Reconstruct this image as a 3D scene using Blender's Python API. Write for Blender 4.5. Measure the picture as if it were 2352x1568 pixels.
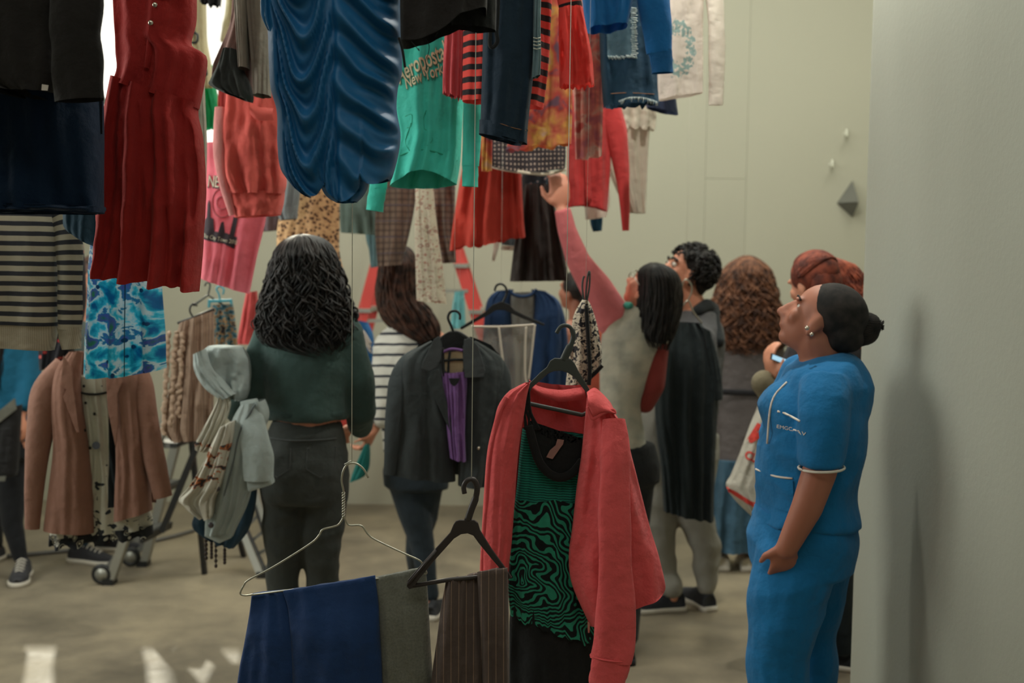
import bpy, bmesh, math, random
from math import sin, cos, pi, sqrt
from mathutils import Vector, Matrix, noise
from mathutils.bvhtree import BVHTree

SC = bpy.context.scene
COL = SC.collection
for o in list(bpy.data.objects):
    bpy.data.objects.remove(o)

# ------------------------------------------------------------------ camera
W, H, F = 2352, 1568, 2613.0
CAM = Vector((0, 0, 1.65))
PITCH = math.atan(184 / F)
ROLL = math.radians(0.7)
_f = Vector((0, cos(PITCH), -sin(PITCH)))
_u0 = Vector((0, sin(PITCH), cos(PITCH)))
_r0 = Vector((1, 0, 0))
_r = _r0 * cos(ROLL) + _u0 * sin(ROLL)
_u = _u0 * cos(ROLL) - _r0 * sin(ROLL)
cd = bpy.data.cameras.new('camera')
cd.sensor_width = 36.0
cd.lens = 36.0 * F / W
cd.dof.use_dof = True
cd.dof.focus_distance = 2.55
cd.dof.aperture_fstop = 3.2
cam = bpy.data.objects.new('camera', cd)
COL.objects.link(cam)
m = Matrix((( _r.x, _u.x, -_f.x, CAM.x), (_r.y, _u.y, -_f.y, CAM.y), (_r.z, _u.z, -_f.z, CAM.z), (0, 0, 0, 1)))
cam.matrix_world = m
SC.camera = cam

# ------------------------------------------------------------------ world, sun, large lights, exposure
wd = bpy.data.worlds.new('world')
SC.world = wd
wd.use_nodes = True
bg = wd.node_tree.nodes['Background']
bg.inputs['Color'].default_value = (1.0, 0.97, 0.86, 1)
bg.inputs['Strength'].default_value = 1.25
def light(name, kind, loc, energy, col, direction, **kw):
    l = bpy.data.lights.new(name, kind)
    l.energy = energy; l.color = col
    for k, v in kw.items(): setattr(l, k, v)
    o = bpy.data.objects.new(name, l); COL.objects.link(o)
    o.location = loc
    o.rotation_euler = Vector(direction).to_track_quat('-Z', 'Y').to_euler()
    return o
SUN_TO = Vector((-0.30, 0.80, 0.50)).normalized()
light('sun', 'SUN', (-3, 9, 6), 2.4, (1.0, 0.95, 0.76), -SUN_TO, angle=0.02)
light('skylight_back', 'AREA', (0.7, 5.3, 4.55), 165.0, (0.99, 1.0, 0.89), (0, -0.10, -1), shape='RECTANGLE', size=4.2, size_y=2.6)
light('overhead_fill_front', 'AREA', (-0.3, 0.6, 4.55), 48.0, (0.97, 1.0, 0.92), (0.05, 0.25, -1), shape='RECTANGLE', size=3.4, size_y=2.2)  # unseen overhead fill added to brighten the near garments
light('side_fill_left', 'AREA', (-3.56, 3.7, 2.55), 80.0, (0.97, 1.0, 0.93), (1, 0.12, -0.12), shape='RECTANGLE', size=3.0, size_y=1.9)  # side fill added to give the folds more contrast
SC.view_settings.view_transform = 'Standard'
SC.view_settings.look = 'None'
SC.view_settings.gamma = 1.0
SC.view_settings.use_curve_mapping = False
SC.view_settings.exposure = 0.18

# ------------------------------------------------------------------ helpers
def P(px, py, d, off=0.0):
    v = _r * ((px - W / 2) / F) - _u * ((py - H / 2) / F) + _f
    p = CAM + v * (d / v.y)
    p.y += off
    return p
def S(d):
    return d / F
def lin(c):
    return tuple(((x / 255.0) / 12.92 if x / 255.0 <= 0.04045 else ((x / 255.0 + 0.055) / 1.055) ** 2.4) for x in c)
def rgba(c, g=1.0):
    l = lin(c)
    return tuple(min(0.92, x * g) for x in l) + (1.0,)

ROOTLOC = {}
def tag(o, label=None, cat=None, group=None, kind=None):
    if label: o['label'] = label
    if cat: o['category'] = cat
    if group: o['group'] = group
    if kind: o['kind'] = kind
    return o
def thing(name, label, cat, loc, group=None):
    o = bpy.data.objects.new(name, None); COL.objects.link(o)
    o.location = loc; o.empty_display_size = 0.1
    ROOTLOC[o.name] = Vector(loc)
    return tag(o, label, cat, group)
def obj(name, verts, faces, mat, parent=None, uvs=None, smooth=True):
    verts = [Vector(v) for v in verts]
    lo = Vector((min(v.x for v in verts), min(v.y for v in verts), min(v.z for v in verts)))
    hi = Vector((max(v.x for v in verts), max(v.y for v in verts), max(v.z for v in verts)))
    c = Vector(((lo.x + hi.x) / 2, (lo.y + hi.y) / 2, lo.z))
    me = bpy.data.meshes.new(name)
    me.from_pydata([v - c for v in verts], [], faces)
    if uvs is not None:
        ul = me.uv_layers.new(name='UVMap')
        for lp in me.loops:
            ul.data[lp.index].uv = uvs[lp.vertex_index]
    if smooth:
        me.polygons.foreach_set('use_smooth', [True] * len(me.polygons))
    me.update()
    return link(name, me, c, mat, parent)
def link(name, me, c, mat, parent=None):
    if mat is not None and not me.materials: me.materials.append(mat)
    o = bpy.data.objects.new(name, me); COL.objects.link(o)
    if parent is not None:
        o.parent = parent
        base = Vector((0, 0, 0)); p = parent
        while p is not None:
            base = base + p.location; p = p.parent
        o.location = c - base
    else:
        o.location = c
    return o

# ------------------------------------------------------------------ materials
MATS = {}
def nodes(name):
    m_ = bpy.data.materials.new(name); m_.use_nodes = True
    nt = m_.node_tree
    return m_, nt, nt.nodes['Principled BSDF'], nt.nodes['Material Output']
def N(nt, t, **kw):
    n = nt.nodes.new(t)
    for k, v in kw.items(): setattr(n, k, v)
    return n
def math_(nt, op, a, b=None, c=None):
    n = N(nt, 'ShaderNodeMath', operation=op)
    for i, x in enumerate((a, b, c)):
        if x is None: continue
        if isinstance(x, (int, float)): n.inputs[i].default_value = x
        else: nt.links.new(x, n.inputs[i])
    return n.outputs[0]
def mix(nt, fac, a, b, mode='MIX'):
    n = N(nt, 'ShaderNodeMix', data_type='RGBA', blend_type=mode)
    for s, x in ((0, fac), (6, a), (7, b)):
        if isinstance(x, (int, float)): n.inputs[s].default_value = x
        elif isinstance(x, tuple): n.inputs[s].default_value = x
        else: nt.links.new(x, n.inputs[s])
    return n.outputs[2]
def ramp(nt, fac, stops, interp='LINEAR'):
    n = N(nt, 'ShaderNodeValToRGB'); cr = n.color_ramp; cr.interpolation = interp
    while len(cr.elements) < len(stops): cr.elements.new(0.5)
    for e, (p_, c_) in zip(cr.elements, stops): e.position = p_; e.color = c_
    nt.links.new(fac, n.inputs[0])
    return n.outputs[0]
def uvxy(nt):
    n = N(nt, 'ShaderNodeUVMap'); s = N(nt, 'ShaderNodeSeparateXYZ')
    nt.links.new(n.outputs[0], s.inputs[0])
    return n.outputs[0], s.outputs[0], s.outputs[1]
def tex(nt, kind, vec, scale, **kw):
    n = N(nt, kind)
    if vec is not None: nt.links.new(vec, n.inputs['Vector'])
    n.inputs['Scale'].default_value = scale
    for k, v in kw.items():
        if k in n.inputs: n.inputs[k].default_value = v
        else: setattr(n, k, v)
    return n
G = 1.25      # fabric albedo relative to the colour it shows in soft light
def fabric(name, col, rough=0.85, sheen=0.25, trans=0.0, pat=None, weave=900.0, bump=0.25, g=None, var=0.12, spec=0.25):
    if name in MATS: return MATS[name]
    m_, nt, b, out = nodes(name)
    g = G if g is None else g
    tc = N(nt, 'ShaderNodeTexCoord')
    c = rgba(col, g)
    if pat is None: csock = None
    else: csock = pat(nt, g)
    n1 = tex(nt, 'ShaderNodeTexNoise', tc.outputs['Object'], 14.0, Detail=4.0)
    v = ramp(nt, n1.outputs['Fac'], [(0.3, (1 - var,) * 3 + (1,)), (0.7, (1, 1, 1, 1))])
    cs = mix(nt, 1.0, c if csock is None else csock, v, 'MULTIPLY')
    nt.links.new(cs, b.inputs['Base Color'])
    b.inputs['Roughness'].default_value = rough
    b.inputs['Specular IOR Level'].default_value = spec
    b.inputs['Sheen Weight'].default_value = sheen * 0.3
    b.inputs['Sheen Roughness'].default_value = 0.5
    n2 = tex(nt, 'ShaderNodeTexNoise', tc.outputs['Object'], weave, Detail=1.0)
    n3 = tex(nt, 'ShaderNodeTexNoise', tc.outputs['Object'], 22.0, Detail=3.0)
    hgt = math_(nt, 'ADD', math_(nt, 'MULTIPLY', n2.outputs['Fac'], 0.10), n3.outputs['Fac'])
    bp = N(nt, 'ShaderNodeBump'); bp.inputs['Strength'].default_value = min(1.0, bump * 2.2); bp.inputs['Distance'].default_value = 0.02
    nt.links.new(hgt, bp.inputs['Height'])
    nt.links.new(bp.outputs[0], b.inputs['Normal'])
    if trans > 0:
        t = N(nt, 'ShaderNodeBsdfTranslucent')
        nt.links.new(cs, t.inputs['Color'])
        ms = N(nt, 'ShaderNodeMixShader'); ms.inputs[0].default_value = trans
        nt.links.new(b.outputs[0], ms.inputs[1]); nt.links.new(t.outputs[0], ms.inputs[2])
        nt.links.new(ms.outputs[0], out.inputs[0])
    MATS[name] = m_
    return m_
def plain(name, col, rough=0.5, metal=0.0, spec=0.5, g=1.2, noise_=0.1, scale=8.0, sss=0.0, bump=0.0):
    if name in MATS: return MATS[name]
    m_, nt, b, out = nodes(name)
    tc = N(nt, 'ShaderNodeTexCoord')
    n1 = tex(nt, 'ShaderNodeTexNoise', tc.outputs['Object'], scale, Detail=5.0)
    v = ramp(nt, n1.outputs['Fac'], [(0.3, (1 - noise_,) * 3 + (1,)), (0.7, (1, 1, 1, 1))])
    nt.links.new(mix(nt, 1.0, rgba(col, g), v, 'MULTIPLY'), b.inputs['Base Color'])
    b.inputs['Roughness'].default_value = rough; b.inputs['Metallic'].default_value = metal
    b.inputs['Specular IOR Level'].default_value = spec
    if sss:
        b.inputs['Subsurface Weight'].default_value = sss
        b.inputs['Subsurface Radius'].default_value = (0.012, 0.005, 0.003)
        b.inputs['Subsurface Scale'].default_value = 0.6
    if bump:
        bp = N(nt, 'ShaderNodeBump'); bp.inputs['Strength'].default_value = bump; bp.inputs['Distance'].default_value = 0.004
        n2 = tex(nt, 'ShaderNodeTexNoise', tc.outputs['Object'], 120.0, Detail=3.0)
        nt.links.new(n2.outputs['Fac'], bp.inputs['Height']); nt.links.new(bp.outputs[0], b.inputs['Normal'])
    MATS[name] = m_
    return m_
# patterns: each returns a function (nt, gain) -> colour socket; UV unit = 100 px of the photo at the garment's own distance
def p_stripes(c1, c2, period, duty=0.5, axis=1, off=0.0, wob=0.0):
    def f(nt, g):
        uv, u, v = uvxy(nt); a = v if axis else u
        if wob:
            n = tex(nt, 'ShaderNodeTexNoise', uv, 3.0); a = math_(nt, 'ADD', a, math_(nt, 'MULTIPLY', n.outputs['Fac'], wob / 100))
        fr = math_(nt, 'FRACT', math_(nt, 'ADD', math_(nt, 'DIVIDE', a, period / 100.0), off))
        return mix(nt, math_(nt, 'LESS_THAN', fr, duty), rgba(c1, g), rgba(c2, g))
    return f
def p_plaid(base, dark, light_, per):
    def f(nt, g):
        uv, u, v = uvxy(nt)
        fu = math_(nt, 'LESS_THAN', math_(nt, 'FRACT', math_(nt, 'DIVIDE', u, per / 100)), 0.35)
        fv = math_(nt, 'LESS_THAN', math_(nt, 'FRACT', math_(nt, 'DIVIDE', v, per / 100)), 0.35)
        fl = math_(nt, 'LESS_THAN', math_(nt, 'FRACT', math_(nt, 'DIVIDE', v, per * 2.6 / 100)), 0.07)
        c = mix(nt, math_(nt, 'MULTIPLY', fu, 0.5), rgba(base, g), rgba(dark, g))
        c = mix(nt, math_(nt, 'MULTIPLY', fv, 0.5), c, rgba(dark, g))
        return mix(nt, fl, c, rgba(light_, g))
    return f
def p_ramp(stops, scale, detail=3.0, distort=0.0, interp='CONSTANT', stretch=(1, 1, 1)):
    def f(nt, g):
        uv, u, v = uvxy(nt)
        mp = N(nt, 'ShaderNodeMapping'); mp.inputs['Scale'].default_value = stretch
        nt.links.new(uv, mp.inputs[0])
        n = tex(nt, 'ShaderNodeTexNoise', mp.outputs[0], scale, Detail=detail, Distortion=distort)
        return ramp(nt, n.outputs['Fac'], [(p_, rgba(c, g)) for p_, c in stops], interp)
    return f
def p_vor(stops, scale, interp='LINEAR', feature='F1', rnd=1.0):
    def f(nt, g):
        uv, u, v = uvxy(nt)
        n = tex(nt, 'ShaderNodeTexVoronoi', uv, scale, Randomness=rnd); n.feature = feature
        return ramp(nt, n.outputs['Distance'], [(p_, rgba(c, g)) for p_, c in stops], interp)
    return f

# ------------------------------------------------------------------ cloth tube: rows of (xl, yl, xr, yr) in photo px at distance d
def cr(p0, p1, p2, p3, t):
    return 0.5 * ((2 * p1) + (-p0 + p2) * t + (2 * p0 - 5 * p1 + 4 * p2 - p3) * t * t + (-p0 + 3 * p1 - 3 * p2 + p3) * t * t * t)
def interp_rows(rows, n, smooth=True):
    k = len(rows); out = []
    acc = [0.0]
    for i in range(1, k):
        acc.append(acc[-1] + max(1.0, abs((rows[i][1] + rows[i][3]) - (rows[i - 1][1] + rows[i - 1][3])) / 2))
    for j in range(n):
        s = acc[-1] * j / (n - 1); i = 0
        while i < k - 2 and s > acc[i + 1]: i += 1
        t = (s - acc[i]) / (acc[i + 1] - acc[i])
        if not smooth: out.append([a + (b - a) * t for a, b in zip(rows[i], rows[i + 1])]); continue
        r0, r1, r2, r3 = rows[max(i - 1, 0)], rows[i], rows[i + 1], rows[min(i + 2, k - 1)]
        out.append([cr(a, b, c, e, t) for a, b, c, e in zip(r0, r1, r2, r3)])
    return out
def folds(fr, seed, slant=0.0, sharp=0.75, wander=0.6):
    def f(u, v, front):
        s = seed + (0 if front else 37.7)
        nz = noise.noise(Vector((u * 1.7 + s, v * 1.3, s * 0.31)))
        a = sin(2 * pi * (fr * u + wander * nz + slant * v) + s)
        b = sin(2 * pi * (fr * 2.17 * u - wander * 1.3 * nz + slant * 1.6 * v) + s * 2.3)
        x = 0.65 * a + 0.35 * b
        x = math.copysign(abs(x) ** sharp, x)
        r1 = 1 - 2.6 * abs(noise.noise(Vector((u * 5.5 + s, v * 2.4 + slant * u, s))))
        r2 = 1 - 2.6 * abs(noise.noise(Vector((u * 9 + 2 * s, v * 7.0 + 3 * u, s + 5))))
        return x + 0.35 * noise.noise(Vector((u * 5 + s, v * 5, s))) + 0.42 * r1 + 0.20 * r2
    return f
def tube_geo(rows, d, th=0.05, amp=0.012, fr=3.0, seed=1.0, nv=40, nt=64, disp=None, hem=None, hemw=0.0, grow=0.6, slant=0.0, smooth=True, off=0.0, flat=0.7, topth=None, wander=0.6, sharp=0.75, tilt=0.0):
    R = interp_rows([r[:4] for r in rows], nv, smooth)
    fn = folds(fr, seed, slant, sharp, wander)
    vs, fs, uv = [], [], []
    px0 = min(r[0] for r in R)
    for i, (xl, yl, xr, yr) in enumerate(R):
        v = i / (nv - 1)
        t_ = th
        if topth is not None:
            k = min(1.0, v / 0.25); t_ = topth + (th - topth) * (k * k * (3 - 2 * k))
        for j in range(nt):
            a = 2 * pi * j / nt
            u = (1 - cos(a)) / 2
            sn = sin(a); front = sn >= 0
            sh = abs(sn) ** flat
            x = xl + (xr - xl) * u; y = yl + (yr - yl) * u
            ff = fn(u, v, front) if disp is None else disp(u, v, front)
            w = (1 - grow) + grow * v
            dep = t_ * sh * (1 if front else -1)
            dd = amp * w * ff * min(1.0, sh * 1.6)
            if hem is not None:
                e = max(0.0, (v - 0.6) / 0.4)
                y += hem(u, front) * e * e
            if hemw:
                e = max(0.0, (v - 0.75) / 0.25); y += hemw * ff * e * e * sh
            p = P(x, y, d, off - dep - dd + tilt * (u - 0.5))
            vs.append(p); uv.append((x / 100.0, -(yl + yr) / 200.0))
    for i in range(nv - 1):
        for j in range(nt):
            k = (j + 1) % nt
            fs.append((i * nt + j, (i + 1) * nt + j, (i + 1) * nt + k, i * nt + k))
    return vs, fs, uv
def tube(name, rows, d, mat, parent=None, cap=False, **kw):
    vs, fs, uv = tube_geo(rows, d, **kw)
    if cap:
        nt = kw.get('nt', 64); fs.append(tuple(range(nt)))
    return obj(name, vs, fs, mat, parent, uv)
# swept tube along world points; radii (a across, b depth)
def frames(pts):
    out = []
    for i, p in enumerate(pts):
        a = pts[max(i - 1, 0)]; b = pts[min(i + 1, len(pts) - 1)]
        t = (b - a)
        t = t.normalized() if t.length > 1e-9 else Vector((0, 0, -1))
        up = Vector((0, -1, 0))
        if abs(t.dot(up)) > 0.96: up = Vector((0, 0, 1))
        s = t.cross(up).normalized(); q = s.cross(t).normalized()
        out.append((p, t, s, q))
    return out
def smooth_pts(pts, n):
    k = len(pts); out = []
    for j in range(n):
        s = (k - 1) * j / (n - 1); i = min(int(s), k - 2); t = s - i
        a, b, c, e = pts[max(i - 1, 0)], pts[i], pts[i + 1], pts[min(i + 2, k - 1)]
        out.append(type(a)(cr(x, y, z, w, t) for x, y, z, w in zip(a, b, c, e)))
    return out
def sweep_geo(pts, rad, n=8, caps=True, amp=0.0, fr=2.0, seed=0.0, start=0):
    vs, fs = [], []
    L = len(pts)
    for i, (p, t, s, q) in enumerate(frames(pts)):
        r = rad[i] if isinstance(rad, (list, tuple)) and not isinstance(rad[0], (int, float)) else (rad if isinstance(rad, tuple) else ((rad[i], rad[i]) if isinstance(rad, list) else (rad, rad)))
        for j in range(n):
            a = 2 * pi * j / n
            k = 1.0
            if amp: k += amp * (sin(fr * a + seed + 3 * i / L) * 0.5 + noise.noise(Vector((cos(a) * 1.5 + seed, sin(a) * 1.5, i * 6.0 / L))))
            vs.append(p + s * (r[0] * cos(a) * k) + q * (r[1] * sin(a) * k))
    for i in range(L - 1):
        for j in range(n):
            k = (j + 1) % n
            fs.append((start + i * n + j, start + i * n + k, start + (i + 1) * n + k, start + (i + 1) * n + j))
    if caps:
        fs.append(tuple(start + j for j in reversed(range(n))))
        fs.append(tuple(start + (L - 1) * n + j for j in range(n)))
    return vs, fs
def sweep(name, pts, rad, mat, parent=None, n=8, caps=True, sm=0, **kw):
    if sm: pts = smooth_pts(pts, sm)
    vs, fs = sweep_geo(pts, rad, n, caps, **kw)
    return obj(name, vs, fs, mat, parent)
# sleeve: px path with half-widths in px; open ends
def sleeve(name, path, hw, d, mat, parent, flat=0.6, amp=0.10, seed=1.0, nv=28, n=32, off=0.0, fr=3.0):
    pts = [(x, y, o) for x, y, o in path]
    R = smooth_pts([Vector(p) for p in pts], nv)
    hws = [v[0] for v in smooth_pts([Vector((h, 0)) for h in hw], nv)]
    W3 = [P(v.x, v.y, d, off + v.z) for v in R]
    rad = [(h * S(d), h * S(d) * flat) for h in hws]
    vs, fs = sweep_geo(W3, rad, n, False, amp, fr, seed)
    uv = [(R[i].x / 100 + cos(2 * pi * j / n) * hws[i] / 100, -R[i].y / 100) for i in range(nv) for j in range(n)]
    return obj(name, vs, fs, mat, parent, uv)
# flat cut piece with thickness: outline px polygon at distance d
def slab(name, outline, d, thick, mat, parent=None, off=0.0, offs=None, bevel=0.0, smooth=False, lift=None):
    bm = bmesh.new()
    pts = [P(x, y, d, off + (offs[i] if offs else 0.0)) for i, (x, y) in enumerate(outline)]
    fv = [bm.verts.new(p + Vector((0, -thick / 2, 0))) for p in pts]
    bv = [bm.verts.new(p + Vector((0, thick / 2, 0))) for p in pts]
    n = len(pts)
    bm.faces.new(fv); bm.faces.new(list(reversed(bv)))
    for i in range(n):
        k = (i + 1) % n
        bm.faces.new((fv[k], fv[i], bv[i], bv[k]))
    bmesh.ops.recalc_face_normals(bm, faces=bm.faces)
    if bevel:
        es = [e for e in bm.edges if len(e.link_faces) == 2 and any(len(f.verts) > 4 or n <= 4 for f in e.link_faces)]
        bmesh.ops.bevel(bm, geom=es, offset=bevel, segments=2, affect='EDGES', profile=0.6)
    bmesh.ops.triangulate(bm, faces=[f for f in bm.faces if len(f.verts) > 4])
    bm.verts.index_update()
    vs = [v.co.copy() for v in bm.verts]; fs = [tuple(v.index for v in f.verts) for f in bm.faces]
    bm.free()
    o = obj(name, vs, fs, mat, parent, smooth=smooth)
    return o
def box(name, lo, hi, mat, parent=None, kind=None):
    x0, y0, z0 = lo; x1, y1, z1 = hi
    vs = [(x0, y0, z0), (x1, y0, z0), (x1, y1, z0), (x0, y1, z0), (x0, y0, z1), (x1, y0, z1), (x1, y1, z1), (x0, y1, z1)]
    fs = [(0, 3, 2, 1), (4, 5, 6, 7), (0, 1, 5, 4), (1, 2, 6, 5), (2, 3, 7, 6), (3, 0, 4, 7)]
    o = obj(name, vs, fs, mat, parent, smooth=False)
    if kind: o['kind'] = kind
    return o
# cloth print laid on a garment: polygon or text pressed onto its surface
def bvh_of(o):
    me = o.data; M = Vector((0, 0, 0)); p = o
    while p is not None: M = M + p.location; p = p.parent
    return BVHTree.FromPolygons([v.co + M for v in me.vertices], [tuple(p_.vertices) for p_ in me.polygons])
def press(verts, tree, gap=0.0025):
    last = None; out = []
    for v in verts:
        h = tree.ray_cast(Vector((v.x, v.y - 1.0, v.z)), Vector((0, 1, 0)), 2.0)
        y = h[0].y - gap if h[0] is not None else (last if last is not None else v.y)
        last = y
        out.append(Vector((v.x, y, v.z)))
    return out
def text_print(name, s, px, py, size, d, mat, parent, on, ang=0.0, shear=0.0, gap=0.003, sx=1.0, bold=0.0):
    cu = bpy.data.curves.new('t', 'FONT'); cu.body = s; cu.size = 1.0; cu.shear = shear; cu.offset = bold; cu.resolution_u = 3
    cu.align_x = 'LEFT'
    o = bpy.data.objects.new('t', cu); COL.objects.link(o)
    bpy.context.view_layer.update()
    me = bpy.data.meshes.new_from_object(o.evaluated_get(bpy.context.evaluated_depsgraph_get()))
    bpy.data.objects.remove(o)
    bm = bmesh.new(); bm.from_mesh(me)
    bmesh.ops.triangulate(bm, faces=bm.faces)
    bmesh.ops.subdivide_edges(bm, edges=[e for e in bm.edges if e.calc_length() > 0.25], cuts=2)
    bmesh.ops.triangulate(bm, faces=bm.faces)
    bm.verts.index_update()
    ca, sa = cos(math.radians(ang)), sin(math.radians(ang))
    vs = []
    for v in bm.verts:
        x, y = v.co.x * size * sx, v.co.y * size
        vs.append(P(px + x * ca + y * sa * 1.0, py - (y * ca) + x * sa, d))
    fs = [tuple(v.index for v in f.verts) for f in bm.faces]
    bm.free(); bpy.data.meshes.remove(me)
    if on is not None: vs = press(vs, bvh_of(on) if not isinstance(on, BVHTree) else on, gap)
    return obj(name, vs, fs, mat, parent, smooth=False)
def patch(name, outline, d, mat, parent, on, gap=0.003, cell=6.0, uvon=True):
    # polygon filled with a fine mesh and pressed on the garment
    bm = bmesh.new()
    n = len(outline)
    vs = [bm.verts.new((x, y, 0)) for x, y in outline]
    bm.faces.new(vs)
    bmesh.ops.triangulate(bm, faces=bm.faces)
    for _ in range(5):
        es = [e for e in bm.edges if e.calc_length() > cell]
        if not es: break
        bmesh.ops.subdivide_edges(bm, edges=es, cuts=1)
        bmesh.ops.triangulate(bm, faces=bm.faces)
    bm.verts.index_update()
    w = [P(v.co.x, v.co.y, d) for v in bm.verts]
    uv = [(v.co.x / 100, -v.co.y / 100) for v in bm.verts]
    fs = [tuple(v.index for v in f.verts) for f in bm.faces]
    bm.free()
    if on is not None: w = press(w, bvh_of(on) if not isinstance(on, BVHTree) else on, gap)
    return obj(name, w, fs, mat, parent, uv)
def ellipse(cx, cy, rx, ry, n=24, a0=0, a1=360, rot=0.0):
    out = []
    for i in range(n):
        a = math.radians(a0 + (a1 - a0) * i / (n if a1 - a0 == 360 else n - 1))
        x, y = rx * cos(a), ry * sin(a); r = math.radians(rot)
        out.append((cx + x * cos(r) - y * sin(r), cy + x * sin(r) + y * cos(r)))
    return out
CEIL = 4.6
def thread(parent, px, py, d, off=0.0, r=None):
    r = r or (0.0009 if d < 3 else 0.00045)
    p = P(px, py, d, off)
    q = Vector((p.x, p.y, CEIL - 0.001))
    pts = [p + (q - p) * (i / 6) for i in range(7)]
    return sweep('thread', pts, r, M_THREAD, parent, n=6)
# ------------------------------------------------------------------ solid figures grown into one skin
class Blob:
    def __init__(self): self.v = []; self.f = []
    def add(self, vs, fs):
        k = len(self.v); self.v += vs; self.f += [tuple(i + k for i in f) for f in fs]
    def ell(self, c, r, B=None, n=14, m_=10):
        vs = []; fs = []
        B = B or (Vector((1, 0, 0)), Vector((0, 1, 0)), Vector((0, 0, 1)))
        vs.append(c + B[2] * r[2])
        for i in range(1, m_):
            a = pi * i / m_
            for j in range(n):
                b = 2 * pi * j / n
                vs.append(c + B[0] * (r[0] * sin(a) * cos(b)) + B[1] * (r[1] * sin(a) * sin(b)) + B[2] * (r[2] * cos(a)))
        vs.append(c - B[2] * r[2])
        for j in range(n):
            k = (j + 1) % n
            fs.append((0, 1 + j, 1 + k))
            fs.append((len(vs) - 1, 1 + (m_ - 2) * n + k, 1 + (m_ - 2) * n + j))
            for i in range(m_ - 2):
                fs.append((1 + i * n + j, 1 + (i + 1) * n + j, 1 + (i + 1) * n + k, 1 + i * n + k))
        self.add(vs, fs)
    def cone(self, p0, p1, r0, r1, ball=True, n=14):
        vs, fs = sweep_geo([p0, p1], [(r0, r0), (r1, r1)], n, True)
        self.add(vs, fs)
        if ball:
            self.ell(p0, (r0,) * 3); self.ell(p1, (r1,) * 3)
    def chain(self, pts, rs, ball=True):
        for i in range(len(pts) - 1): self.cone(pts[i], pts[i + 1], rs[i], rs[i + 1], ball)
    def loft(self, pts, rads, n=24, sm=0):
        # rads (across, depth)
        if sm:
            rads = [tuple(v) for v in smooth_pts([Vector((a, b)) for a, b in rads], sm)]; pts = smooth_pts(pts, sm)
        vs, fs = sweep_geo(pts, [tuple(r) for r in rads], n, True)
        self.add(vs, fs)
    def build(self, name, mat, parent, voxel=0.008, smooth=4, wr=0.0, ws=(9, 9, 5), seed=0.0, uvd=None):
        me = bpy.data.meshes.new('tmp'); me.from_pydata(self.v, [], self.f)
        bm = bmesh.new(); bm.from_mesh(me); bmesh.ops.recalc_face_normals(bm, faces=bm.faces); bm.to_mesh(me); bm.free()
        o = bpy.data.objects.new('tmp', me); COL.objects.link(o)
        r = o.modifiers.new('r', 'REMESH'); r.mode = 'VOXEL'; r.voxel_size = voxel
        if smooth:
            s = o.modifiers.new('s', 'SMOOTH'); s.iterations = smooth; s.factor = 0.5
        bpy.context.view_layer.update()
        e = bpy.data.meshes.new_from_object(o.evaluated_get(bpy.context.evaluated_depsgraph_get()))
        bpy.data.objects.remove(o); bpy.data.meshes.remove(me)
        vs = [v.co.copy() for v in e.vertices]; ns = [v.normal.copy() for v in e.vertices]
        fs = [tuple(p.vertices) for p in e.polygons]
        bpy.data.meshes.remove(e)
        if wr:
            for i, v in enumerate(vs):
                q = Vector((v.x * ws[0], v.y * ws[1], v.z * ws[2]))
                x = noise.noise(q + Vector((seed, 0, 0)))
                y = 1 - 2 * abs(noise.noise(q * 0.8 + Vector((0, seed, 3))))
                vs[i] = v + ns[i] * wr * (0.6 * x + 0.7 * (y - 0.5))
        uv = None
        if uvd:
            uv = [to_px(v) for v in vs]
        return obj(name, vs, fs, mat, parent, uv)
def to_px(v):
    q = v - CAM; z = q.dot(_f)
    return ((W / 2 + F * q.dot(_r) / z) / 100.0, -(H / 2 - F * q.dot(_u) / z) / 100.0)
def basis(fwd, up):
    f = Vector(fwd).normalized(); u = Vector(up); u = (u - f * u.dot(f)).normalized(); r = f.cross(u).normalized()
    return r, f, u
def head(b, c, h, B, face=True, neck=None, nr=0.055):
    r, f, u = B
    L = lambda x, y, z: c + r * (x * h) + f * (y * h) + u * (z * h)
    b.ell(L(0, -.06, .13), (.335 * h, .42 * h, .37 * h), B, 20, 14)
    b.ell(L(0, .09, -.13), (.265 * h, .31 * h, .36 * h), B, 20, 14)
    if face:
        b.ell(L(0, .235, -.385), (.13 * h, .13 * h, .105 * h), B)
        b.cone(L(0, .37, .07), L(0, .475, -.13), .035 * h, .062 * h)
        for s in (-1, 1):
            b.ell(L(s * .055, .425, -.15), (.045 * h,) * 3, B)
            b.ell(L(s * .15, .335, .115), (.12 * h, .05 * h, .035 * h), B)
            b.ell(L(s * .17, .27, -.1), (.1 * h, .09 * h, .12 * h), B)
            b.ell(L(s * .325, -.02, -.06), (.04 * h, .085 * h, .14 * h), B)
            b.ell(L(s * .315, .0, -.19), (.035 * h, .05 * h, .06 * h), B)
        b.ell(L(0, .375, -.235), (.115 * h, .06 * h, .028 * h), B)
        b.ell(L(0, .365, -.285), (.1 * h, .06 * h, .032 * h), B)
    if neck is not None:
        b.cone(L(0, -.1, -.25), neck, nr * 0.95, nr)
    return L
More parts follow.
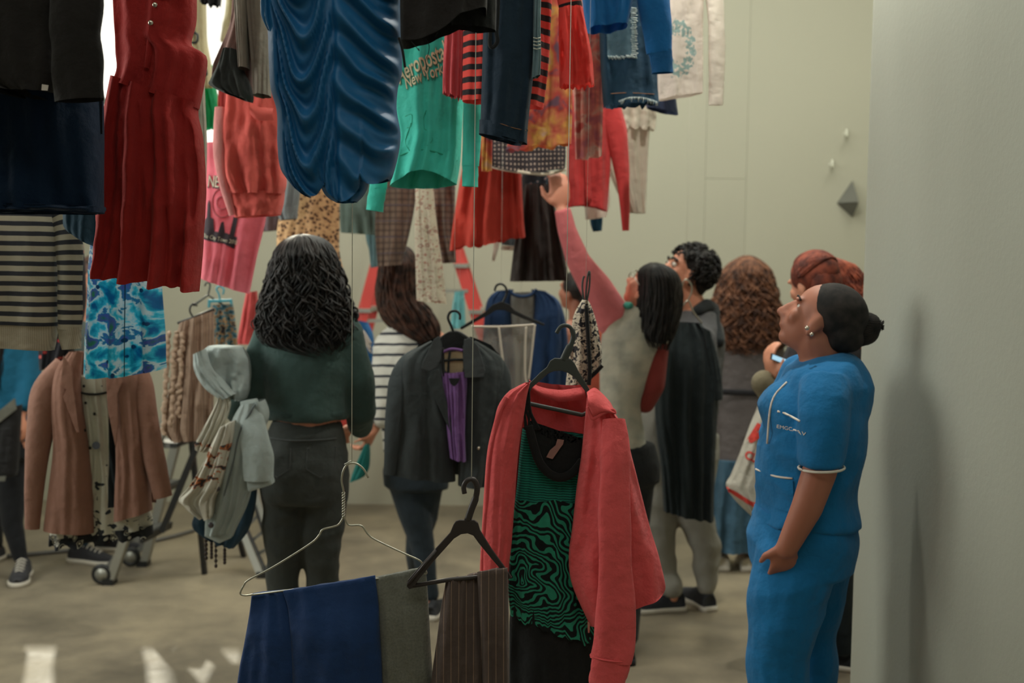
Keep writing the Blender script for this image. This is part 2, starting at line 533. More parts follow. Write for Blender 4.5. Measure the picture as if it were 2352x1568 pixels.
def hand(b, wrist, direc, palm_n, k=1.0, curl=0.5, side=1):
    # palm + five fingers; direc = wrist->knuckles, palm_n = palm facing
    d_ = Vector(direc).normalized(); n_ = Vector(palm_n); n_ = (n_ - d_ * n_.dot(d_)).normalized(); s_ = d_.cross(n_).normalized() * side
    b.ell(wrist + d_ * .045 * k, (.040 * k, .052 * k, .017 * k), (s_, d_, n_))
    lens = (.072, .080, .075, .060)
    for i, l in enumerate(lens):
        p0 = wrist + d_ * (.083 * k) + s_ * ((-.030 + .020 * i) * k)
        a = curl * 0.8; p1 = p0 + (d_ * cos(a) + n_ * sin(a)) * l * .45 * k
        a = curl * 1.7; p2 = p1 + (d_ * cos(a) + n_ * sin(a)) * l * .33 * k
        a = curl * 2.4; p3 = p2 + (d_ * cos(a) + n_ * sin(a)) * l * .25 * k
        b.chain([p0 - d_ * .02 * k, p0, p1, p2, p3], [.010 * k, .0095 * k, .0085 * k, .008 * k, .007 * k])
    t0 = wrist + d_ * .025 * k - s_ * .032 * k
    t1 = t0 + (d_ * .6 - s_ * .6 + n_ * .4 * curl) * .042 * k
    t2 = t1 + (d_ * .9 - s_ * .1 + n_ * .8 * curl) * .034 * k
    b.chain([t0, t1, t2], [.014 * k, .011 * k, .0085 * k])
# hair: strands as thin tapering tubes, all one mesh
def strands_geo(lines, rad, n=4):
    V, Fc = [], []
    for ln in lines:
        L = len(ln)
        rr = [rad * (1.0 if i < L * 0.7 else max(0.25, 1 - (i / L - 0.7) / 0.3 * 0.75)) for i in range(L)]
        vs, fs = sweep_geo(ln, rr, n, True, start=len(V))
        V += vs; Fc += fs
    return V, Fc
def hair_sheet(name, rows, d, th, mat, parent, n=160, curl=0.010, freq=26.0, rad=0.0045, seed=1, seg=36, off=0.0, base=True, tipvar=0.12, backs=0.5, start=0.0, clump=0.0):
    rnd = random.Random(seed)
    R = interp_rows(rows, 48)
    V, Fc = [], []
    if base:
        sh = [[r[0] + (r[2] - r[0]) * .05, r[1] + 2, r[2] - (r[2] - r[0]) * .05, r[3] + 2] for r in rows]
        sh[-1] = [sh[-1][0] + 4, sh[-1][1] - 14, sh[-1][2] - 4, sh[-1][3] - 14]
        vs, fs, _ = tube_geo(sh, d, th=th * 0.92, amp=0.010, fr=5, seed=seed, nv=40, nt=48, off=off, flat=0.8, wander=1.0, topth=th * .3)
        fs.append(tuple(range(48))); fs.append(tuple(reversed(range(39 * 48, 40 * 48))))
        V += vs; Fc += fs
    lines = []
    for k in range(n):
        a = pi * (k + rnd.random()) / n
        u = (1 - cos(a)) / 2
        front = rnd.random() > backs * 0.4
        sg = rnd.choice((-1, 1)); ph = rnd.random() * 6.28; cf = sg * freq * (0.75 + 0.5 * rnd.random()); ca = curl * (0.5 + rnd.random())
        t1 = 1.0 - tipvar * rnd.random() + 0.04 * rnd.random()
        t0 = start * rnd.random()
        dr = rnd.uniform(-0.05, 0.05); layer = rnd.uniform(0.96, 1.06)
        ln = []
        for i in range(seg):
            t = t0 + (t1 - t0) * i / (seg - 1)
            q = t * 47; i0 = min(int(q), 46); ft = q - i0
            r = [R[i0][z] + (R[i0 + 1][z] - R[i0][z]) * ft for z in range(4)]
            uu = min(1.0, max(0.0, u + dr * sin(3 * t + ph)))
            x = r[0] + (r[2] - r[0]) * uu; y = r[1] + (r[3] - r[1]) * uu
            sn = sqrt(max(0.0, 1 - (2 * uu - 1) ** 2))
            dep = th * layer * sn ** 0.85 * (1 if front else -1) * min(1.0, .32 + .68 * sqrt(t / .18))
            g = min(1.0, t * 2.2)
            p = P(x, y, d, off - dep)
            ang = cf * t + ph + 2.2 * noise.noise(Vector((t * 5 + k, k * 1.7, 0)))
            p += Vector((noise.noise(Vector((t * 4, k * .9, 3))), noise.noise(Vector((t * 4, k * .9, 8))), 0)) * curl * 1.3 * g
            p += Vector((cos(ang) * ca * g, sin(ang) * ca * g, 0.4 * ca * g * sin(ang * 0.7)))
            ln.append(p)
        lines.append(ln)
    vs, fs = strands_geo(lines, rad)
    k = len(V); V += vs; Fc += [tuple(i + k for i in f) for f in fs]
    return obj(name, V, Fc, mat, parent)
# ------------------------------------------------------------------ the room
def wall_mat(name, col, g=1.0, seams=None, rough=0.75):
    m_, nt, b, out = nodes(name)
    tc = N(nt, 'ShaderNodeTexCoord')
    n1 = tex(nt, 'ShaderNodeTexNoise', tc.outputs['Object'], 0.8, Detail=6.0)
    n2 = tex(nt, 'ShaderNodeTexNoise', tc.outputs['Object'], 60.0, Detail=3.0)
    v = ramp(nt, n1.outputs['Fac'], [(0.3, (.95, .95, .95, 1)), (0.7, (1, 1, 1, 1))])
    nt.links.new(mix(nt, 1.0, rgba(col, g), v, 'MULTIPLY'), b.inputs['Base Color'])
    b.inputs['Roughness'].default_value = rough
    b.inputs['Specular IOR Level'].default_value = 0.2
    bp = N(nt, 'ShaderNodeBump'); bp.inputs['Strength'].default_value = 0.06; bp.inputs['Distance'].default_value = 0.01
    nt.links.new(n2.outputs['Fac'], bp.inputs['Height']); nt.links.new(bp.outputs[0], b.inputs['Normal'])
    return m_
def floor_mat():
    m_, nt, b, out = nodes('polished_concrete')
    tc = N(nt, 'ShaderNodeTexCoord')
    n1 = tex(nt, 'ShaderNodeTexNoise', tc.outputs['Object'], 0.9, Detail=8.0, Roughness=0.6)
    n2 = tex(nt, 'ShaderNodeTexNoise', tc.outputs['Object'], 5.0, Detail=6.0, Roughness=0.65)
    n3 = tex(nt, 'ShaderNodeTexNoise', tc.outputs['Object'], 90.0, Detail=2.0)
    c = ramp(nt, n1.outputs['Fac'], [(0.30, rgba((102, 95, 82))), (0.5, rgba((138, 128, 109))), (0.72, rgba((166, 153, 127)))])
    v = ramp(nt, n2.outputs['Fac'], [(0.32, (.72, .72, .74, 1)), (0.62, (1, 1, 1, 1))])
    c = mix(nt, 1.0, c, v, 'MULTIPLY')
    nt.links.new(c, b.inputs['Base Color'])
    nt.links.new(ramp(nt, n2.outputs['Fac'], [(0.3, (.42,) * 3 + (1,)), (0.7, (.62,) * 3 + (1,))]), b.inputs['Roughness'])
    b.inputs['Specular IOR Level'].default_value = 0.22
    bp = N(nt, 'ShaderNodeBump'); bp.inputs['Strength'].default_value = 0.05; bp.inputs['Distance'].default_value = 0.01
    nt.links.new(n3.outputs['Fac'], bp.inputs['Height']); nt.links.new(bp.outputs[0], b.inputs['Normal'])
    return m_
M_WALL = wall_mat('painted_wall', (180, 178, 160))
M_WALLR = wall_mat('painted_partition', (168, 170, 159))
M_FLOOR = floor_mat()
M_CEIL = wall_mat('ceiling_paint', (200, 200, 190))
M_THREAD = plain('nylon_thread', (215, 215, 205), 0.4, g=1.0)
XL, XR, YB, YF, XRB = -3.6, 3.4, 7.6, -2.2, 1.13
T = 0.2
fl = box('floor', (XL - T, YF - T, -0.15), (XR + T, YB + T, 0), M_FLOOR, kind='structure')
tag(fl, 'worn polished concrete floor with darker stains', 'floor')
# back wall with a tall window opening on the left
wx0, wx1, wz0, wz1 = -3.25, -1.85, 1.80, 4.35
bw = bpy.data.objects.new('wall_back', None); COL.objects.link(bw); tag(bw, 'pale grey-green back wall with panel joints', 'wall', kind='structure')
for nm, a, b_ in (('wall_panel', (XL - T, YB, 0), (wx0, YB + T, CEIL)), ('wall_panel', (wx0, YB, 0), (wx1, YB + T, wz0)), ('wall_panel', (wx0, YB, wz1), (wx1, YB + T, CEIL))):
    box(nm, a, b_, M_WALL, bw)
# right of the window the wall is made of boards with fine open joints
def wall_x(px, py): return P(px, py, YB).x
def wall_z(px, py): return P(px, py, YB).z
jx = wall_x(1717, 300); jx2 = wall_x(1620, 410); jz = wall_z(1660, 410); g_ = 0.0016
for a, b_ in (((wx1, 0), (jx2 - g_ / 2, CEIL)), ((jx2 + g_ / 2, jz + g_ / 2), (jx - g_ / 2, CEIL)), ((jx2 + g_ / 2, 0), (jx - g_ / 2, jz - g_ / 2)), ((jx + g_ / 2, 0), (XR + T, CEIL))):
    box('wall_panel', (a[0], YB, a[1]), (b_[0], YB + T, b_[1]), M_WALL, bw)
box('wall_core', (wx1, YB + 0.02, 0), (XR + T, YB + T + 0.02, CEIL), M_WALL, bw)
w1 = bpy.data.objects.new('window_1', None); COL.objects.link(w1); w1.location = ((wx0 + wx1) / 2, YB, wz0); tag(w1, 'tall bright window in the back wall behind the hanging clothes', 'window', kind='structure')
M_FRAME = plain('window_frame_paint', (120, 120, 112), 0.5)
box('window_frame', (wx0, YB + .05, wz0), (wx0 + .05, YB + .13, wz1), M_FRAME, w1)
box('window_frame', (wx1 - .05, YB + .05, wz0), (wx1, YB + .13, wz1), M_FRAME, w1)
box('window_frame', (wx0 + .05, YB + .05, wz0), (wx1 - .05, YB + .13, wz0 + .05), M_FRAME, w1)
box('window_frame', (wx0 + .05, YB + .05, wz1 - .05), (wx1 - .05, YB + .13, wz1), M_FRAME, w1)
box('mullion', (-2.57, YB + .06, wz0 + .05), (-2.53, YB + .12, wz1 - .05), M_FRAME, w1)
box('mullion', (wx0 + .05, YB + .06, 2.66), (wx1 - .05, YB + .12, 2.70), M_FRAME, w1)
gl, nt, b, out = nodes('window_glass')
tr = N(nt, 'ShaderNodeBsdfTransparent'); gs = N(nt, 'ShaderNodeBsdfGlossy'); gs.inputs['Roughness'].default_value = 0.02
ms = N(nt, 'ShaderNodeMixShader'); ms.inputs[0].default_value = 0.06
nt.links.new(tr.outputs[0], ms.inputs[1]); nt.links.new(gs.outputs[0], ms.inputs[2]); nt.links.new(ms.outputs[0], out.inputs[0])
for x0, x1 in ((wx0 + .05, -2.57), (-2.53, wx1 - .05)):
    for z0, z1 in ((wz0 + .05, 2.66), (2.70, wz1 - .05)):
        box('pane', (x0, YB + .086, z0), (x1, YB + .092, z1), gl, w1)
wl = bpy.data.objects.new('wall_left', None); COL.objects.link(wl); tag(wl, 'pale left wall with an added window', 'wall', kind='structure')
ly0, ly1, lz0, lz1 = 2.2, 5.2, 1.6, 3.5
for a, b_ in (((YF, 0), (ly0, CEIL)), ((ly1, 0), (YB, CEIL)), ((ly0, 0), (ly1, lz0)), ((ly0, lz1), (ly1, CEIL))):
    box('wall_panel', (XL - T, a[0], a[1]), (XL, b_[0], b_[1]), M_WALL, wl)
w2 = bpy.data.objects.new('added_window_2', None); COL.objects.link(w2); w2.location = (XL, (ly0 + ly1) / 2, lz0); tag(w2, 'added window out of view in the left wall', 'window', kind='structure')  # window added to go with the left side fill
for a, b_ in (((ly0, lz0), (ly1, lz0 + .05)), ((ly0, lz1 - .05), (ly1, lz1)), ((ly0, lz0 + .05), (ly0 + .05, lz1 - .05)), ((ly1 - .05, lz0 + .05), (ly1, lz1 - .05)), ((3.68, lz0 + .05), (3.72, lz1 - .05))):
    box('window_frame', (XL - .15, a[0], a[1]), (XL - .07, b_[0], b_[1]), M_FRAME, w2)
for y0, y1 in ((ly0 + .05, 3.68), (3.72, ly1 - .05)): box('pane', (XL - .113, y0, lz0 + .05), (XL - .107, y1, lz1 - .05), gl, w2)
wr = box('wall_right', (XR, YF, 0), (XR + T, YB, CEIL), M_WALL, kind='structure')
wf = box('wall_front', (XL - T, YF - T, 0), (XR + T, YF, CEIL), M_WALL, kind='structure')
ce = box('ceiling', (XL - T, YF - T, CEIL), (XR + T, YB + T, CEIL + 0.15), M_CEIL, kind='structure')
# near partition on the right: plastered, slightly wavy, with a rounded free end
PE = 3.72
vs, fs = [], []
prof = []
for i in range(120):
    y = YF + (PE - 0.06 - YF) * i / 119
    wav = 0.006 * noise.noise(Vector((y * 2.2, 3.1, 0))) + 0.004 * noise.noise(Vector((y * 6.0, 7.7, 0)))
    prof.append((XRB + wav, y))
for i in range(1, 9):
    a = pi * i / 8
    prof.append((XRB + 0.06 - 0.06 * cos(a), PE - 0.06 + 0.06 * sin(a)))
prof.append((XRB + 0.12, YF))
nz = 12
for k in range(nz):
    z = CEIL * k / (nz - 1)
    for x, y in prof: vs.append((x, y, z))
n_ = len(prof)
for k in range(nz - 1):
    for i in range(n_ - 1): fs.append((k * n_ + i, k * n_ + i + 1, (k + 1) * n_ + i + 1, (k + 1) * n_ + i))
pt = obj('wall_partition', vs, fs, M_WALLR)
pt['kind'] = 'structure'
tag(pt, 'near white partition wall along the right edge', 'wall')

# spotlight added out of view to brighten the partition's free end
M_LAMP = plain('white_lamp_paint', (190, 190, 182), 0.4)
lp = thing('added_spotlight', 'added white spotlight out of view, brightening the partition end', 'lamp', (0.55, 3.55, 3.9))
pts = [Vector((0.55, 3.55, CEIL)), Vector((0.55, 3.55, 4.10))]
sweep('stem', pts, 0.012, M_LAMP, lp, n=8)
b = Blob(); b.loft([Vector((0.53, 3.54, 4.12)), Vector((0.55, 3.55, 4.05)), Vector((0.60, 3.56, 3.93))], [(.03, .03), (.055, .055), (.06, .06)], 20); obj('lamp_head', b.v, b.f, M_LAMP, lp)
light('added_spotlight_bulb', 'AREA', (0.61, 3.565, 3.915), 38.0, (1.0, 0.97, 0.86), (0.45, 0.0, -1.0), shape='DISK', size=0.10)  # added light for a bright gradient along the partition
# ------------------------------------------------------------------ colours shared by several things
M_WIRE = plain('galvanised_wire', (170, 168, 155), 0.35, 0.9)
M_PLB = plain('brown_black_plastic', (46, 38, 38), 0.42, g=1.1)
M_PLG = plain('grey_black_plastic', (62, 68, 66), 0.45, g=1.0)
M_PLK = plain('black_plastic', (24, 26, 28), 0.45)
M_BUT = plain('silver_button', (190, 180, 165), 0.25, 0.8)
M_PRINTW = fabric('cream_print', (205, 198, 175))
M_PRINTK = fabric('dark_print', (60, 52, 58))

def garment(name, label, cat, px, py, d, group=None):
    p = P(px, py, d)
    return thing(name, label, cat, (p.x, p.y, p.z), group)

# ---- wire hanger, foreground
d = 2.40
t = garment('wire_hanger', 'bent silver wire hanger carrying the navy trousers', 'hanger', 765, 1365, d)
A = lambda L_, dd=d, o=0.0: [P(x, y, dd, o) for x, y in L_]
sweep('hook', A([(846, 1097), (836, 1078), (822, 1066), (808, 1063), (795, 1069), (787, 1086), (785, 1105), (789, 1127), (790, 1150)]), 0.0022, M_WIRE, t, sm=36)
for s in (0, pi):
    pts = []
    for i in range(40):
        y = 1130 + 57 * i / 39
        pts.append(P(789 + 2.6 * sin(i * 0.75 + s), y, d, 0.0026 * cos(i * 0.75 + s)))
    sweep('twist', pts, 0.0019, M_WIRE, t, n=6)
sweep('shoulder_wire', A([(790, 1185), (779, 1203), (766, 1209), (741, 1216), (732, 1230), (710, 1250), (627, 1302), (572, 1331), (560, 1344), (552, 1362), (562, 1367), (582, 1365)]), 0.0020, M_WIRE, t, sm=60)
sweep('shoulder_wire', A([(790, 1185), (798, 1202), (806, 1206), (830, 1207), (844, 1225), (862, 1239), (927, 1270), (964, 1287), (972, 1300), (980, 1314), (976, 1318)]), 0.0020, M_WIRE, t, sm=60)
sweep('bar_wire', A([(576, 1366), (700, 1350), (850, 1330), (978, 1317)]), 0.0020, M_WIRE, t)
sweep('knot', A([(808, 1066), (806, 1058), (797, 1063), (791, 1066)]), 0.0012, M_THREAD, t, sm=10, n=5)
thread(t, 808, 1063, d)
# ---- navy trousers on it
M_NAVY = fabric('navy_twill', (24, 52, 96), 0.8, 0.35)
t = garment('folded_trousers', 'navy blue trousers folded over the wire hanger', 'trousers', 720, 1600, d)
def over_bar(name, rows, dd, mat, par, th, **kw):
    # folded cloth: closed rounded fold on top, both flaps hanging
    r0 = rows[0]
    rows = [(r0[0], r0[1] - 3, r0[2], r0[3] - 3)] + [tuple(r) for r in rows]
    return tube(name, rows, dd, mat, par, topth=0.008, th=th, cap=True, **kw)
over_bar('trouser_leg', [(578, 1366, 700, 1354), (573, 1410, 720, 1405), (563, 1470, 735, 1470), (546, 1568, 745, 1568), (520, 1800, 750, 1800)], d + 0.012, M_NAVY, t, 0.030, amp=0.010, fr=1.6, seed=3, nv=40)
over_bar('trouser_leg', [(650, 1360, 862, 1324), (662, 1400, 870, 1390), (668, 1470, 874, 1470), (672, 1568, 879, 1568), (676, 1830, 884, 1830)], d - 0.006, M_NAVY, t, 0.036, amp=0.012, fr=1.3, seed=8.4, nv=44, slant=0.25)
# ---- grey trousers
M_GREYT = fabric('grey_melange', (104, 105, 97), 0.9, pat=lambda nt, g: mix(nt, tex(nt, 'ShaderNodeTexNoise', (lambda mp: mp)(uvxy(nt)[0]), 20.0, Detail=3.0).outputs['Fac'], rgba((80, 82, 78), g), rgba((124, 123, 112), g)))
t = garment('folded_trousers', 'grey melange trousers folded beside the navy pair', 'trousers', 930, 1600, d)
over_bar('trouser_leg', [(858, 1330, 978, 1304), (866, 1380, 983, 1365), (872, 1470, 988, 1465), (877, 1568, 994, 1568), (884, 1800, 1000, 1800)], d + 0.004, M_GREYT, t, 0.026, amp=0.006, fr=1.2, seed=2.2, nv=40)
# ---- brown plastic hanger with pinstripe trousers
d = 2.36
t = garment('plastic_hanger', 'dark brown plastic hanger carrying pinstriped trousers', 'hanger', 1050, 1345, d)
sweep('hook', A([(1067, 1133), (1065, 1117), (1071, 1105), (1083, 1100), (1092, 1107), (1096, 1122), (1092, 1145), (1083, 1168), (1074, 1195)], d), [(0.0052, 0.0052)] * 12 + [(0.0062, .0055)] * 10 + [(0.0075, .006)] * 8, M_PLB, t, n=10, sm=30)
slab('shoulder_plate', [(1056, 1193), (1089, 1193), (1098, 1200), (1103, 1217), (1129, 1259), (1158, 1299), (1176, 1325), (1166, 1330), (1147, 1303), (1128, 1281), (1100, 1247), (1087, 1229), (1074, 1224), (1059, 1226), (1043, 1236), (997, 1287), (959, 1334), (951, 1349), (940, 1352), (934, 1345), (937, 1331), (992, 1268), (1034, 1222), (1042, 1203), (1047, 1196)], d, 0.009, M_PLB, t, bevel=0.0022)
sweep('rib', A([(1003, 1262), (938, 1340)], d, -0.005), 0.0035, M_PLB, t)
sweep('bar', A([(948, 1345), (1030, 1331), (1166, 1318)], d), (0.0048, 0.0048), M_PLB, t, n=10)
thread(t, 1083, 1100, d)
M_PIN = fabric('brown_pinstripe', (80, 67, 62), 0.88, pat=p_stripes((80, 67, 62), (128, 105, 90), 17.0, 0.09, axis=0))
t = garment('folded_trousers', 'brown pinstriped trousers folded over plastic hanger', 'trousers', 1080, 1600, d)
over_bar('trouser_leg', [(1024, 1334, 1112, 1316), (1012, 1400, 1112, 1395), (1003, 1470, 1113, 1470), (990, 1568, 1114, 1568), (970, 1790, 1114, 1790)], d + 0.010, M_PIN, t, 0.030, amp=0.016, fr=1.4, seed=5.1, nv=36)
over_bar('trouser_leg', [(1096, 1316, 1166, 1306), (1100, 1390, 1168, 1385), (1104, 1470, 1169, 1470), (1107, 1568, 1170, 1568), (1112, 1810, 1172, 1810)], d - 0.008, M_PIN, t, 0.030, amp=0.010, fr=1.0, seed=7.3, nv=36)

# ---- coral zip jacket, its hanger and the printed dress inside
d = 2.85
M_COR = fabric('coral_fleece', (216, 86, 88), 0.92, 0.5, bump=0.35)
M_CORD = fabric('coral_fleece_inside', (208, 82, 84), 0.92, 0.4)
t = garment('plastic_hanger', 'black plastic hanger holding the coral zip jacket', 'hanger', 1283, 960, d)
sweep('hook', A([(1278, 765), (1287, 751), (1300, 747), (1311, 753), (1317, 770), (1312, 790), (1303, 808), (1294, 828)], d), [(0.0050, 0.0050)] * 14 + [(0.0065, .0055)] * 8 + [(0.010, .006)] * 8, M_PLG, t, n=10, sm=30)
slab('shoulder_plate', [(1274, 822), (1311, 824), (1320, 834), (1328, 850), (1352, 890), (1372, 935), (1360, 940), (1344, 898), (1318, 865), (1304, 856), (1290, 851), (1272, 852), (1258, 858), (1247, 868), (1222, 890), (1206, 925), (1196, 922), (1212, 884), (1240, 856), (1256, 843), (1264, 828)], d, 0.010, M_PLG, t, bevel=0.0024)
sweep('bar', A([(1202, 922), (1219, 928), (1337, 953), (1368, 940)], d, 0.004), (0.0055, 0.004), M_PLG, t, n=10)
thread(t, 1300, 747, d)
t = garment('zip_jacket', 'coral fleece zip jacket hanging open over a printed dress', 'jacket', 1310, 1530, d)
# back panel seen from inside, between the fronts
def back_panel(name, rows, dd, mat, par, bow, off, nv=24, nu=28, amp=0.006, seed=1.0):
    R = interp_rows(rows, nv); vs, fs, uv = [], [], []
    fn = folds(2.0, seed)
    for i, (xl, yl, xr, yr) in enumerate(R):
        for j in range(nu):
            u = j / (nu - 1)
            dep = off + bow * sin(pi * u) ** 0.8 + amp * fn(u, i / nv, True)
            vs.append(P(xl + (xr - xl) * u, yl + (yr - yl) * u + 10 * sin(pi * u) * (1 if i == 0 else max(0, 1 - i / 5)), dd, dep)); uv.append(((xl + (xr - xl) * u) / 100, -(yl + yr) / 200))
    for i in range(nv - 1):
        for j in range(nu - 1): fs.append((i * nu + j, (i + 1) * nu + j, (i + 1) * nu + j + 1, i * nu + j + 1))
    return obj(name, vs, fs, mat, par, uv)
back_panel('jacket_back', [(1216, 876, 1350, 886), (1190, 930, 1385, 940), (1150, 1010, 1420, 1020), (1130, 1150, 1440, 1150), (1112, 1380, 1470, 1360)], d, M_CORD, t, 0.06, 0.02)
lf = tube('front_panel', [(1206, 876, 1217, 876), (1170, 894, 1210, 905), (1146, 925, 1203, 950), (1136, 960, 1196, 990), (1120, 1030, 1189, 1050), (1112, 1131, 1183, 1133), (1108, 1200, 1176, 1230), (1103, 1300, 1168, 1310), (1102, 1400, 1168, 1405)], d, M_COR, t, th=0.040, amp=0.010, fr=1.2, seed=4.2, nv=48, topth=0.02, off=-0.035)
sweep('hem_seam', [P(x, y, d, -0.062) for x, y in [(1165, 905), (1150, 935), (1142, 965), (1127, 1035), (1119, 1131), (1114, 1200), (1109, 1300), (1108, 1395)]], (0.006, 0.005), M_COR, t, sm=60, n=8, amp=0.35, fr=3, seed=2)
rf = tube('front_panel', [(1345, 905, 1398, 930), (1340, 960, 1428, 975), (1332, 1040, 1447, 1045), (1322, 1110, 1464, 1110), (1312, 1200, 1486, 1195), (1304, 1265, 1506, 1260), (1312, 1330, 1521, 1325), (1352, 1420, 1519, 1342)], d, M_COR, t, th=0.050, amp=0.018, fr=1.7, seed=9.7, nv=52, topth=0.025, slant=0.2, off=-0.055)
sweep('zip', [P(x + 4, y, d, -0.066) for x, y in [(1352, 955), (1346, 1000), (1338, 1060), (1328, 1110), (1318, 1180), (1308, 1240), (1309, 1290), (1326, 1350), (1346, 1405)]], (0.0045, 0.004), M_COR, t, sm=60, n=6, amp=0.3)
slab('zip_pull', [(1345, 1407), (1351, 1409), (1350, 1432), (1346, 1432)], d, 0.003, M_BUT, t, off=-0.07)
sl = sleeve('sleeve', [(1402, 950, .0), (1402, 1040, -.03), (1396, 1150, -.05), (1398, 1280, -.055), (1400, 1400, -.055), (1391, 1466, -.055)], [26, 34, 34, 38, 44, 44], d, M_COR, t, flat=0.55, amp=0.16, seed=3.3, off=-0.10)
sleeve('cuff', [(1391, 1458, -.055), (1386, 1495, -.055), (1383, 1526, -.053)], [44, 42, 38], d, M_COR, t, flat=0.55, amp=0.08, seed=5, off=-0.10, nv=10)
sweep('cuff_seam', [P(1391 + 44.5 * cos(a), 1461 + 5 * cos(a), d, -.155 - 44 * S(d) * .56 * sin(a)) for a in [2 * pi * i / 32 for i in range(33)]], .0022, M_CORD, t, n=5, caps=False)
# turned collar
def ruffle(name, spine, edge, dd, mat, par, o0, o1, n=30, bulge=0.02, k=8):
    a = smooth_pts([Vector((x, y, 0)) for x, y in spine], n); b_ = smooth_pts([Vector((x, y, 0)) for x, y in edge], n)
    vs, fs, uv = [], [], []
    for i in range(n):
        for j in range(k):
            s = j / (k - 1); x = a[i].x + (b_[i].x - a[i].x) * s; y = a[i].y + (b_[i].y - a[i].y) * s
            vs.append(P(x, y, dd, o0 + (o1 - o0) * s - bulge * sin(pi * s))); uv.append((x / 100, -y / 100))
    for i in range(n - 1):
        for j in range(k - 1): fs.append((i * k + j, i * k + j + 1, (i + 1) * k + j + 1, (i + 1) * k + j))
    return obj(name, vs, fs, mat, par, uv)
c_ = ruffle('collar', [(1344, 894), (1360, 884), (1374, 892), (1396, 915), (1404, 930)], [(1345, 925), (1352, 946), (1358, 946), (1375, 936), (1403, 938)], d, M_COR, t, -0.06, -0.100, bulge=0.03)
sweep('collar_edge', [P(x, y, d, -0.103) for x, y in [(1344, 922), (1353, 948), (1376, 937), (1399, 929), (1404, 938)]], 0.0045, M_COR, t, sm=26)
ruffle('collar_back', [(1216, 876), (1240, 892), (1290, 900), (1345, 892)], [(1216, 893), (1240, 914), (1290, 926), (1345, 920)], d, M_COR, t, 0.05, 0.035, bulge=0.012)
# printed dress
def zebra(nt, g):
    uv, u, v = uvxy(nt)
    mp = N(nt, 'ShaderNodeMapping'); mp.inputs['Location'].default_value = (-11.93, 13.27, 0); nt.links.new(uv, mp.inputs[0])
    n = tex(nt, 'ShaderNodeTexNoise', uv, 1.6, Detail=1.5)
    nw = tex(nt, 'ShaderNodeTexNoise', uv, 1.5, Detail=1.0)
    vm = N(nt, 'ShaderNodeVectorMath', operation='MULTIPLY_ADD'); nt.links.new(nw.outputs['Color'], vm.inputs[0]); vm.inputs[1].default_value = (1.5, 1.5, 0); nt.links.new(mp.outputs[0], vm.inputs[2])
    vm2 = N(nt, 'ShaderNodeVectorMath', operation='ADD'); nt.links.new(vm.outputs[0], vm2.inputs[0]); vm2.inputs[1].default_value = (-.75, -.75, 0)
    w = N(nt, 'ShaderNodeTexWave', wave_type='RINGS', rings_direction='Z'); nt.links.new(vm2.outputs[0], w.inputs['Vector'])
    w.inputs['Scale'].default_value = 2.35; w.inputs['Distortion'].default_value = 5.5; w.inputs['Detail'].default_value = 1.6; w.inputs['Detail Scale'].default_value = 0.9
    z = ramp(nt, w.outputs['Fac'], [(0.0, rgba((16, 22, 22), g)), (0.52, rgba((16, 22, 22), g)), (0.60, rgba((44, 140, 112), g))])
    fr = math_(nt, 'FRACT', math_(nt, 'MULTIPLY', v, 17.5))
    st = mix(nt, math_(nt, 'LESS_THAN', fr, 0.42), rgba((30, 122, 104), g), rgba((14, 62, 56), g))
    cut = math_(nt, 'GREATER_THAN', v, math_(nt, 'ADD', -11.75, math_(nt, 'MULTIPLY', n.outputs['Fac'], 0.45)))
    return mix(nt, cut, z, st)
M_ZEB = fabric('green_zebra_print', (40, 120, 100), 0.8, pat=zebra, g=1.25)
M_BLK = fabric('black_jersey', (24, 25, 26), 0.85, 0.3)
t = garment('printed_dress', 'green and black swirl print dress hanging inside the coral jacket', 'dress', 1270, 1640, d)
tube('dress_front', [(1200, 984, 1345, 1000), (1193, 1050, 1350, 1060), (1187, 1120, 1355, 1130), (1178, 1200, 1360, 1210), (1170, 1300, 1366, 1310), (1167, 1360, 1370, 1400), (1172, 1414, 1372, 1482)], d, M_ZEB, t, th=0.030, amp=0.007, fr=6.0, seed=6.6, nv=70, nt=96, topth=0.02, hemw=5, off=0.015)
tube('black_lining', [(1176, 1380, 1366, 1440), (1170, 1430, 1366, 1480), (1169, 1533, 1366, 1600), (1168, 1600, 1368, 1690)], d, M_BLK, t, th=0.026, amp=0.008, fr=2.0, seed=1.6, nv=26, off=0.018)
patch('neck_inside', [(1217, 962), (1232, 985), (1258, 1002), (1290, 1011), (1318, 1012), (1340, 1004), (1345, 1060), (1310, 1085), (1285, 1092), (1258, 1082), (1236, 1058), (1222, 1020), (1212, 985)], d, M_BLK, t, None, cell=8)
for o_ in [t.children[-1]]:
    o_.location.y -= 0.030
sweep('neckline_band', [P(x, y, d, -0.036) for x, y in [(1214, 972), (1226, 1020), (1240, 1058), (1262, 1082), (1287, 1090), (1312, 1080), (1336, 1052)]], (0.011, 0.006), M_BLK, t, sm=40, n=10)
rnd = random.Random(4)
for i in range(9):
    x0 = 1209 + rnd.uniform(-3, 6); x1 = 1206 + i * 4.2
    sweep('tie_string', [P(x0, 884 + i, d, -0.02), P(x0 + rnd.uniform(-4, 3), 925, d, -0.03), P(x1, 982, d, -0.036)], 0.0022 + 0.0012 * rnd.random(), M_BLK, t, sm=12, n=5)
slab('size_label', [(1279, 1003), (1294, 1005), (1292, 1014), (1268, 1048), (1254, 1044), (1262, 1028), (1275, 1017)], d, 0.001, fabric('pink_label', (150, 112, 105)), t, off=-0.036)

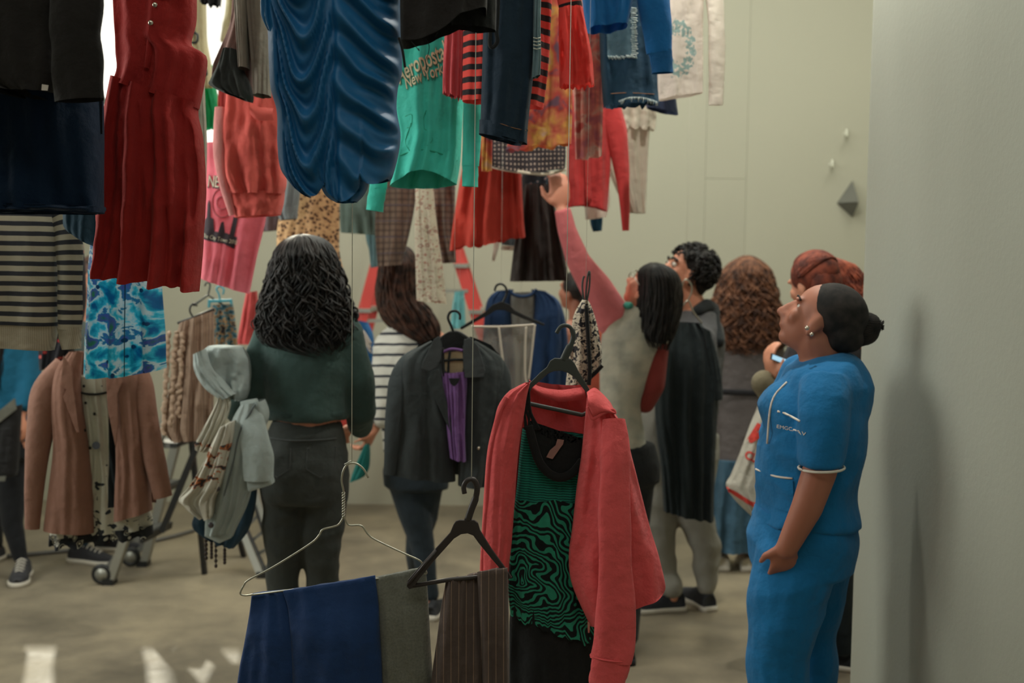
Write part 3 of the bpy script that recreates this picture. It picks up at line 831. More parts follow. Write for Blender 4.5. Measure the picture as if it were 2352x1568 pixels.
# ---- ruched blue dress, top centre
d = 2.28
M_BLUE = fabric('blue_jersey', (8, 82, 128), 0.5, 0.08, bump=0.10, spec=0.45, weave=1400)
t = garment('ruched_dress', 'bright blue ruched dress with swagged folds', 'dress', 770, 465, d)
def swag(u, v, front):
    if not front: return 0.5 * sin(20 * u)
    # three gathered columns; folds sag between the gather lines
    edges = (0.0, 0.085, 0.535 - 0.03 * v, 1.0)
    for a, b_ in zip(edges, edges[1:]):
        if u <= b_ or b_ == 1.0: break
    x = (u - a) / (b_ - a)
    if b_ < 0.1: return 0.5 * sin(2 * pi * (2.2 * v)) + 0.4
    w = b_ - a
    sag = (1 - (2 * x - 1) ** 2)
    k = 7.2 if w > 0.4 and b_ < 0.9 else 8.3
    ph = v * k - sag * 2.1 + (0.0 if b_ < 0.9 else 0.4) + 0.25 * noise.noise(Vector((u * 4, v * 6, 2)))
    if b_ > 0.9: ph = v * k - (1.45 * x ** 0.8) + 0.3 + 0.2 * noise.noise(Vector((u * 4, v * 6, 5)))
    fr_ = ph - math.floor(ph)
    prof = 1.5 * math.exp(-((fr_ - 0.55) / 0.20) ** 2) - 0.45 + 0.25 * sin(4 * pi * ph + 7 * u)
    env = min(1.0, 5.0 * x) * (min(1.0, 5.0 * (1 - x)) if b_ < 0.9 else 1.0)
    gather = -0.9 * math.exp(-((u - edges[2]) / 0.022) ** 2) - 0.5 * math.exp(-((u - edges[1]) / 0.018) ** 2)
    return prof * (0.35 + 0.65 * env) + gather
def bluehem(u, front):
    if front:
        a = abs(sin(pi * min(1, u / 0.36))) if u < 0.36 else (0.9 * abs(sin(pi * (u - 0.36) / 0.36)) + 0.55 if u < 0.72 else 0.35 * abs(sin(pi * (u - .72) / .28)) * 1.2)
        return (a - 0.35) * 34
    return -10
tube('dress_body', [(604, -220, 915, -220), (606, -60, 918, -60), (609, 20, 920, 20), (620, 78, 922, 100), (623, 140, 922, 165), (627, 208, 913, 200), (640, 262, 910, 250), (641, 337, 919, 310), (649, 395, 914, 360), (672, 428, 900, 415), (690, 438, 892, 424)], d, M_BLUE, t, th=0.075, amp=0.015, disp=swag, nv=150, nt=190, hem=bluehem, grow=0.0, flat=0.6)
tube('gathered_side', [(604, -120, 634, -120), (607, 20, 632, 20), (612, 52, 634, 60), (624, 78, 640, 90)], d, M_BLUE, t, th=0.03, amp=0.006, fr=1, nv=20, nt=24, off=-0.02)
tube('inner_flounce', [(735, 380, 850, 380), (738, 425, 846, 425), (752, 452, 836, 448), (775, 466, 820, 464)], d, M_BLUE, t, th=0.035, amp=0.008, fr=2.2, seed=2, nv=24, nt=40, off=-0.005)
thread(t, 765, -215, d)

# ---- red pleated dress
d = 2.62
M_RED = fabric('brick_red_linen', (152, 36, 32), 0.85, 0.2, trans=0.12)
t = garment('sleeveless_dress', 'brick red sleeveless dress with pleated skirt and silver buttons', 'dress', 345, 668, d)
bod = tube('bodice', [(262, -190, 440, -190), (264, -60, 446, -60), (268, 40, 447, 40), (272, 90, 436, 100), (272, 125, 471, 128), (274, 160, 466, 190), (262, 190, 455, 250)], d, M_RED, t, th=0.06, amp=0.014, fr=2.6, seed=2.7, nv=44, slant=0.15)
tube('pleated_skirt', [(262, 178, 456, 240), (252, 230, 452, 262), (240, 300, 464, 320), (234, 420, 471, 430), (228, 520, 467, 540), (221, 630, 457, 668)], d, M_RED, t, th=0.075, amp=0.026, fr=3.4, seed=12.3, nv=70, nt=120, hemw=6, wander=0.35, sharp=0.5)
tr_ = bvh_of(bod)
for x, y in ((378, 27), (370, 68), (362, 110)):
    p = press([P(x, y, d)], tr_, 0.0)[0]
    b = Blob(); b.ell(p, (.006, .004, .006), n=12, m_=8); obj('button', b.v, b.f, M_BUT, t)
ruffle('placket', [(352, -100), (362, 20), (358, 110), (352, 165)], [(366, -100), (376, 20), (372, 110), (362, 168)], d, M_RED, t, -0.066, -0.060, bulge=0.004)
ruffle('collar', [(352, -20), (372, 5), (400, 12), (424, -5)], [(360, -60), (385, -50), (410, -45), (430, -40)], d, M_RED, t, -0.07, -0.065, bulge=0.01)
sweep('waist_gather', press([P(262 + 4.6 * i, 192 + 1.35 * i, d) for i in range(42)], bvh_of(t.children[1]), 0.001), (0.004, .004), M_RED, t, n=6, amp=0.5, fr=4)
thread(t, 350, -185, d)

# ---- dark brown coat and navy skirt, near left
d = 2.25
M_COAT = fabric('dark_brown_corduroy', (24, 20, 18), 0.9, 0.35)
t = garment('corduroy_coat', 'dark brown coat hanging in the top left corner', 'coat', 110, 220, d)
tube('coat_body', [(-210, -260, 180, -260), (-200, -60, 186, -60), (-180, 60, 190, 60), (-150, 140, 182, 150), (-70, 192, 168, 204), (0, 214, 152, 223)], d, M_COAT, t, th=0.08, amp=0.014, fr=2.0, seed=3.9, nv=40)
sleeve('sleeve', [(190, -240, -.05), (208, -80, -.07), (212, 60, -.08), (214, 150, -.08), (222, 244, -.08)], [46, 54, 55, 55, 54], d, M_COAT, t, flat=0.6, amp=0.14, seed=4.4)
b_ = slab('hang_tag', [(138, 209), (152, 211), (150, 223), (137, 222)], d, 0.002, fabric('pale_tag', (190, 180, 172)), t, off=-0.085)
thread(t, 20, -255, d)
d = 2.42
M_NSK = fabric('midnight_satin', (8, 30, 54), 0.7, 0.2, spec=0.15)
t = garment('satin_skirt', 'midnight blue skirt hanging below the brown coat', 'skirt', 60, 490, d)
tube('skirt_body', [(-120, 40, 215, 40), (-150, 150, 225, 150), (-165, 300, 231, 300), (-170, 400, 233, 400), (-175, 486, 234, 490)], d, M_NSK, t, th=0.10, amp=0.016, fr=3.2, seed=5.8, nv=40, nt=80)
tube('hem_band', [(-176, 470, 234, 474), (-177, 484, 235, 488)], d, M_NSK, t, th=0.103, amp=0.016, fr=3.2, seed=5.8, nv=8, nt=80, grow=0)
patch('dark_panel', [(104, 210), (235, 205), (235, 308), (108, 300)], d, fabric('black_panel', (22, 24, 26)), t, bvh_of(t.children[0]), cell=14)
thread(t, 40, 45, d)
d = 2.95
t = garment('sleeveless_blouse', 'dark teal sleeveless blouse with slanted hem under the midnight skirt', 'blouse', 190, 560, d)
tube('top_body', [(140, 330, 250, 330), (146, 440, 246, 440), (149, 490, 244, 500), (152, 522, 242, 570), (178, 540, 241, 572)], d, fabric('dark_teal', (18, 50, 66)), t, th=0.05, amp=0.008, fr=1.6, seed=2.1, nv=28)
thread(t, 195, 335, d)
# ---- striped sweater, left edge
d = 3.15
M_STR = fabric('grey_cream_stripe', (180, 175, 160), 0.92, 0.3, trans=0.25, pat=p_stripes((186, 180, 162), (58, 60, 68), 22.5, 0.46, wob=2))
M_RIB = fabric('cream_rib', (176, 168, 150), 0.92, trans=0.2, pat=p_stripes((176, 168, 150), (158, 150, 134), 4.2, 0.35, axis=0))
t = garment('striped_sweater', 'cream and charcoal striped sweater at the left edge', 'sweater', 40, 800, d)
tube('sweater_body', [(-170, 400, 90, 430), (-165, 470, 128, 478), (-165, 560, 134, 565), (-165, 660, 134, 668), (-165, 735, 132, 748)], d, M_STR, t, th=0.07, amp=0.012, fr=1.8, seed=3.0, nv=40)
tube('hem_rib', [(-163, 730, 131, 744), (-160, 760, 128, 775), (-150, 782, 122, 804)], d, M_RIB, t, th=0.066, amp=0.008, fr=1.8, seed=3.0, nv=14)
sleeve('sleeve', [(120, 440, .0), (152, 500, -.01), (165, 580, -.02), (166, 680, -.02), (166, 756, -.02)], [34, 34, 30, 28, 27], d, M_STR, t, flat=0.6, seed=2)
sleeve('cuff', [(166, 750, -.02), (168, 778, -.02), (170, 800, -.02)], [27, 25, 22], d, M_RIB, t, flat=0.6, nv=8)
thread(t, 10, 410, d)
# ---- blue flower skirt, backlit
d = 3.25
def flower(nt, g):
    uv, u, v = uvxy(nt)
    n = tex(nt, 'ShaderNodeTexNoise', uv, 2.4, Detail=5.0, Distortion=0.4)
    c = ramp(nt, n.outputs['Fac'], [(0.0, rgba((6, 40, 66), g)), (0.36, rgba((8, 84, 128), g)), (0.42, rgba((22, 130, 156), g)), (0.47, rgba((58, 168, 184), g)), (0.51, rgba((206, 214, 196), g)), (0.545, rgba((206, 214, 196), g)), (0.56, rgba((24, 110, 140), g)), (0.62, rgba((74, 74, 140), g)), (0.70, rgba((52, 104, 76), g))])  # print colours; the broad white also stands for sunlit streaks
    n2 = tex(nt, 'ShaderNodeTexVoronoi', uv, 3.4); n2.feature = 'F1'
    return mix(nt, math_(nt, 'LESS_THAN', n2.outputs['Distance'], 0.17), c, rgba((10, 52, 86), g))
M_FLO = fabric('blue_flower_satin', (40, 150, 180), 0.35, 0.2, trans=0.68, pat=flower, spec=0.6, g=1.8)
t = garment('flower_skirt', 'shiny turquoise flower print skirt lit by the window', 'skirt', 285, 865, d)
tube('skirt_body', [(214, 545, 352, 545), (208, 600, 362, 605), (204, 680, 370, 690), (199, 770, 375, 775), (195, 864, 378, 846)], d, M_FLO, t, th=0.07, amp=0.022, fr=3.0, seed=4.1, nv=44, nt=90, hem=lambda u, f: 6 * sin(pi * u), wander=0.3)
sweep('seam', [P(308, 650, d, -0.075), P(309, 760, d, -0.085), P(310, 858, d, -0.09)], 0.0015, fabric('deep_teal', (12, 70, 90)), t, n=5)
tube('waistband', [(212, 535, 354, 535), (212, 556, 354, 556)], d, M_FLO, t, th=0.05, amp=0.004, fr=3, nv=6)
thread(t, 280, 536, d)
# ------------------------------------------------------------------ middle distance, hanging
def top_piece(name, label, cat, rows, d, mat, part, tx=None, ty=None, thr=True, **kw):
    t = garment(name, label, cat, (rows[-1][0] + rows[-1][2]) / 2, max(rows[-1][1], rows[-1][3]), d)
    o = tube(part, rows, d, mat, t, **kw)
    if thr: thread(t, (rows[0][0] + rows[0][2]) / 2 if tx is None else tx, rows[0][1] + 2 if ty is None else ty, d)
    return t, o
# tan blazer and the black and white dress inside it
d = 3.9
M_TAN = fabric('tan_wool', (128, 92, 78), 0.9, 0.3)
t = garment('tan_blazer', 'tan wool blazer hanging open over a black and white dress', 'blazer', 235, 1220, d)
sleeve('sleeve', [(150, 845, .02), (112, 900, -.02), (100, 1000, -.04), (92, 1110, -.05), (88, 1206, -.05)], [34, 34, 30, 22, 17], d, M_TAN, t, flat=0.7, seed=2.5, amp=0.08)
sleeve('sleeve', [(308, 842, .02), (330, 900, -.02), (345, 980, -.03), (364, 1060, -.04), (382, 1136, -.04)], [26, 30, 27, 25, 22], d, M_TAN, t, flat=0.7, seed=7.5, amp=0.08)
tube('front_panel', [(166, 806, 196, 806), (136, 850, 190, 862), (128, 930, 196, 945), (132, 1020, 210, 1030), (122, 1110, 216, 1110), (108, 1212, 222, 1219)], d, M_TAN, t, th=0.05, amp=0.007, fr=1.2, seed=2.9, nv=36, topth=0.02, off=-0.02)
tube('front_panel', [(256, 812, 290, 812), (260, 864, 322, 858), (270, 950, 332, 950), (274, 1060, 340, 1050), (272, 1120, 348, 1110), (270, 1192, 353, 1168)], d, M_TAN, t, th=0.05, amp=0.007, fr=1.2, seed=6.9, nv=36, topth=0.02, off=-0.02)
back_panel('blazer_back', [(180, 812, 280, 812), (130, 860, 330, 860), (120, 1000, 345, 1000), (115, 1190, 350, 1160)], d, M_TAN, t, 0.05, 0.04)
slab('lapel', [(166, 812), (186, 840), (188, 878), (203, 985), (196, 985), (166, 905), (174, 888), (160, 880)], d, 0.006, M_TAN, t, off=-0.078, bevel=0.002)
slab('lapel', [(282, 815), (262, 845), (266, 930), (284, 1020), (290, 960), (288, 900), (300, 870)], d, 0.006, M_TAN, t, off=-0.078, bevel=0.002)
thread(t, 228, 808, d)
def bwprint(nt, g):
    uv, u, v = uvxy(nt)
    n = tex(nt, 'ShaderNodeTexNoise', uv, 3.6, Detail=2.0, Distortion=1.2)
    vr = tex(nt, 'ShaderNodeTexVoronoi', uv, 5.0)
    dens = math_(nt, 'MULTIPLY', math_(nt, 'SUBTRACT', -9.6, v), 0.085)
    dark = math_(nt, 'LESS_THAN', n.outputs['Fac'], math_(nt, 'ADD', 0.24, dens))
    dot = math_(nt, 'LESS_THAN', vr.outputs['Distance'], 0.10)
    c = mix(nt, dark, rgba((184, 182, 168), g), rgba((44, 48, 54), g))
    c = mix(nt, dot, c, rgba((50, 52, 60), g))
    bars = math_(nt, 'GREATER_THAN', u, 2.60)
    lower = math_(nt, 'GREATER_THAN', v, -11.6)
    return mix(nt, math_(nt, 'MULTIPLY', bars, lower), c, rgba((34, 42, 48), g))
M_BW = fabric('black_white_print', (180, 178, 165), 0.8, pat=bwprint)
t = garment('print_dress', 'white dress with black flower print under the tan blazer', 'dress', 235, 1250, d)
tube('dress_body', [(186, 866, 262, 866), (194, 940, 268, 940), (204, 1020, 272, 1020), (186, 1110, 296, 1110), (124, 1190, 344, 1176), (116, 1232, 350, 1210)], d + 0.03, M_BW, t, th=0.05, amp=0.012, fr=3.5, seed=1.9, nv=50, nt=80)
tube('waistband', [(184, 862, 262, 862), (186, 898, 264, 898)], d + 0.03, fabric('white_band', (186, 184, 168)), t, th=0.054, amp=0.0, nv=5)
sweep('belt_line', [P(x, y, d + .03, -0.058 * sqrt(max(0, 1 - ((x - 225) / 42) ** 2)) - .003) for x, y in [(187, 893), (200, 898), (225, 901), (250, 899), (263, 894)]], 0.004, M_BLK, t, sm=16, n=6)
tube('lace_hem', [(116, 1226, 350, 1204), (115, 1252, 352, 1226)], d + 0.03, fabric('black_lace', (48, 50, 54), pat=p_vor([(0.0, (190, 186, 170)), (0.22, (30, 32, 36)), (0.34, (170, 166, 152)), (0.42, (30, 32, 36))], 6.5, 'CONSTANT')), t, th=0.052, amp=0.016, fr=5, seed=2.9, nv=10, nt=80, hemw=6)
rnd = random.Random(2)
for x, y in ((208, 882), (212, 920), (232, 945), (210, 982), (236, 1016), (222, 1022), (209, 1032)):
    p = P(x, y, d + .03, -0.062); b = Blob(); b.ell(p, (.0055, .003, .0055), n=10, m_=6); obj('button', b.v, b.f, M_BLK, t)
slab('printed_circle', ellipse(236, 1016, 9, 9, 14), d + .03, 0.002, fabric('grey_print', (84, 88, 96)), t, off=-0.064)
thread(t, 226, 866, d + .03)
# dark flower dress behind the striped sweater
t, o = top_piece('flower_dress', 'black dress with red and white flowers behind striped sweater', 'dress', [(92, 560, 190, 560), (92, 700, 196, 700), (92, 800, 170, 800), (96, 850, 152, 830)], 4.5, fabric('dark_flower_print', (30, 28, 32), pat=p_vor([(0.0, (170, 90, 80)), (0.14, (150, 40, 44)), (0.24, (24, 24, 30))], 6.0, 'CONSTANT')), 'dress_body', th=0.05, amp=0.012, fr=2.5, seed=3.2)
# cream cardigan, its hanger, patterned scarf and turquoise hanger
d = 4.6
t = garment('plastic_hanger', 'thin black hanger carrying the ruffled beige cardigan', 'hanger', 450, 740, d)
sweep('hook', A([(453, 703), (446, 697), (438, 703), (436, 714), (441, 724), (446, 730)], d), 0.004, M_PLK, t, sm=20, n=6)
sweep('shoulder_bar', A([(408, 742), (446, 728), (492, 709)], d), 0.0055, M_PLK, t, n=8)
thread(t, 446, 697, d)
M_BEI = fabric('beige_crepe', (146, 124, 106), 0.9, trans=0.1, pat=p_stripes((152, 130, 112), (126, 106, 92), 5.0, 0.4, axis=0, wob=3))
t = garment('ruffled_cardigan', 'beige ruffled crepe cardigan on thin black hanger', 'cardigan', 440, 1010, d)
tube('cardigan_body', [(414, 742, 490, 714), (402, 790, 492, 780), (394, 860, 492, 860), (384, 940, 490, 940), (380, 985, 490, 975), (396, 1012, 484, 1006)], d, M_BEI, t, th=0.05, amp=0.02, fr=3.5, seed=8.8, nv=44, nt=72)
for k, x0 in enumerate((396, 412, 428)):
    pts = []
    for i in range(60):
        y = 760 + (235 - 20 * k) * i / 59
        pts.append(P(x0 - (y - 760) * 0.05 + 7 * noise.noise(Vector((i * .42, k * 7.3, 0))), y, d, -0.055 + 0.014 * noise.noise(Vector((i * .5, k * 3.1, 9)))))
    sweep('ruffle', pts, (0.010, 0.004), fabric('beige_trim', (164, 142, 122)), t, n=6)
d = 4.9
M_TEALH = plain('turquoise_plastic', (70, 150, 165), 0.45)
t = garment('plastic_hanger', 'turquoise plastic clip hanger with patterned scarf', 'hanger', 505, 700, d)
sweep('hook', A([(512, 676), (514, 664), (505, 657), (497, 663), (503, 676), (505, 690)], d), 0.004, M_TEALH, t, sm=20, n=6)
slab('clip_bar', [(478, 688), (533, 686), (535, 703), (529, 704), (528, 693), (484, 695), (483, 706), (477, 706)], d, 0.01, M_TEALH, t, bevel=0.002)
thread(t, 505, 657, d)
t, o = top_piece('patterned_scarf', 'teal and ochre leaf print scarf hanging from turquoise hanger', 'scarf', [(486, 700, 534, 698), (486, 750, 542, 748), (488, 800, 546, 796)], 4.9, fabric('leaf_print', (90, 100, 100), pat=p_ramp([(0.0, (30, 60, 72)), (0.42, (70, 110, 120)), (0.5, (150, 120, 84)), (0.58, (48, 52, 56))], 9.0)), 'scarf_body', thr=False, th=0.03, amp=0.012, fr=3, seed=2)
t = garment('wire_hanger', 'empty grey hanger above the ruffled cardigan', 'hanger', 478, 700, 5.0)
sweep('hook', A([(470, 657), (475, 648), (482, 652), (481, 664), (478, 676)], 5.0), 0.004, M_PLG, t, sm=16, n=6)
sweep('shoulder_bar', A([(444, 702), (478, 677), (512, 700)], 5.0), 0.005, M_PLG, t, n=6)
thread(t, 476, 648, 5.0)
t, o = top_piece('red_blouse', 'small coral red blouse beside the dark haired woman', 'blouse', [(566, 672, 590, 668), (560, 700, 592, 695), (552, 745, 590, 740), (545, 790, 588, 790)], 5.2, fabric('coral_red_cotton', (200, 84, 84)), 'blouse_body', th=0.03, amp=0.008, fr=1.5)
# pink tee with print
d = 4.15
M_PINK = fabric('pink_jersey', (222, 120, 134), 0.9, trans=0.25)
t = garment('printed_tee', 'pink t-shirt with dark city print hanging upright', 't-shirt', 515, 672, d)
o = tube('tee_body', [(470, 330, 640, 318), (470, 380, 636, 372), (468, 440, 622, 440), (464, 520, 606, 520), (461, 580, 590, 585), (457, 636, 572, 674)], d, M_PINK, t, th=0.055, amp=0.014, fr=2.2, seed=4.6, nv=44, nt=80, slant=-0.1)
bt = bvh_of(o)
text_print('lettering', 'NEW', 483, 432, 40, d, M_PRINTK, t, bt, ang=6, gap=0.004, sx=0.62, bold=0.03)
text_print('lettering', 'NEW', 484, 430, 37, d, M_PRINTW, t, bt, ang=6, gap=0.007, sx=0.63, bold=0.0)
patch('print_tower', [(474, 530), (476, 505), (482, 500), (484, 470), (488, 460), (492, 472), (493, 500), (500, 505), (502, 534)], d, M_PRINTK, t, bt)
patch('print_tower', [(545, 500), (556, 498), (546, 545), (536, 542)], d, M_PRINTK, t, bt)
patch('print_tower', [(512, 534), (518, 512), (523, 510), (526, 538)], d, M_PRINTK, t, bt)
for r0 in ((24, 32), (12, 14)):
    pts = ellipse(520, 468, r0[0], r0[1], 40) ; pts.append(pts[0])
    sweep('print_ring', press([P(x, y, d) for x, y in pts], bt, 0.003), 0.0022, fabric('rose_print', (180, 96, 104)), t, n=5, caps=False)
patch('print_banner', [(470, 528), (500, 532), (530, 536), (553, 546), (545, 572), (524, 560), (498, 556), (470, 548)], d, M_PRINTK, t, bt)
text_print('lettering', 'The City Town 2013', 473, 545, 13, d, M_PRINTW, t, bt, ang=12, gap=0.006, sx=0.75)
thread(t, 560, 328, d)
# coral sweatshirt
d = 3.7
M_SWT = fabric('faded_coral_sweat', (206, 92, 84), 0.92, 0.4, trans=0.12)
t = garment('coral_sweatshirt', 'faded coral sweatshirt with wide hem band', 'sweatshirt', 595, 497, d)
tube('sweatshirt_body', [(524, 190, 650, 190), (520, 250, 650, 250), (512, 320, 652, 320), (509, 360, 655, 370), (516, 412, 658, 420), (530, 446, 652, 446)], d, M_SWT, t, th=0.07, amp=0.018, fr=2.0, seed=5.5, nv=40, slant=0.2)
tube('hem_band', [(530, 440, 653, 440), (536, 470, 650, 468), (541, 500, 643, 493)], d, M_SWT, t, th=0.064, amp=0.01, fr=2.0, seed=5.5, nv=14)
sleeve('sleeve', [(512, 250, -.03), (512, 340, -.05), (522, 420, -.05), (541, 495, -.04)], [12, 13, 11, 8], d, fabric('rim_lit_pink_sleeve', (214, 140, 138)), t, flat=0.7, nv=20)  # paler colour stands for light along the left edge
ruffle('pocket_flap', [(590, 240), (606, 252), (640, 256)], [(588, 268), (606, 284), (642, 284)], d, M_SWT, t, -0.08, -0.09, bulge=0.015)
thread(t, 588, 195, d)
# grey jacket piece and grey trouser leg
d = 3.3
M_GRY = fabric('warm_grey_cotton', (116, 108, 98), 0.9)
M_GRYD = fabric('dark_grey_lining', (52, 56, 54), 0.9)
t = garment('grey_trousers', 'warm grey trousers with turned dark cuff beside blue dress', 'trousers', 560, 235, d)
tube('trouser_leg', [(535, -160, 590, -160), (534, 0, 586, 0), (528, 58, 580, 80), (506, 115, 580, 130), (489, 155, 578, 175), (487, 190, 577, 205)], d, fabric('rosy_grey_cotton', (126, 98, 92), 0.9), t, th=0.06, amp=0.012, fr=1.8, seed=1.3, nv=36, off=0.02)
tube('turned_cuff', [(520, 118, 556, 122), (508, 150, 562, 158), (490, 186, 574, 188), (488, 200, 583, 222), (520, 215, 580, 236)], d, M_GRYD, t, th=0.055, amp=0.014, fr=2.0, seed=4.3, nv=24, off=-0.015)
tube('trouser_leg', [(566, -160, 628, -160), (572, 0, 628, 0), (580, 90, 627, 90), (586, 160, 626, 160), (589, 224, 625, 224)], d, M_GRY, t, th=0.05, amp=0.008, fr=1.5, seed=2.3, nv=30, off=-0.03)
tube('trouser_leg', [(548, -120, 582, -120), (550, 0, 580, 0), (556, 90, 580, 90), (561, 166, 582, 166)], d, M_GRY, t, th=0.035, amp=0.006, fr=1.2, seed=3.3, nv=24, off=-0.06)
thread(t, 580, -155, d)
# cream trousers hanging against the window
d = 4.6
M_CREAM = fabric('cream_cotton', (190, 180, 146), 0.9, trans=0.15)
t, o = top_piece('cream_trousers', 'cream trousers with black strap loops in front of the window', 'trousers', [(422, -60, 470, -60), (424, 30, 472, 40), (430, 90, 474, 95), (434, 150, 484, 150), (438, 200, 488, 198)], d, M_CREAM, 'trouser_leg', th=0.05, amp=0.01, fr=1.6, seed=2.6, nv=30)
for pts in ([(440, 76), (460, 84), (464, 92), (460, 104), (446, 104)], [(462, 163), (480, 164), (483, 170), (482, 178), (462, 176)]):
    sweep('strap_loop', A(pts, d, -0.06), 0.005, M_PLK, t, sm=24, n=6)
t, o = top_piece('cream_shirt', 'cream shirt hanging beside the bright window gap', 'shirt', [(522, -80, 552, -80), (520, 20, 546, 20), (514, 60, 536, 60), (508, 96, 525, 90)], 5.0, M_CREAM, 'shirt_body', th=0.04, amp=0.01, fr=1.6, seed=4.6, nv=24)
t, o = top_piece('lace_skirt', 'small black lace hem at the top edge beside red dress', 'skirt', [(450, -120, 512, -120), (456, -30, 510, -30), (462, 6, 506, 14)], 4.3, M_BLK, 'lace_body', th=0.03, amp=0.01, fr=3, hemw=6, nv=20)
t, o = top_piece('green_top', 'glossy bright green top glowing in front of the window', 'top', [(450, 150, 488, 150), (452, 205, 496, 200), (456, 250, 506, 250), (460, 298, 504, 294)], 4.78, fabric('emerald_satin', (40, 160, 110), 0.4, trans=0.45), 'top_body', th=0.04, amp=0.02, fr=2, seed=3)
t, o = top_piece('slate_jacket', 'slate blue jacket behind the coral sweatshirt', 'jacket', [(512, 190, 560, 190), (504, 225, 560, 225), (498, 300, 560, 300), (490, 338, 560, 335)], 5.1, fabric('slate_blue', (62, 76, 88)), 'jacket_body', th=0.05, amp=0.012, fr=2.5, seed=6)
t, o = top_piece('red_scarf', 'small red cloth strip behind the coral sweatshirt', 'scarf', [(502, 200, 520, 200), (500, 270, 520, 265), (498, 310, 520, 306)], 4.66, fabric('red_knit', (168, 60, 58)), 'scarf_body', th=0.02, amp=0.008, fr=2)
t, o = top_piece('grey_ribbon', 'long grey ribbed strip beside the red dress', 'scarf', [(448, 120, 466, 120), (450, 230, 470, 230), (454, 330, 474, 330), (462, 428, 472, 420)], 3.4, fabric('pale_grey_knit', (150, 144, 130)), 'scarf_body', th=0.02, amp=0.006, fr=1.5)
# leopard dress and grey neighbours
M_LEO = fabric('leopard_print', (176, 140, 104), 0.85, pat=p_vor([(0.0, (120, 84, 60)), (0.20, (54, 40, 36)), (0.36, (184, 146, 106)), (0.60, (196, 160, 118))], 12.5, 'CONSTANT'))
t, o = top_piece('leopard_dress', 'brown leopard print dress above the dark curly hair', 'dress', [(664, 300, 778, 300), (664, 400, 779, 400), (650, 470, 780, 470), (638, 520, 780, 520), (636, 580, 780, 580), (640, 646, 794, 634)], 4.9, M_LEO, 'dress_body', th=0.06, amp=0.014, fr=2.5, seed=3.4)
t, o = top_piece('grey_blouse', 'grey blue blouse between coral sweatshirt and leopard dress', 'blouse', [(640, 330, 700, 330), (640, 430, 690, 430), (636, 480, 684, 480), (645, 506, 682, 502)], 4.75, fabric('grey_blue_cotton', (112, 120, 122)), 'blouse_body', th=0.04, amp=0.01, fr=1.8)
t, o = top_piece('mauve_top', 'mauve grey top behind the pink t-shirt', 'top', [(590, 400, 650, 400), (590, 470, 650, 470), (596, 532, 644, 528)], 5.2, fabric('mauve_grey', (98, 84, 88)), 'top_body', th=0.04, amp=0.008, fr=1.8)
t, o = top_piece('sage_top', 'sage grey top hanging right of the leopard dress', 'top', [(770, 320, 876, 320), (774, 430, 874, 430), (780, 500, 872, 500), (783, 534, 870, 540)], 5.35, fabric('sage_grey', (92, 108, 102)), 'top_body', th=0.05, amp=0.012, fr=2.0, seed=5)
# mint hoodie
d = 3.35
M_MINT = fabric('mint_fleece', (70, 196, 178), 0.9, 0.35)
t = garment('mint_hoodie', 'mint green hoodie with cream script lettering', 'hoodie', 975, 430, d)
def minthem(u, front): return (-30 * sin(pi * u) ** 1.2 if front else 4 * sin(pi * u))
hb = tube('hoodie_body', [(926, -90, 1075, -90), (922, 40, 1070, 40), (918, 120, 1068, 120), (910, 200, 1066, 200), (911, 260, 1063, 260), (918, 310, 1060, 320), (909, 362, 1057, 372), (897, 428, 1049, 423)], d, M_MINT, t, th=0.085, amp=0.015, fr=2.3, seed=7.7, nv=60, nt=96, hem=minthem, grow=0.4)
ht = bvh_of(hb)
sweep('hem_seam', press([P(x, y, d) for x, y in [(915, 364), (940, 356), (975, 350), (1010, 356), (1052, 372)]], ht, 0.0), 0.0022, fabric('mint_seam', (50, 164, 136)), t, sm=24, n=5)
sleeve('sleeve', [(1072, -60, .0), (1084, 80, -.02), (1086, 200, -.03), (1086, 300, -.03), (1083, 386, -.03)], [22, 24, 21, 20, 19], d, M_MINT, t, flat=0.8, seed=3, off=-0.04)
sleeve('cuff', [(1083, 384, -.03), (1082, 410, -.03), (1081, 432, -.03)], [18, 18, 18], d, M_MINT, t, flat=0.8, nv=8, off=-0.04)
sleeve('sleeve', [(900, -40, .02), (880, 150, .04), (870, 320, .06), (863, 430, .06)], [24, 24, 21, 20], d, M_MINT, t, flat=0.8, seed=6)
sleeve('cuff', [(864, 428, .06), (858, 456, .06), (854, 482, .06)], [20, 20, 20], d, M_MINT, t, flat=0.8, nv=8)
for pts in ([(984, 262), (978, 280), (980, 302), (984, 306)], [(946, 352), (936, 330), (946, 300), (950, 290)], [(936, 274), (952, 272), (950, 296), (940, 300)], [(984, 306), (998, 326), (986, 342)]):
    sweep('pocket_seam', press([P(x, y, d) for x, y in pts], ht, 0.0002), 0.0013, fabric('mint_seam', (50, 164, 136)), t, sm=16, n=5)
M_SCR = fabric('script_felt', (214, 200, 168))
M_SCRK = fabric('script_shadow', (92, 140, 118))
for z, mt_, gp, bo in ((1.5, M_SCRK, 0.003, 0.035), (0, M_SCR, 0.0055, 0.012)):
    text_print('lettering', 'Aeropostale', 922 + z, 200 + z, 56, d, mt_, t, ht, ang=-27, shear=0.35, gap=gp, sx=0.50, bold=bo)
    text_print('lettering', 'New York', 938 + z, 214 + z, 38, d, mt_, t, ht, ang=-22, shear=0.35, gap=gp, sx=0.56, bold=bo * .6)
text_print('lettering', '1987', 979, 196, 13, d, fabric('script_teal', (40, 128, 112)), t, ht, ang=-3, gap=0.004, sx=1.1)
thread(t, 1000, -85, d)
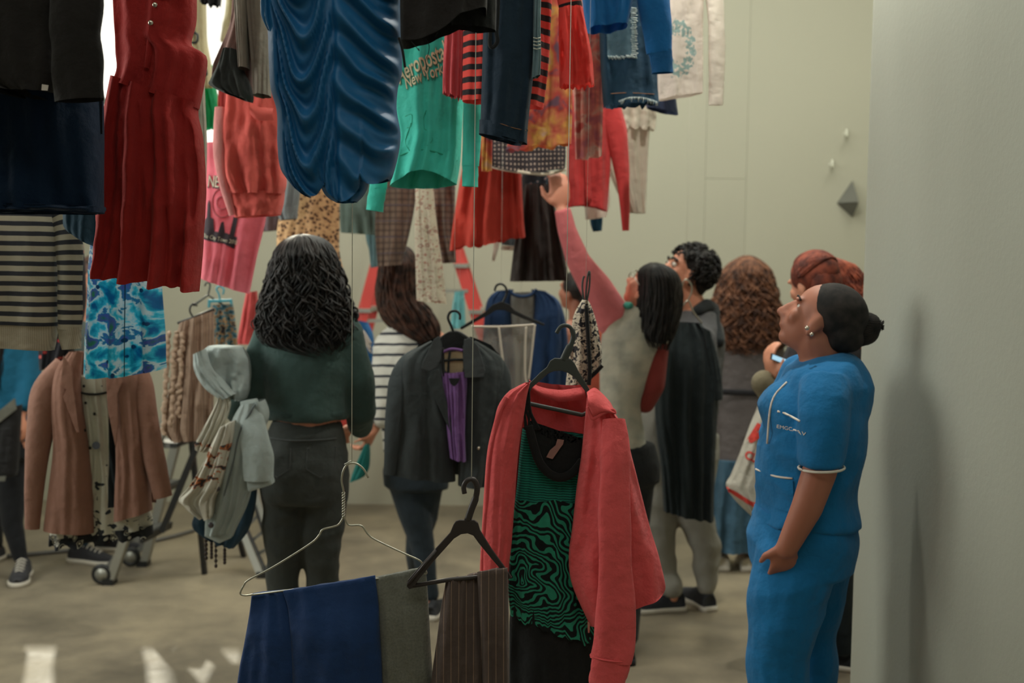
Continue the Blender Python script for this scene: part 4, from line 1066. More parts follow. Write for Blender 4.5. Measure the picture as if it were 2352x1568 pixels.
# black top, near
d = 2.2
M_BLK2 = fabric('black_brown_knit', (32, 28, 28), 0.9, 0.35)
t = garment('black_top', 'black top with slanted hem beside the blue dress', 'top', 1000, 105, d)
tube('top_body', [(921, -220, 1105, -220), (920, -60, 1112, -60), (920, 10, 1118, -20), (921, 70, 1119, 8), (921, 98, 1117, 22)], d, M_BLK2, t, th=0.06, amp=0.010, fr=1.5, seed=2.8, nv=36, hem=lambda u, f: 26 * sin(pi * min(1, u * 1.35)) if f else 10)
tube('back_hem', [(1020, -120, 1138, -120), (1030, 0, 1140, 0), (1038, 62, 1139, 72)], d + 0.05, M_BLK, t, th=0.03, amp=0.006, fr=1.2, nv=20)
for k, pts in enumerate(([(1010, 84), (1006, 92), (1004, 96)], [(950, 107), (960, 118), (968, 128), (966, 122)], [(982, 100), (990, 115), (988, 135), (982, 150), (986, 172)], [(922, 98), (930, 125), (936, 165)])):
    sweep('loose_thread', A(pts, d, -0.05), 0.0007 if k < 3 else 0.0025, M_BLK, t, sm=14, n=4)
thread(t, 1010, -215, d)
# dark jeans leg
d = 2.95
M_JEAN = fabric('dark_denim', (26, 42, 56), 0.88)
t = garment('dark_jeans', 'dark indigo jeans hanging in front of red striped sweater', 'jeans', 1155, 335, d)
jl = tube('jeans_leg', [(1118, -200, 1242, -200), (1112, 0, 1237, 0), (1109, 100, 1232, 100), (1106, 200, 1222, 200), (1103, 290, 1212, 296), (1101, 304, 1211, 332)], d, M_JEAN, t, th=0.05, amp=0.010, fr=1.5, seed=3.5, nv=40)
tube('turned_hem', [(1101, 276, 1213, 300), (1100, 308, 1197, 334)], d, M_JEAN, t, th=0.054, amp=0.006, fr=1.5, seed=3.5, nv=8)
jt = bvh_of(jl)
sweep('stitching', press([P(x, y, d) for x, y in [(1120, 284), (1150, 290), (1180, 299), (1208, 303)]], jt, 0.003), 0.0009, fabric('ochre_stitch', (150, 106, 74)), t, sm=20, n=4)
sweep('black_strap', [P(x, y, d, -0.06) for x, y in [(1147, -80), (1145, 0), (1143, 60), (1141, 84), (1143, 105), (1134, 118), (1126, 112), (1128, 75)]], (0.005, 0.003), M_BLK, t, sm=40, n=6)
tube('torn_strip', [(1226, -60, 1244, -60), (1224, 60, 1241, 60), (1223, 130, 1242, 130), (1220, 186, 1240, 178)], d, fabric('washed_denim', (96, 116, 122)), t, th=0.02, amp=0.006, fr=1, nv=24, off=-0.03)
for y in (96, 104, 112, 120): sweep('torn_thread', A([(1224, y), (1232, y + 2), (1241, y)], d, -0.055), 0.0013, fabric('white_cotton', (200, 196, 180)), t, n=4)
thread(t, 1180, -195, d)
# red and black striped sweater
d = 3.15
M_RBS = fabric('red_black_stripe', (226, 72, 64), 0.9, trans=0.12, pat=p_stripes((232, 76, 68), (38, 32, 36), 28.7, 0.46, off=0.0))
t = garment('striped_sweater', 'red and black striped sweater with frayed red sleeve', 'sweater', 1160, 250, d)
tube('sweater_body', [(1064, -150, 1276, -150), (1064, 40, 1266, 36), (1063, 140, 1260, 150), (1062, 232, 1248, 250)], d, M_RBS, t, th=0.06, amp=0.014, fr=2.6, seed=4.9, nv=40, nt=80)
sleeve('sleeve', [(1278, -120, -.03), (1296, -30, -.04), (1310, 36, -.04)], [30, 26, 26], d, M_RBS, t, flat=0.6, seed=2)
def fray(u, f): return 10 * noise.noise(Vector((u * 14, 3 if f else 9, 0))) + 6 * noise.noise(Vector((u * 40, 1, 0)))
tube('frayed_cuff', [(1282, 28, 1336, 26), (1282, 80, 1346, 76), (1283, 140, 1358, 136), (1284, 205, 1363, 202)], d, fabric('red_mesh', (226, 74, 66), trans=0.3), t, th=0.04, amp=0.02, fr=2.2, seed=3, nv=36, hem=fray, off=-0.035)
thread(t, 1170, -145, d)
t, o = top_piece('frayed_scarf', 'rose red frayed scarf over the mint hoodie', 'scarf', [(1024, -90, 1066, -90), (1022, 60, 1066, 60), (1018, 150, 1066, 150), (1017, 216, 1064, 228)], 3.2, fabric('rose_velvet', (206, 84, 90), 0.9, 0.5), 'scarf_body', th=0.03, amp=0.012, fr=2, hem=fray, nv=36)
# orange print blouse in two panels
def orange(nt, g):
    uv, u, v = uvxy(nt)
    n = tex(nt, 'ShaderNodeTexNoise', uv, 1.9, Detail=2.5, Distortion=0.3)
    return ramp(nt, n.outputs['Fac'], [(0.0, rgba((60, 52, 92), g)), (0.36, rgba((120, 84, 100), g)), (0.43, rgba((196, 78, 70), g)), (0.50, rgba((208, 120, 84), g)), (0.57, rgba((224, 164, 84), g)), (0.66, rgba((206, 160, 140), g))])
M_ORA = fabric('orange_watercolour', (210, 130, 90), 0.8, trans=0.2, pat=orange)
t, o = top_piece('watercolour_blouse', 'orange and yellow watercolour print blouse above the dotted skirt', 'blouse', [(1180, -60, 1322, -60), (1196, 60, 1318, 60), (1190, 180, 1316, 180), (1180, 270, 1314, 270), (1162, 346, 1312, 330)], 3.8, M_ORA, 'blouse_body', th=0.05, amp=0.014, fr=3, seed=1.8, hemw=7)
tube('side_panel', [(1104, 200, 1140, 200), (1106, 300, 1132, 300), (1106, 394, 1130, 392)], 3.85, M_ORA, t, th=0.02, amp=0.008, fr=1.2, nv=24)
def rosebl(nt, g):
    uv, u, v = uvxy(nt)
    n = tex(nt, 'ShaderNodeTexNoise', uv, 2.6, Detail=2.5, Distortion=0.3)
    return ramp(nt, n.outputs['Fac'], [(0.0, rgba((80, 84, 130), g)), (0.38, rgba((180, 104, 110), g)), (0.48, rgba((212, 134, 122), g)), (0.58, rgba((206, 172, 158), g)), (0.68, rgba((176, 84, 80), g))])
t, o = top_piece('watercolour_scarf', 'rose and blue watercolour print scarf right of orange blouse', 'scarf', [(1312, -40, 1388, -40), (1316, 80, 1386, 80), (1318, 200, 1385, 200), (1320, 300, 1384, 300), (1322, 366, 1382, 358)], 3.9, fabric('rose_watercolour', (190, 110, 110), 0.8, trans=0.2, pat=rosebl), 'scarf_body', th=0.04, amp=0.014, fr=2.2, seed=2.8, hemw=4)
# blue sweatshirt
d = 3.5
M_BSW = fabric('royal_blue_fleece', (18, 92, 152), 0.9, 0.35)
t = garment('blue_sweatshirt', 'royal blue sweatshirt with hanging ribbed cuff', 'sweatshirt', 1440, 175, d)
tube('sweatshirt_body', [(1318, -220, 1462, -220), (1328, -80, 1460, -80), (1338, 0, 1456, -20), (1347, 72, 1440, 62)], d, M_BSW, t, th=0.07, amp=0.016, fr=1.6, seed=3.7, nv=36, slant=0.3)
sleeve('sleeve', [(1478, -200, .0), (1488, -60, -.02), (1502, 40, -.03), (1512, 128, -.03)], [40, 38, 34, 28], d, M_BSW, t, flat=0.65, seed=5, off=-0.02)
sleeve('cuff', [(1512, 124, -.03), (1515, 150, -.03), (1516, 174, -.03)], [27, 25, 24], d, fabric('royal_blue_rib', (20, 88, 142), pat=p_stripes((20, 90, 146), (16, 72, 120), 3, 0.4, axis=0)), t, flat=0.65, nv=8, off=-0.02)
thread(t, 1390, -215, d)
# frayed denim skirt
d = 3.8
M_DEN = fabric('mid_denim', (38, 66, 88), 0.9)
t = garment('denim_skirt', 'frayed dark denim skirt with faded patch below blue sweatshirt', 'skirt', 1448, 250, d)
ds = tube('skirt_body', [(1374, -60, 1496, -60), (1376, 40, 1500, 40), (1379, 140, 1506, 140), (1386, 246, 1513, 238)], d, M_DEN, t, th=0.06, amp=0.010, fr=1.8, seed=2.4, nv=36, hem=fray)
dt = bvh_of(ds)
patch('faded_patch', [(1390, 62), (1450, 50), (1456, 134), (1392, 138)], d, fabric('faded_denim', (84, 108, 120)), t, dt, cell=12)
rnd = random.Random(7)
M_FRAY = fabric('white_fray', (186, 196, 194))
for i in range(26):
    y = 28 + i * 4.2; sweep('fray_thread', press([P(1446 + rnd.uniform(-3, 1), y, d), P(1458 + rnd.uniform(-2, 3), y + rnd.uniform(-1, 2), d)], dt, 0.003), 0.0018, M_FRAY, t, n=4)
for i in range(18):
    x = 1394 + i * 3.6; sweep('fray_thread', press([P(x, 136 + rnd.uniform(-2, 2), d), P(x + 3, 142 + rnd.uniform(-2, 2), d)], dt, 0.003), 0.0015, M_FRAY, t, n=4)
for i in range(30):
    x = 1418 + i * 3.0; yy = 236 - 8 * sin(pi * i / 29); sweep('fray_thread', press([P(x, yy, d), P(x + rnd.uniform(-3, 3), yy + rnd.uniform(4, 12), d)], dt, 0.004), 0.0013, M_FRAY, t, n=4)
sweep('stitching', press([P(x, 220, d) for x in (1400, 1430, 1460, 1500)], dt, 0.003), 0.001, fabric('ochre_stitch', (150, 106, 74)), t, n=4)
thread(t, 1436, -55, d)
# white tee with teal mandala
d = 4.1
def mandala(nt, g):
    uv, u, v = uvxy(nt)
    du = math_(nt, 'DIVIDE', math_(nt, 'SUBTRACT', u, 15.52), 0.42); dv = math_(nt, 'DIVIDE', math_(nt, 'ADD', v, 1.18), 0.66)
    r = math_(nt, 'SQRT', math_(nt, 'ADD', math_(nt, 'MULTIPLY', du, du), math_(nt, 'MULTIPLY', dv, dv)))
    an = math_(nt, 'ARCTAN2', dv, du)
    pet = math_(nt, 'MULTIPLY', math_(nt, 'SINE', math_(nt, 'MULTIPLY', an, 14)), 0.06)
    rr = math_(nt, 'ADD', r, pet)
    n = tex(nt, 'ShaderNodeTexNoise', uv, 11.0, Detail=2.0)
    inr = math_(nt, 'MULTIPLY', math_(nt, 'LESS_THAN', rr, 0.98), math_(nt, 'GREATER_THAN', rr, 0.50))
    f = math_(nt, 'MULTIPLY', inr, math_(nt, 'GREATER_THAN', n.outputs['Fac'], 0.46))
    return mix(nt, math_(nt, 'MULTIPLY', f, 0.8), rgba((220, 208, 198), g), rgba((116, 156, 156), g))
M_MAN = fabric('mandala_tee', (196, 184, 174), 0.9, trans=0.2, pat=mandala)
M_WT = fabric('off_white_jersey', (222, 212, 200), 0.9, trans=0.2)
t = garment('white_tee', 'off-white t-shirt with faded teal round ornament', 't-shirt', 1580, 240, d)
tube('tee_body', [(1486, -170, 1618, -170), (1496, -40, 1616, -40), (1504, 60, 1614, 60), (1510, 150, 1614, 150), (1513, 230, 1613, 214)], d, M_MAN, t, th=0.05, amp=0.010, fr=1.6, seed=2.7, nv=36, slant=0.2)
sleeve('sleeve', [(1620, -150, -.0), (1636, -20, -.02), (1642, 100, -.03), (1641, 244, -.03)], [22, 20, 18, 16], d, M_WT, t, flat=0.7, seed=3)
thread(t, 1560, -165, d)
t, o = top_piece('navy_shorts', 'navy shorts hem peeking below the off-white t-shirt', 'shorts', [(1476, 130, 1546, 130), (1480, 220, 1552, 222), (1486, 248, 1557, 264)], 4.4, fabric('faded_navy', (54, 64, 90)), 'shorts_leg', th=0.05, amp=0.006, fr=1.2)
# skirts in the centre
d = 4.62
M_DOT = fabric('black_dot_print', (56, 50, 54), 0.85, pat=p_vor([(0.0, (176, 156, 144)), (0.17, (176, 156, 144)), (0.22, (54, 48, 52))], 11.0, 'CONSTANT', rnd=0.12))
t = garment('dotted_skirt', 'black dotted skirt with white trim held up by a hand', 'skirt', 1210, 400, d)
tube('skirt_body', [(1106, 210, 1290, 210), (1108, 290, 1295, 290), (1116, 345, 1300, 345), (1129, 382, 1298, 388)], d, M_DOT, t, th=0.06, amp=0.012, fr=2.4, seed=3.8, nv=30, hem=lambda u, f: 14 * sin(pi * u ** 0.8) if f else 0)
sweep('white_trim', [P(x, y, d, -0.058 * sin(pi * (x - 1128) / 172) ** 0.8 - .004) for x, y in [(1129, 383), (1150, 389), (1185, 396), (1225, 401), (1260, 401), (1299, 390)]], 0.0055, fabric('white_trim', (206, 196, 178)), t, sm=40, n=8, amp=0.3)
thread(t, 1195, 212, d)
M_RSK = fabric('tomato_chiffon', (196, 70, 58), 0.85, trans=0.15)
t, o = top_piece('tomato_skirt', 'tomato red pleated skirt left of the dark skirt', 'skirt', [(1080, 260, 1190, 260), (1066, 360, 1196, 360), (1052, 440, 1199, 435), (1040, 520, 1203, 505), (1033, 574, 1207, 543)], 4.8, M_RSK, 'skirt_body', th=0.08, amp=0.03, fr=3.2, seed=1.2, nt=90, hemw=5, sharp=0.6, nv=44)
d = 5.0
t = garment('dark_skirt', 'long dark brown skirt with flowered waistband', 'skirt', 1236, 645, d)
tube('skirt_body', [(1200, 425, 1266, 425), (1192, 480, 1276, 480), (1181, 560, 1292, 560), (1171, 646, 1307, 644)], d, fabric('dark_brown_voile', (46, 40, 38)), t, th=0.09, amp=0.026, fr=4, seed=3.1, nt=90, nv=40)
tube('waistband', [(1198, 395, 1264, 395), (1198, 434, 1268, 434)], d, fabric('night_flower_print', (36, 44, 50), pat=p_vor([(0.0, (170, 120, 110)), (0.12, (60, 84, 92)), (0.24, (30, 38, 44))], 9.0, 'CONSTANT')), t, th=0.07, amp=0.008, fr=2, nv=8)
thread(t, 1231, 396, d)
d = 4.75
M_RCA = fabric('red_merino', (190, 62, 62), 0.92, 0.4)
t = garment('red_cardigan', 'red cardigan with one long sleeve hanging low', 'cardigan', 1370, 530, d)
tube('cardigan_body', [(1318, 200, 1400, 200), (1306, 290, 1404, 290), (1303, 380, 1402, 380), (1303, 440, 1398, 444), (1304, 476, 1394, 486)], d, M_RCA, t, th=0.06, amp=0.018, fr=2.2, seed=4.4, nv=40, hem=lambda u, f: -8 * sin(pi * u))
sleeve('sleeve', [(1398, 220, -.02), (1414, 300, -.03), (1426, 390, -.03), (1432, 460, -.03), (1435, 530, -.03)], [20, 24, 17, 12, 8], d, M_RCA, t, flat=0.8, seed=2)
sweep('button_band', [P(x, y, d, -0.066) for x, y in [(1345, 290), (1346, 380), (1350, 466)]], (0.012, .004), M_RCA, t, sm=10, n=8)
thread(t, 1360, 205, d)
t = garment('white_blouse', 'ivory blouse with ruffles behind the red cardigan', 'blouse', 1430, 500, 5.1)
tube('blouse_body', [(1372, 160, 1490, 160), (1375, 240, 1498, 240), (1380, 320, 1490, 320), (1400, 400, 1486, 400), (1440, 488, 1482, 490)], 5.1, fabric('ivory_cotton', (196, 188, 172), trans=0.2), t, th=0.06, amp=0.018, fr=2.6, seed=6.1, nv=40)
tube('ruffle', [(1376, 225, 1505, 235), (1378, 262, 1506, 270), (1382, 288, 1502, 300)], 5.1, fabric('ivory_cotton', (196, 188, 172), trans=0.2), t, th=0.075, amp=0.03, fr=5, seed=7, nv=16, hemw=8, off=-0.01)
tube('shirt_tail', [(1338, 430, 1400, 430), (1342, 470, 1400, 470), (1345, 505, 1392, 498)], 5.1, M_WT, t, th=0.04, amp=0.008, fr=1.5, nv=14)
thread(t, 1430, 165, 5.1)
t, o = top_piece('blue_pouch', 'small dark blue cloth below the ivory blouse', 'pouch', [(1356, 440, 1384, 440), (1355, 504, 1384, 503), (1362, 532, 1382, 530)], 5.2, fabric('petrol_blue', (30, 74, 100)), 'pouch_body', th=0.03, amp=0.006, fr=1.2)
t, o = top_piece('denim_shorts', 'light denim shorts with white cuff beside dark skirt', 'shorts', [(1140, 420, 1206, 420), (1150, 520, 1204, 520), (1152, 562, 1198, 566)], 5.2, fabric('light_denim', (104, 128, 140)), 'shorts_leg', th=0.05, amp=0.008, fr=1.2)
tube('white_cuff', [(1150, 564, 1199, 566), (1150, 574, 1200, 576)], 5.2, M_WT, t, th=0.055, amp=0.004, fr=1, nv=5)
t, o = top_piece('white_ribbons', 'thin white tie ribbons below the tomato red skirt', 'ribbon', [(1136, 480, 1152, 480), (1134, 550, 1150, 545), (1130, 598, 1136, 600)], 5.15, M_WT, 'ribbon', th=0.015, amp=0.006, fr=1)
# trousers behind
M_PLD = fabric('brown_plaid', (110, 92, 82), 0.9, pat=p_plaid((118, 100, 88), (66, 56, 54), (92, 84, 92), 14))
d = 5.0
t = garment('plaid_trousers', 'brown plaid trousers hanging behind the flowered leg', 'trousers', 950, 612, d)
tube('trouser_leg', [(872, 320, 965, 320), (868, 430, 958, 430), (862, 520, 944, 520), (868, 612, 922, 608)], d, M_PLD, t, th=0.06, amp=0.014, fr=1.8, seed=2, nv=34)
tube('trouser_leg', [(966, 320, 1050, 320), (980, 430, 1046, 430), (986, 520, 1044, 520), (998, 606, 1048, 603)], d, M_PLD, t, th=0.06, amp=0.014, fr=1.8, seed=5, nv=34)
thread(t, 955, 325, d)
def daisy(nt, g):
    uv, u, v = uvxy(nt)
    n = tex(nt, 'ShaderNodeTexVoronoi', uv, 4.6, Randomness=0.6)
    nn = tex(nt, 'ShaderNodeTexNoise', uv, 16.0, Detail=2.0)
    c = mix(nt, math_(nt, 'GREATER_THAN', nn.outputs['Fac'], 0.60), rgba((196, 188, 168), g), rgba((168, 120, 104), g))
    ring = math_(nt, 'MULTIPLY', math_(nt, 'GREATER_THAN', n.outputs['Distance'], 0.10), math_(nt, 'LESS_THAN', n.outputs['Distance'], 0.24))
    return mix(nt, math_(nt, 'MULTIPLY', ring, 0.75), c, rgba((150, 110, 100), g))
t, o = top_piece('flowered_trousers', 'cream trouser leg with brown daisy print', 'trousers', [(950, 320, 1000, 320), (954, 430, 996, 430), (953, 520, 1004, 520), (955, 610, 1016, 610), (957, 690, 1026, 698)], 4.55, fabric('daisy_print', (196, 188, 168), pat=daisy, trans=0.1), 'trouser_leg', th=0.04, amp=0.008, fr=1.4, seed=2, nv=40)
t, o = top_piece('teal_socks', 'small grey teal cloth left of the plaid trousers', 'cloth', [(838, 440, 880, 440), (840, 540, 876, 540), (848, 575, 872, 575), (852, 615, 870, 612)], 5.55, fabric('dusty_teal', (86, 112, 116)), 'cloth_body', th=0.03, amp=0.008, fr=1.4)
# dark coat with purple camisole
d = 3.85
M_DCO = fabric('charcoal_wool', (50, 55, 56), 0.92, 0.3)
t = garment('charcoal_coat', 'charcoal coat hanging open around a purple camisole', 'coat', 1010, 1110, d)
tube('coat_front', [(990, 782, 1020, 782), (946, 806, 1018, 812), (924, 830, 1022, 850), (914, 900, 1032, 910), (906, 980, 1044, 985), (890, 1086, 1046, 1104)], d, M_DCO, t, th=0.06, amp=0.012, fr=1.5, seed=5.2, nv=40, topth=0.03)
tube('coat_front', [(1064, 782, 1092, 782), (1066, 812, 1132, 806), (1064, 850, 1158, 832), (1060, 920, 1160, 905), (1055, 1000, 1142, 1000), (1052, 1110, 1114, 1116)], d, M_DCO, t, th=0.06, amp=0.012, fr=1.5, seed=8.2, nv=40, topth=0.03)
back_panel('coat_back', [(1005, 775, 1080, 775), (940, 815, 1145, 815), (915, 950, 1150, 950), (895, 1086, 1112, 1108)], d, M_DCO, t, 0.05, 0.05)
sleeve('sleeve', [(966, 806, .03), (934, 838, -.01), (918, 890, -.03), (906, 970, -.04), (897, 1084, -.04)], [10, 22, 25, 20, 13], d, fabric('charcoal_wool_pale', (58, 64, 66), 0.92, 0.3), t, flat=0.7, seed=1)  # this sleeve is a lighter grey than the coat fronts
sleeve('sleeve', [(1108, 806, .03), (1136, 836, .0), (1150, 880, -.02), (1150, 960, -.03), (1140, 1060, -.03)], [10, 22, 24, 22, 20], d, M_DCO, t, flat=0.7, seed=4)
M_LAP = fabric('charcoal_lapel', (62, 66, 68), 0.92, 0.3)
slab('collar', [(1012, 768), (1000, 776), (975, 826), (972, 840), (992, 846), (1006, 838), (1016, 820), (1018, 790)], d, 0.006, M_LAP, t, off=-0.078, bevel=0.002)
slab('lapel', [(994, 848), (1012, 842), (1040, 960), (1046, 1004), (1026, 960), (986, 872)], d, 0.006, M_DCO, t, off=-0.076, bevel=0.002)
slab('collar', [(1068, 776), (1082, 772), (1100, 790), (1116, 846), (1112, 860), (1070, 862), (1066, 820)], d, 0.006, M_LAP, t, off=-0.078, bevel=0.002)
b = Blob(); b.ell(P(1101, 1022, d, -0.066), (.006, .004, .006), n=10, m_=6); obj('button', b.v, b.f, M_BUT, t)
thread(t, 1043, 716, d)
t = garment('plastic_hanger', 'black hanger hook above the charcoal coat', 'hanger', 1042, 800, d)
sweep('hook', A([(1056, 734), (1056, 722), (1047, 714), (1034, 717), (1029, 730), (1036, 748), (1042, 764)], d), 0.0045, M_PLK, t, sm=30, n=8)
sweep('shoulder_bar', A([(968, 822), (1005, 785), (1042, 764), (1078, 782), (1118, 815)], d, 0.03), 0.007, M_PLK, t, sm=30, n=8)
M_PUR = fabric('purple_jersey', (104, 70, 122), 0.8, 0.3)
t = garment('purple_camisole', 'purple camisole with beige neck hanging in the charcoal coat', 'camisole', 1050, 1050, d)
tube('camisole_body', [(1018, 852, 1072, 848), (1020, 880, 1074, 880), (1024, 930, 1072, 925), (1030, 990, 1070, 990), (1036, 1044, 1072, 1052)], d, M_PUR, t, th=0.03, amp=0.012, fr=2, seed=2, nv=30, off=-0.055)
slab('beige_inset', [(1023, 806), (1064, 802), (1066, 848), (1058, 862), (1034, 862), (1025, 845)], d, 0.004, fabric('beige_knit', (170, 152, 124)), t, off=-0.06)
slab('black_neck', [(1017, 772), (1030, 762), (1052, 760), (1068, 772), (1070, 800), (1018, 806)], d, 0.006, M_BLK, t, off=-0.04)
slab('dark_throat', [(1034, 862), (1060, 862), (1054, 874), (1046, 880), (1038, 874)], d, 0.004, M_BLK, t, off=-0.092)
for pts in ([(1020, 795), (1019, 830), (1023, 860)], [(1068, 790), (1070, 825), (1066, 858)], [(1022, 824), (1045, 822), (1066, 822)], [(1036, 802), (1033, 830), (1032, 852)]):
    sweep('strap', A(pts, d, -0.068), 0.0042, M_BLK, t, sm=10, n=6)
sweep('purple_strap', A([(1018, 806), (1040, 798), (1066, 802)], d, -0.066), 0.005, M_PUR, t, sm=10, n=6)
# garment bag on clamp hanger, blue cardigan, camisole
d = 4.4
t = garment('plastic_hanger', 'wide black hanger above the clear garment bag', 'hanger', 1155, 750, d)
sweep('hook', A([(1136, 668), (1140, 656), (1151, 652), (1161, 659), (1164, 673), (1158, 688), (1153, 698)], d), 0.0045, M_PLK, t, sm=24, n=8)
slab('shoulder_plate', [(1114, 716), (1131, 700), (1152, 692), (1170, 699), (1182, 712), (1206, 724), (1252, 744), (1249, 748), (1202, 732), (1176, 720), (1160, 712), (1140, 712), (1120, 724), (1060, 757), (1056, 752)], d, 0.012, M_PLK, t, bevel=0.002)
thread(t, 1151, 652, d)
pb, nt, b, out = nodes('clear_plastic')
tr = N(nt, 'ShaderNodeBsdfTransparent'); tr.inputs[0].default_value = (.88, .88, .85, 1)
b.inputs['Base Color'].default_value = rgba((176, 170, 164)); b.inputs['Roughness'].default_value = 0.25
tc = N(nt, 'ShaderNodeTexCoord'); n = tex(nt, 'ShaderNodeTexNoise', tc.outputs['Object'], 9.0, Detail=4.0)
ms = N(nt, 'ShaderNodeMixShader'); nt.links.new(ramp(nt, n.outputs['Fac'], [(0.35, (.28,) * 3 + (1,)), (0.7, (.5,) * 3 + (1,))]), ms.inputs[0])
nt.links.new(tr.outputs[0], ms.inputs[1]); nt.links.new(b.outputs[0], ms.inputs[2]); nt.links.new(ms.outputs[0], out.inputs[0])
M_CLR = pb
t = garment('garment_bag', 'clear plastic garment bag hanging before the blue cardigan', 'garment bag', 1160, 920, d)
tube('plastic_sleeve', [(1084, 748, 1228, 744), (1090, 800, 1222, 800), (1102, 860, 1216, 860), (1112, 930, 1210, 930)], d, M_CLR, t, th=0.03, amp=0.012, fr=3, seed=2, nv=30)
M_SEAM = plain('white_welt', (206, 196, 182), 0.4)
for pts in ([(1084, 748), (1150, 749), (1228, 744)], [(1146, 750), (1152, 800), (1160, 860), (1172, 900)], [(1208, 748), (1206, 800), (1206, 860), (1212, 884)], [(1228, 744), (1222, 800), (1214, 870)]):
    sweep('welt', A(pts, d, -0.04), 0.0042, M_SEAM, t, sm=16, n=6)
d = 5.4
M_BCA = fabric('navy_blue_knit', (36, 62, 100), 0.92, 0.35)
t = garment('blue_cardigan', 'navy blue cardigan over a grey t-shirt on a hanger', 'cardigan', 1200, 960, d)
tube('cardigan_front', [(1140, 668, 1180, 664), (1118, 692, 1176, 700), (1110, 760, 1180, 770), (1108, 860, 1192, 860), (1108, 960, 1200, 960)], d, M_BCA, t, th=0.06, amp=0.014, fr=1.6, seed=2, nv=36, topth=0.03)
tube('cardigan_front', [(1220, 664, 1252, 668), (1226, 700, 1282, 696), (1220, 770, 1290, 770), (1206, 860, 1294, 860), (1200, 960, 1296, 960)], d, M_BCA, t, th=0.06, amp=0.014, fr=1.6, seed=5, nv=36, topth=0.03)
tube('grey_tee', [(1172, 672, 1228, 670), (1170, 720, 1230, 720), (1176, 800, 1224, 800), (1180, 950, 1220, 950)], d, fabric('grey_marl', (140, 142, 138)), t, th=0.045, amp=0.006, fr=1.6, nv=26)
sweep('neck_rib', A([(1168, 664), (1180, 676), (1200, 680), (1220, 676), (1232, 663)], d, -0.05), 0.007, M_BCA, t, sm=24, n=8)
sleeve('sleeve', [(1256, 680, .02), (1272, 705, .0), (1284, 770, .0), (1288, 860, .0), (1288, 960, .0)], [8, 18, 20, 20, 18], d, M_BCA, t, flat=0.8, nv=20)
thread(t, 1198, 666, d)
d = 3.32
M_BWF = fabric('mono_flower_print', (170, 160, 146), 0.8, pat=p_ramp([(0.0, (34, 32, 38)), (0.47, (190, 178, 158)), (0.60, (150, 140, 128)), (0.66, (34, 32, 38))], 7.0, 2.0, 1.5))
t = garment('print_camisole', 'black and white print camisole hanging by its thin straps', 'camisole', 1335, 900, d)
tube('camisole_body', [(1338, 688, 1350, 688), (1318, 724, 1362, 714), (1310, 780, 1376, 768), (1305, 835, 1381, 832), (1298, 898, 1354, 866), (1298, 905, 1350, 880)], d, M_BWF, t, th=0.04, amp=0.012, fr=2, seed=3, nv=40)
for pts in ([(1341, 692), (1337, 660), (1339, 640), (1342, 634)], [(1345, 692), (1346, 665), (1350, 630), (1354, 625), (1353, 660), (1347, 692)]):
    sweep('strap', A(pts, d, -.01), 0.0028, M_PLG, t, sm=20, n=6)
sweep('dark_seam', A([(1344, 700), (1348, 770), (1352, 840), (1350, 880)], d, -0.05), (0.006, .003), M_BLK, t, sm=20, n=6)
sweep('dark_hem', A([(1381, 836), (1366, 852), (1352, 866), (1350, 880)], d, -0.04), (0.006, .003), M_BLK, t, sm=16, n=6)
thread(t, 1346, 632, d)
t, o = top_piece('track_jacket', 'blue track jacket with pale shoulder stripes behind the woman', 'jacket', [(812, 735, 846, 742), (812, 790, 858, 775), (816, 850, 861, 850), (822, 950, 863, 950)], 5.7, fabric('track_blue', (40, 96, 150)), 'jacket_body', th=0.05, amp=0.008, fr=1.4, seed=2)
for k in range(3): sweep('shoulder_stripe', A([(814 + k * 2, 748 + 8 * k), (836, 756 + 9 * k), (856, 788 + 10 * k)], 5.7, -0.06), 0.005, M_WT, t, sm=10, n=5)
t, o = top_piece('turquoise_cloth', 'turquoise cloth hanging on the red ladder', 'cloth', [(1044, 670, 1066, 668), (1038, 710, 1068, 708), (1034, 756, 1070, 752)], 6.3, fabric('turquoise_linen', (96, 156, 160)), 'cloth_body', th=0.03, amp=0.01, fr=1.8)
# long dark dress hanging in front of the man
d = 5.0
M_LDD = fabric('black_green_viscose', (32, 40, 42), 0.85, 0.25)
t = garment('long_dress', 'long black dress hanging in front of the curly haired man', 'dress', 1580, 1195, d)
tube('dress_body', [(1536, 738, 1610, 742), (1518, 780, 1640, 790), (1508, 850, 1650, 870), (1504, 930, 1648, 925), (1508, 1000, 1644, 1000), (1518, 1080, 1640, 1080), (1524, 1172, 1638, 1194)], d, M_LDD, t, th=0.07, amp=0.022, fr=3.2, seed=6.7, nv=56, nt=96, topth=0.03)
tube('short_sleeve', [(1610, 750, 1630, 760), (1616, 820, 1650, 830), (1624, 880, 1657, 880), (1626, 918, 1658, 914)], d, M_LDD, t, th=0.05, amp=0.008, fr=1.2, nv=24, off=-0.01)
thread(t, 1575, 645, d)
t = garment('wire_hanger', 'thin wire hanger holding the long black dress', 'hanger', 1575, 745, d)
sweep('hook', A([(1566, 660), (1570, 646), (1577, 642), (1588, 655), (1588, 672), (1580, 690)], d), 0.0035, M_WIRE, t, sm=24, n=6)
sweep('shoulder_wire', A([(1538, 742), (1560, 715), (1580, 690), (1592, 715), (1612, 742)], d), 0.0035, M_WIRE, t, sm=24, n=6)
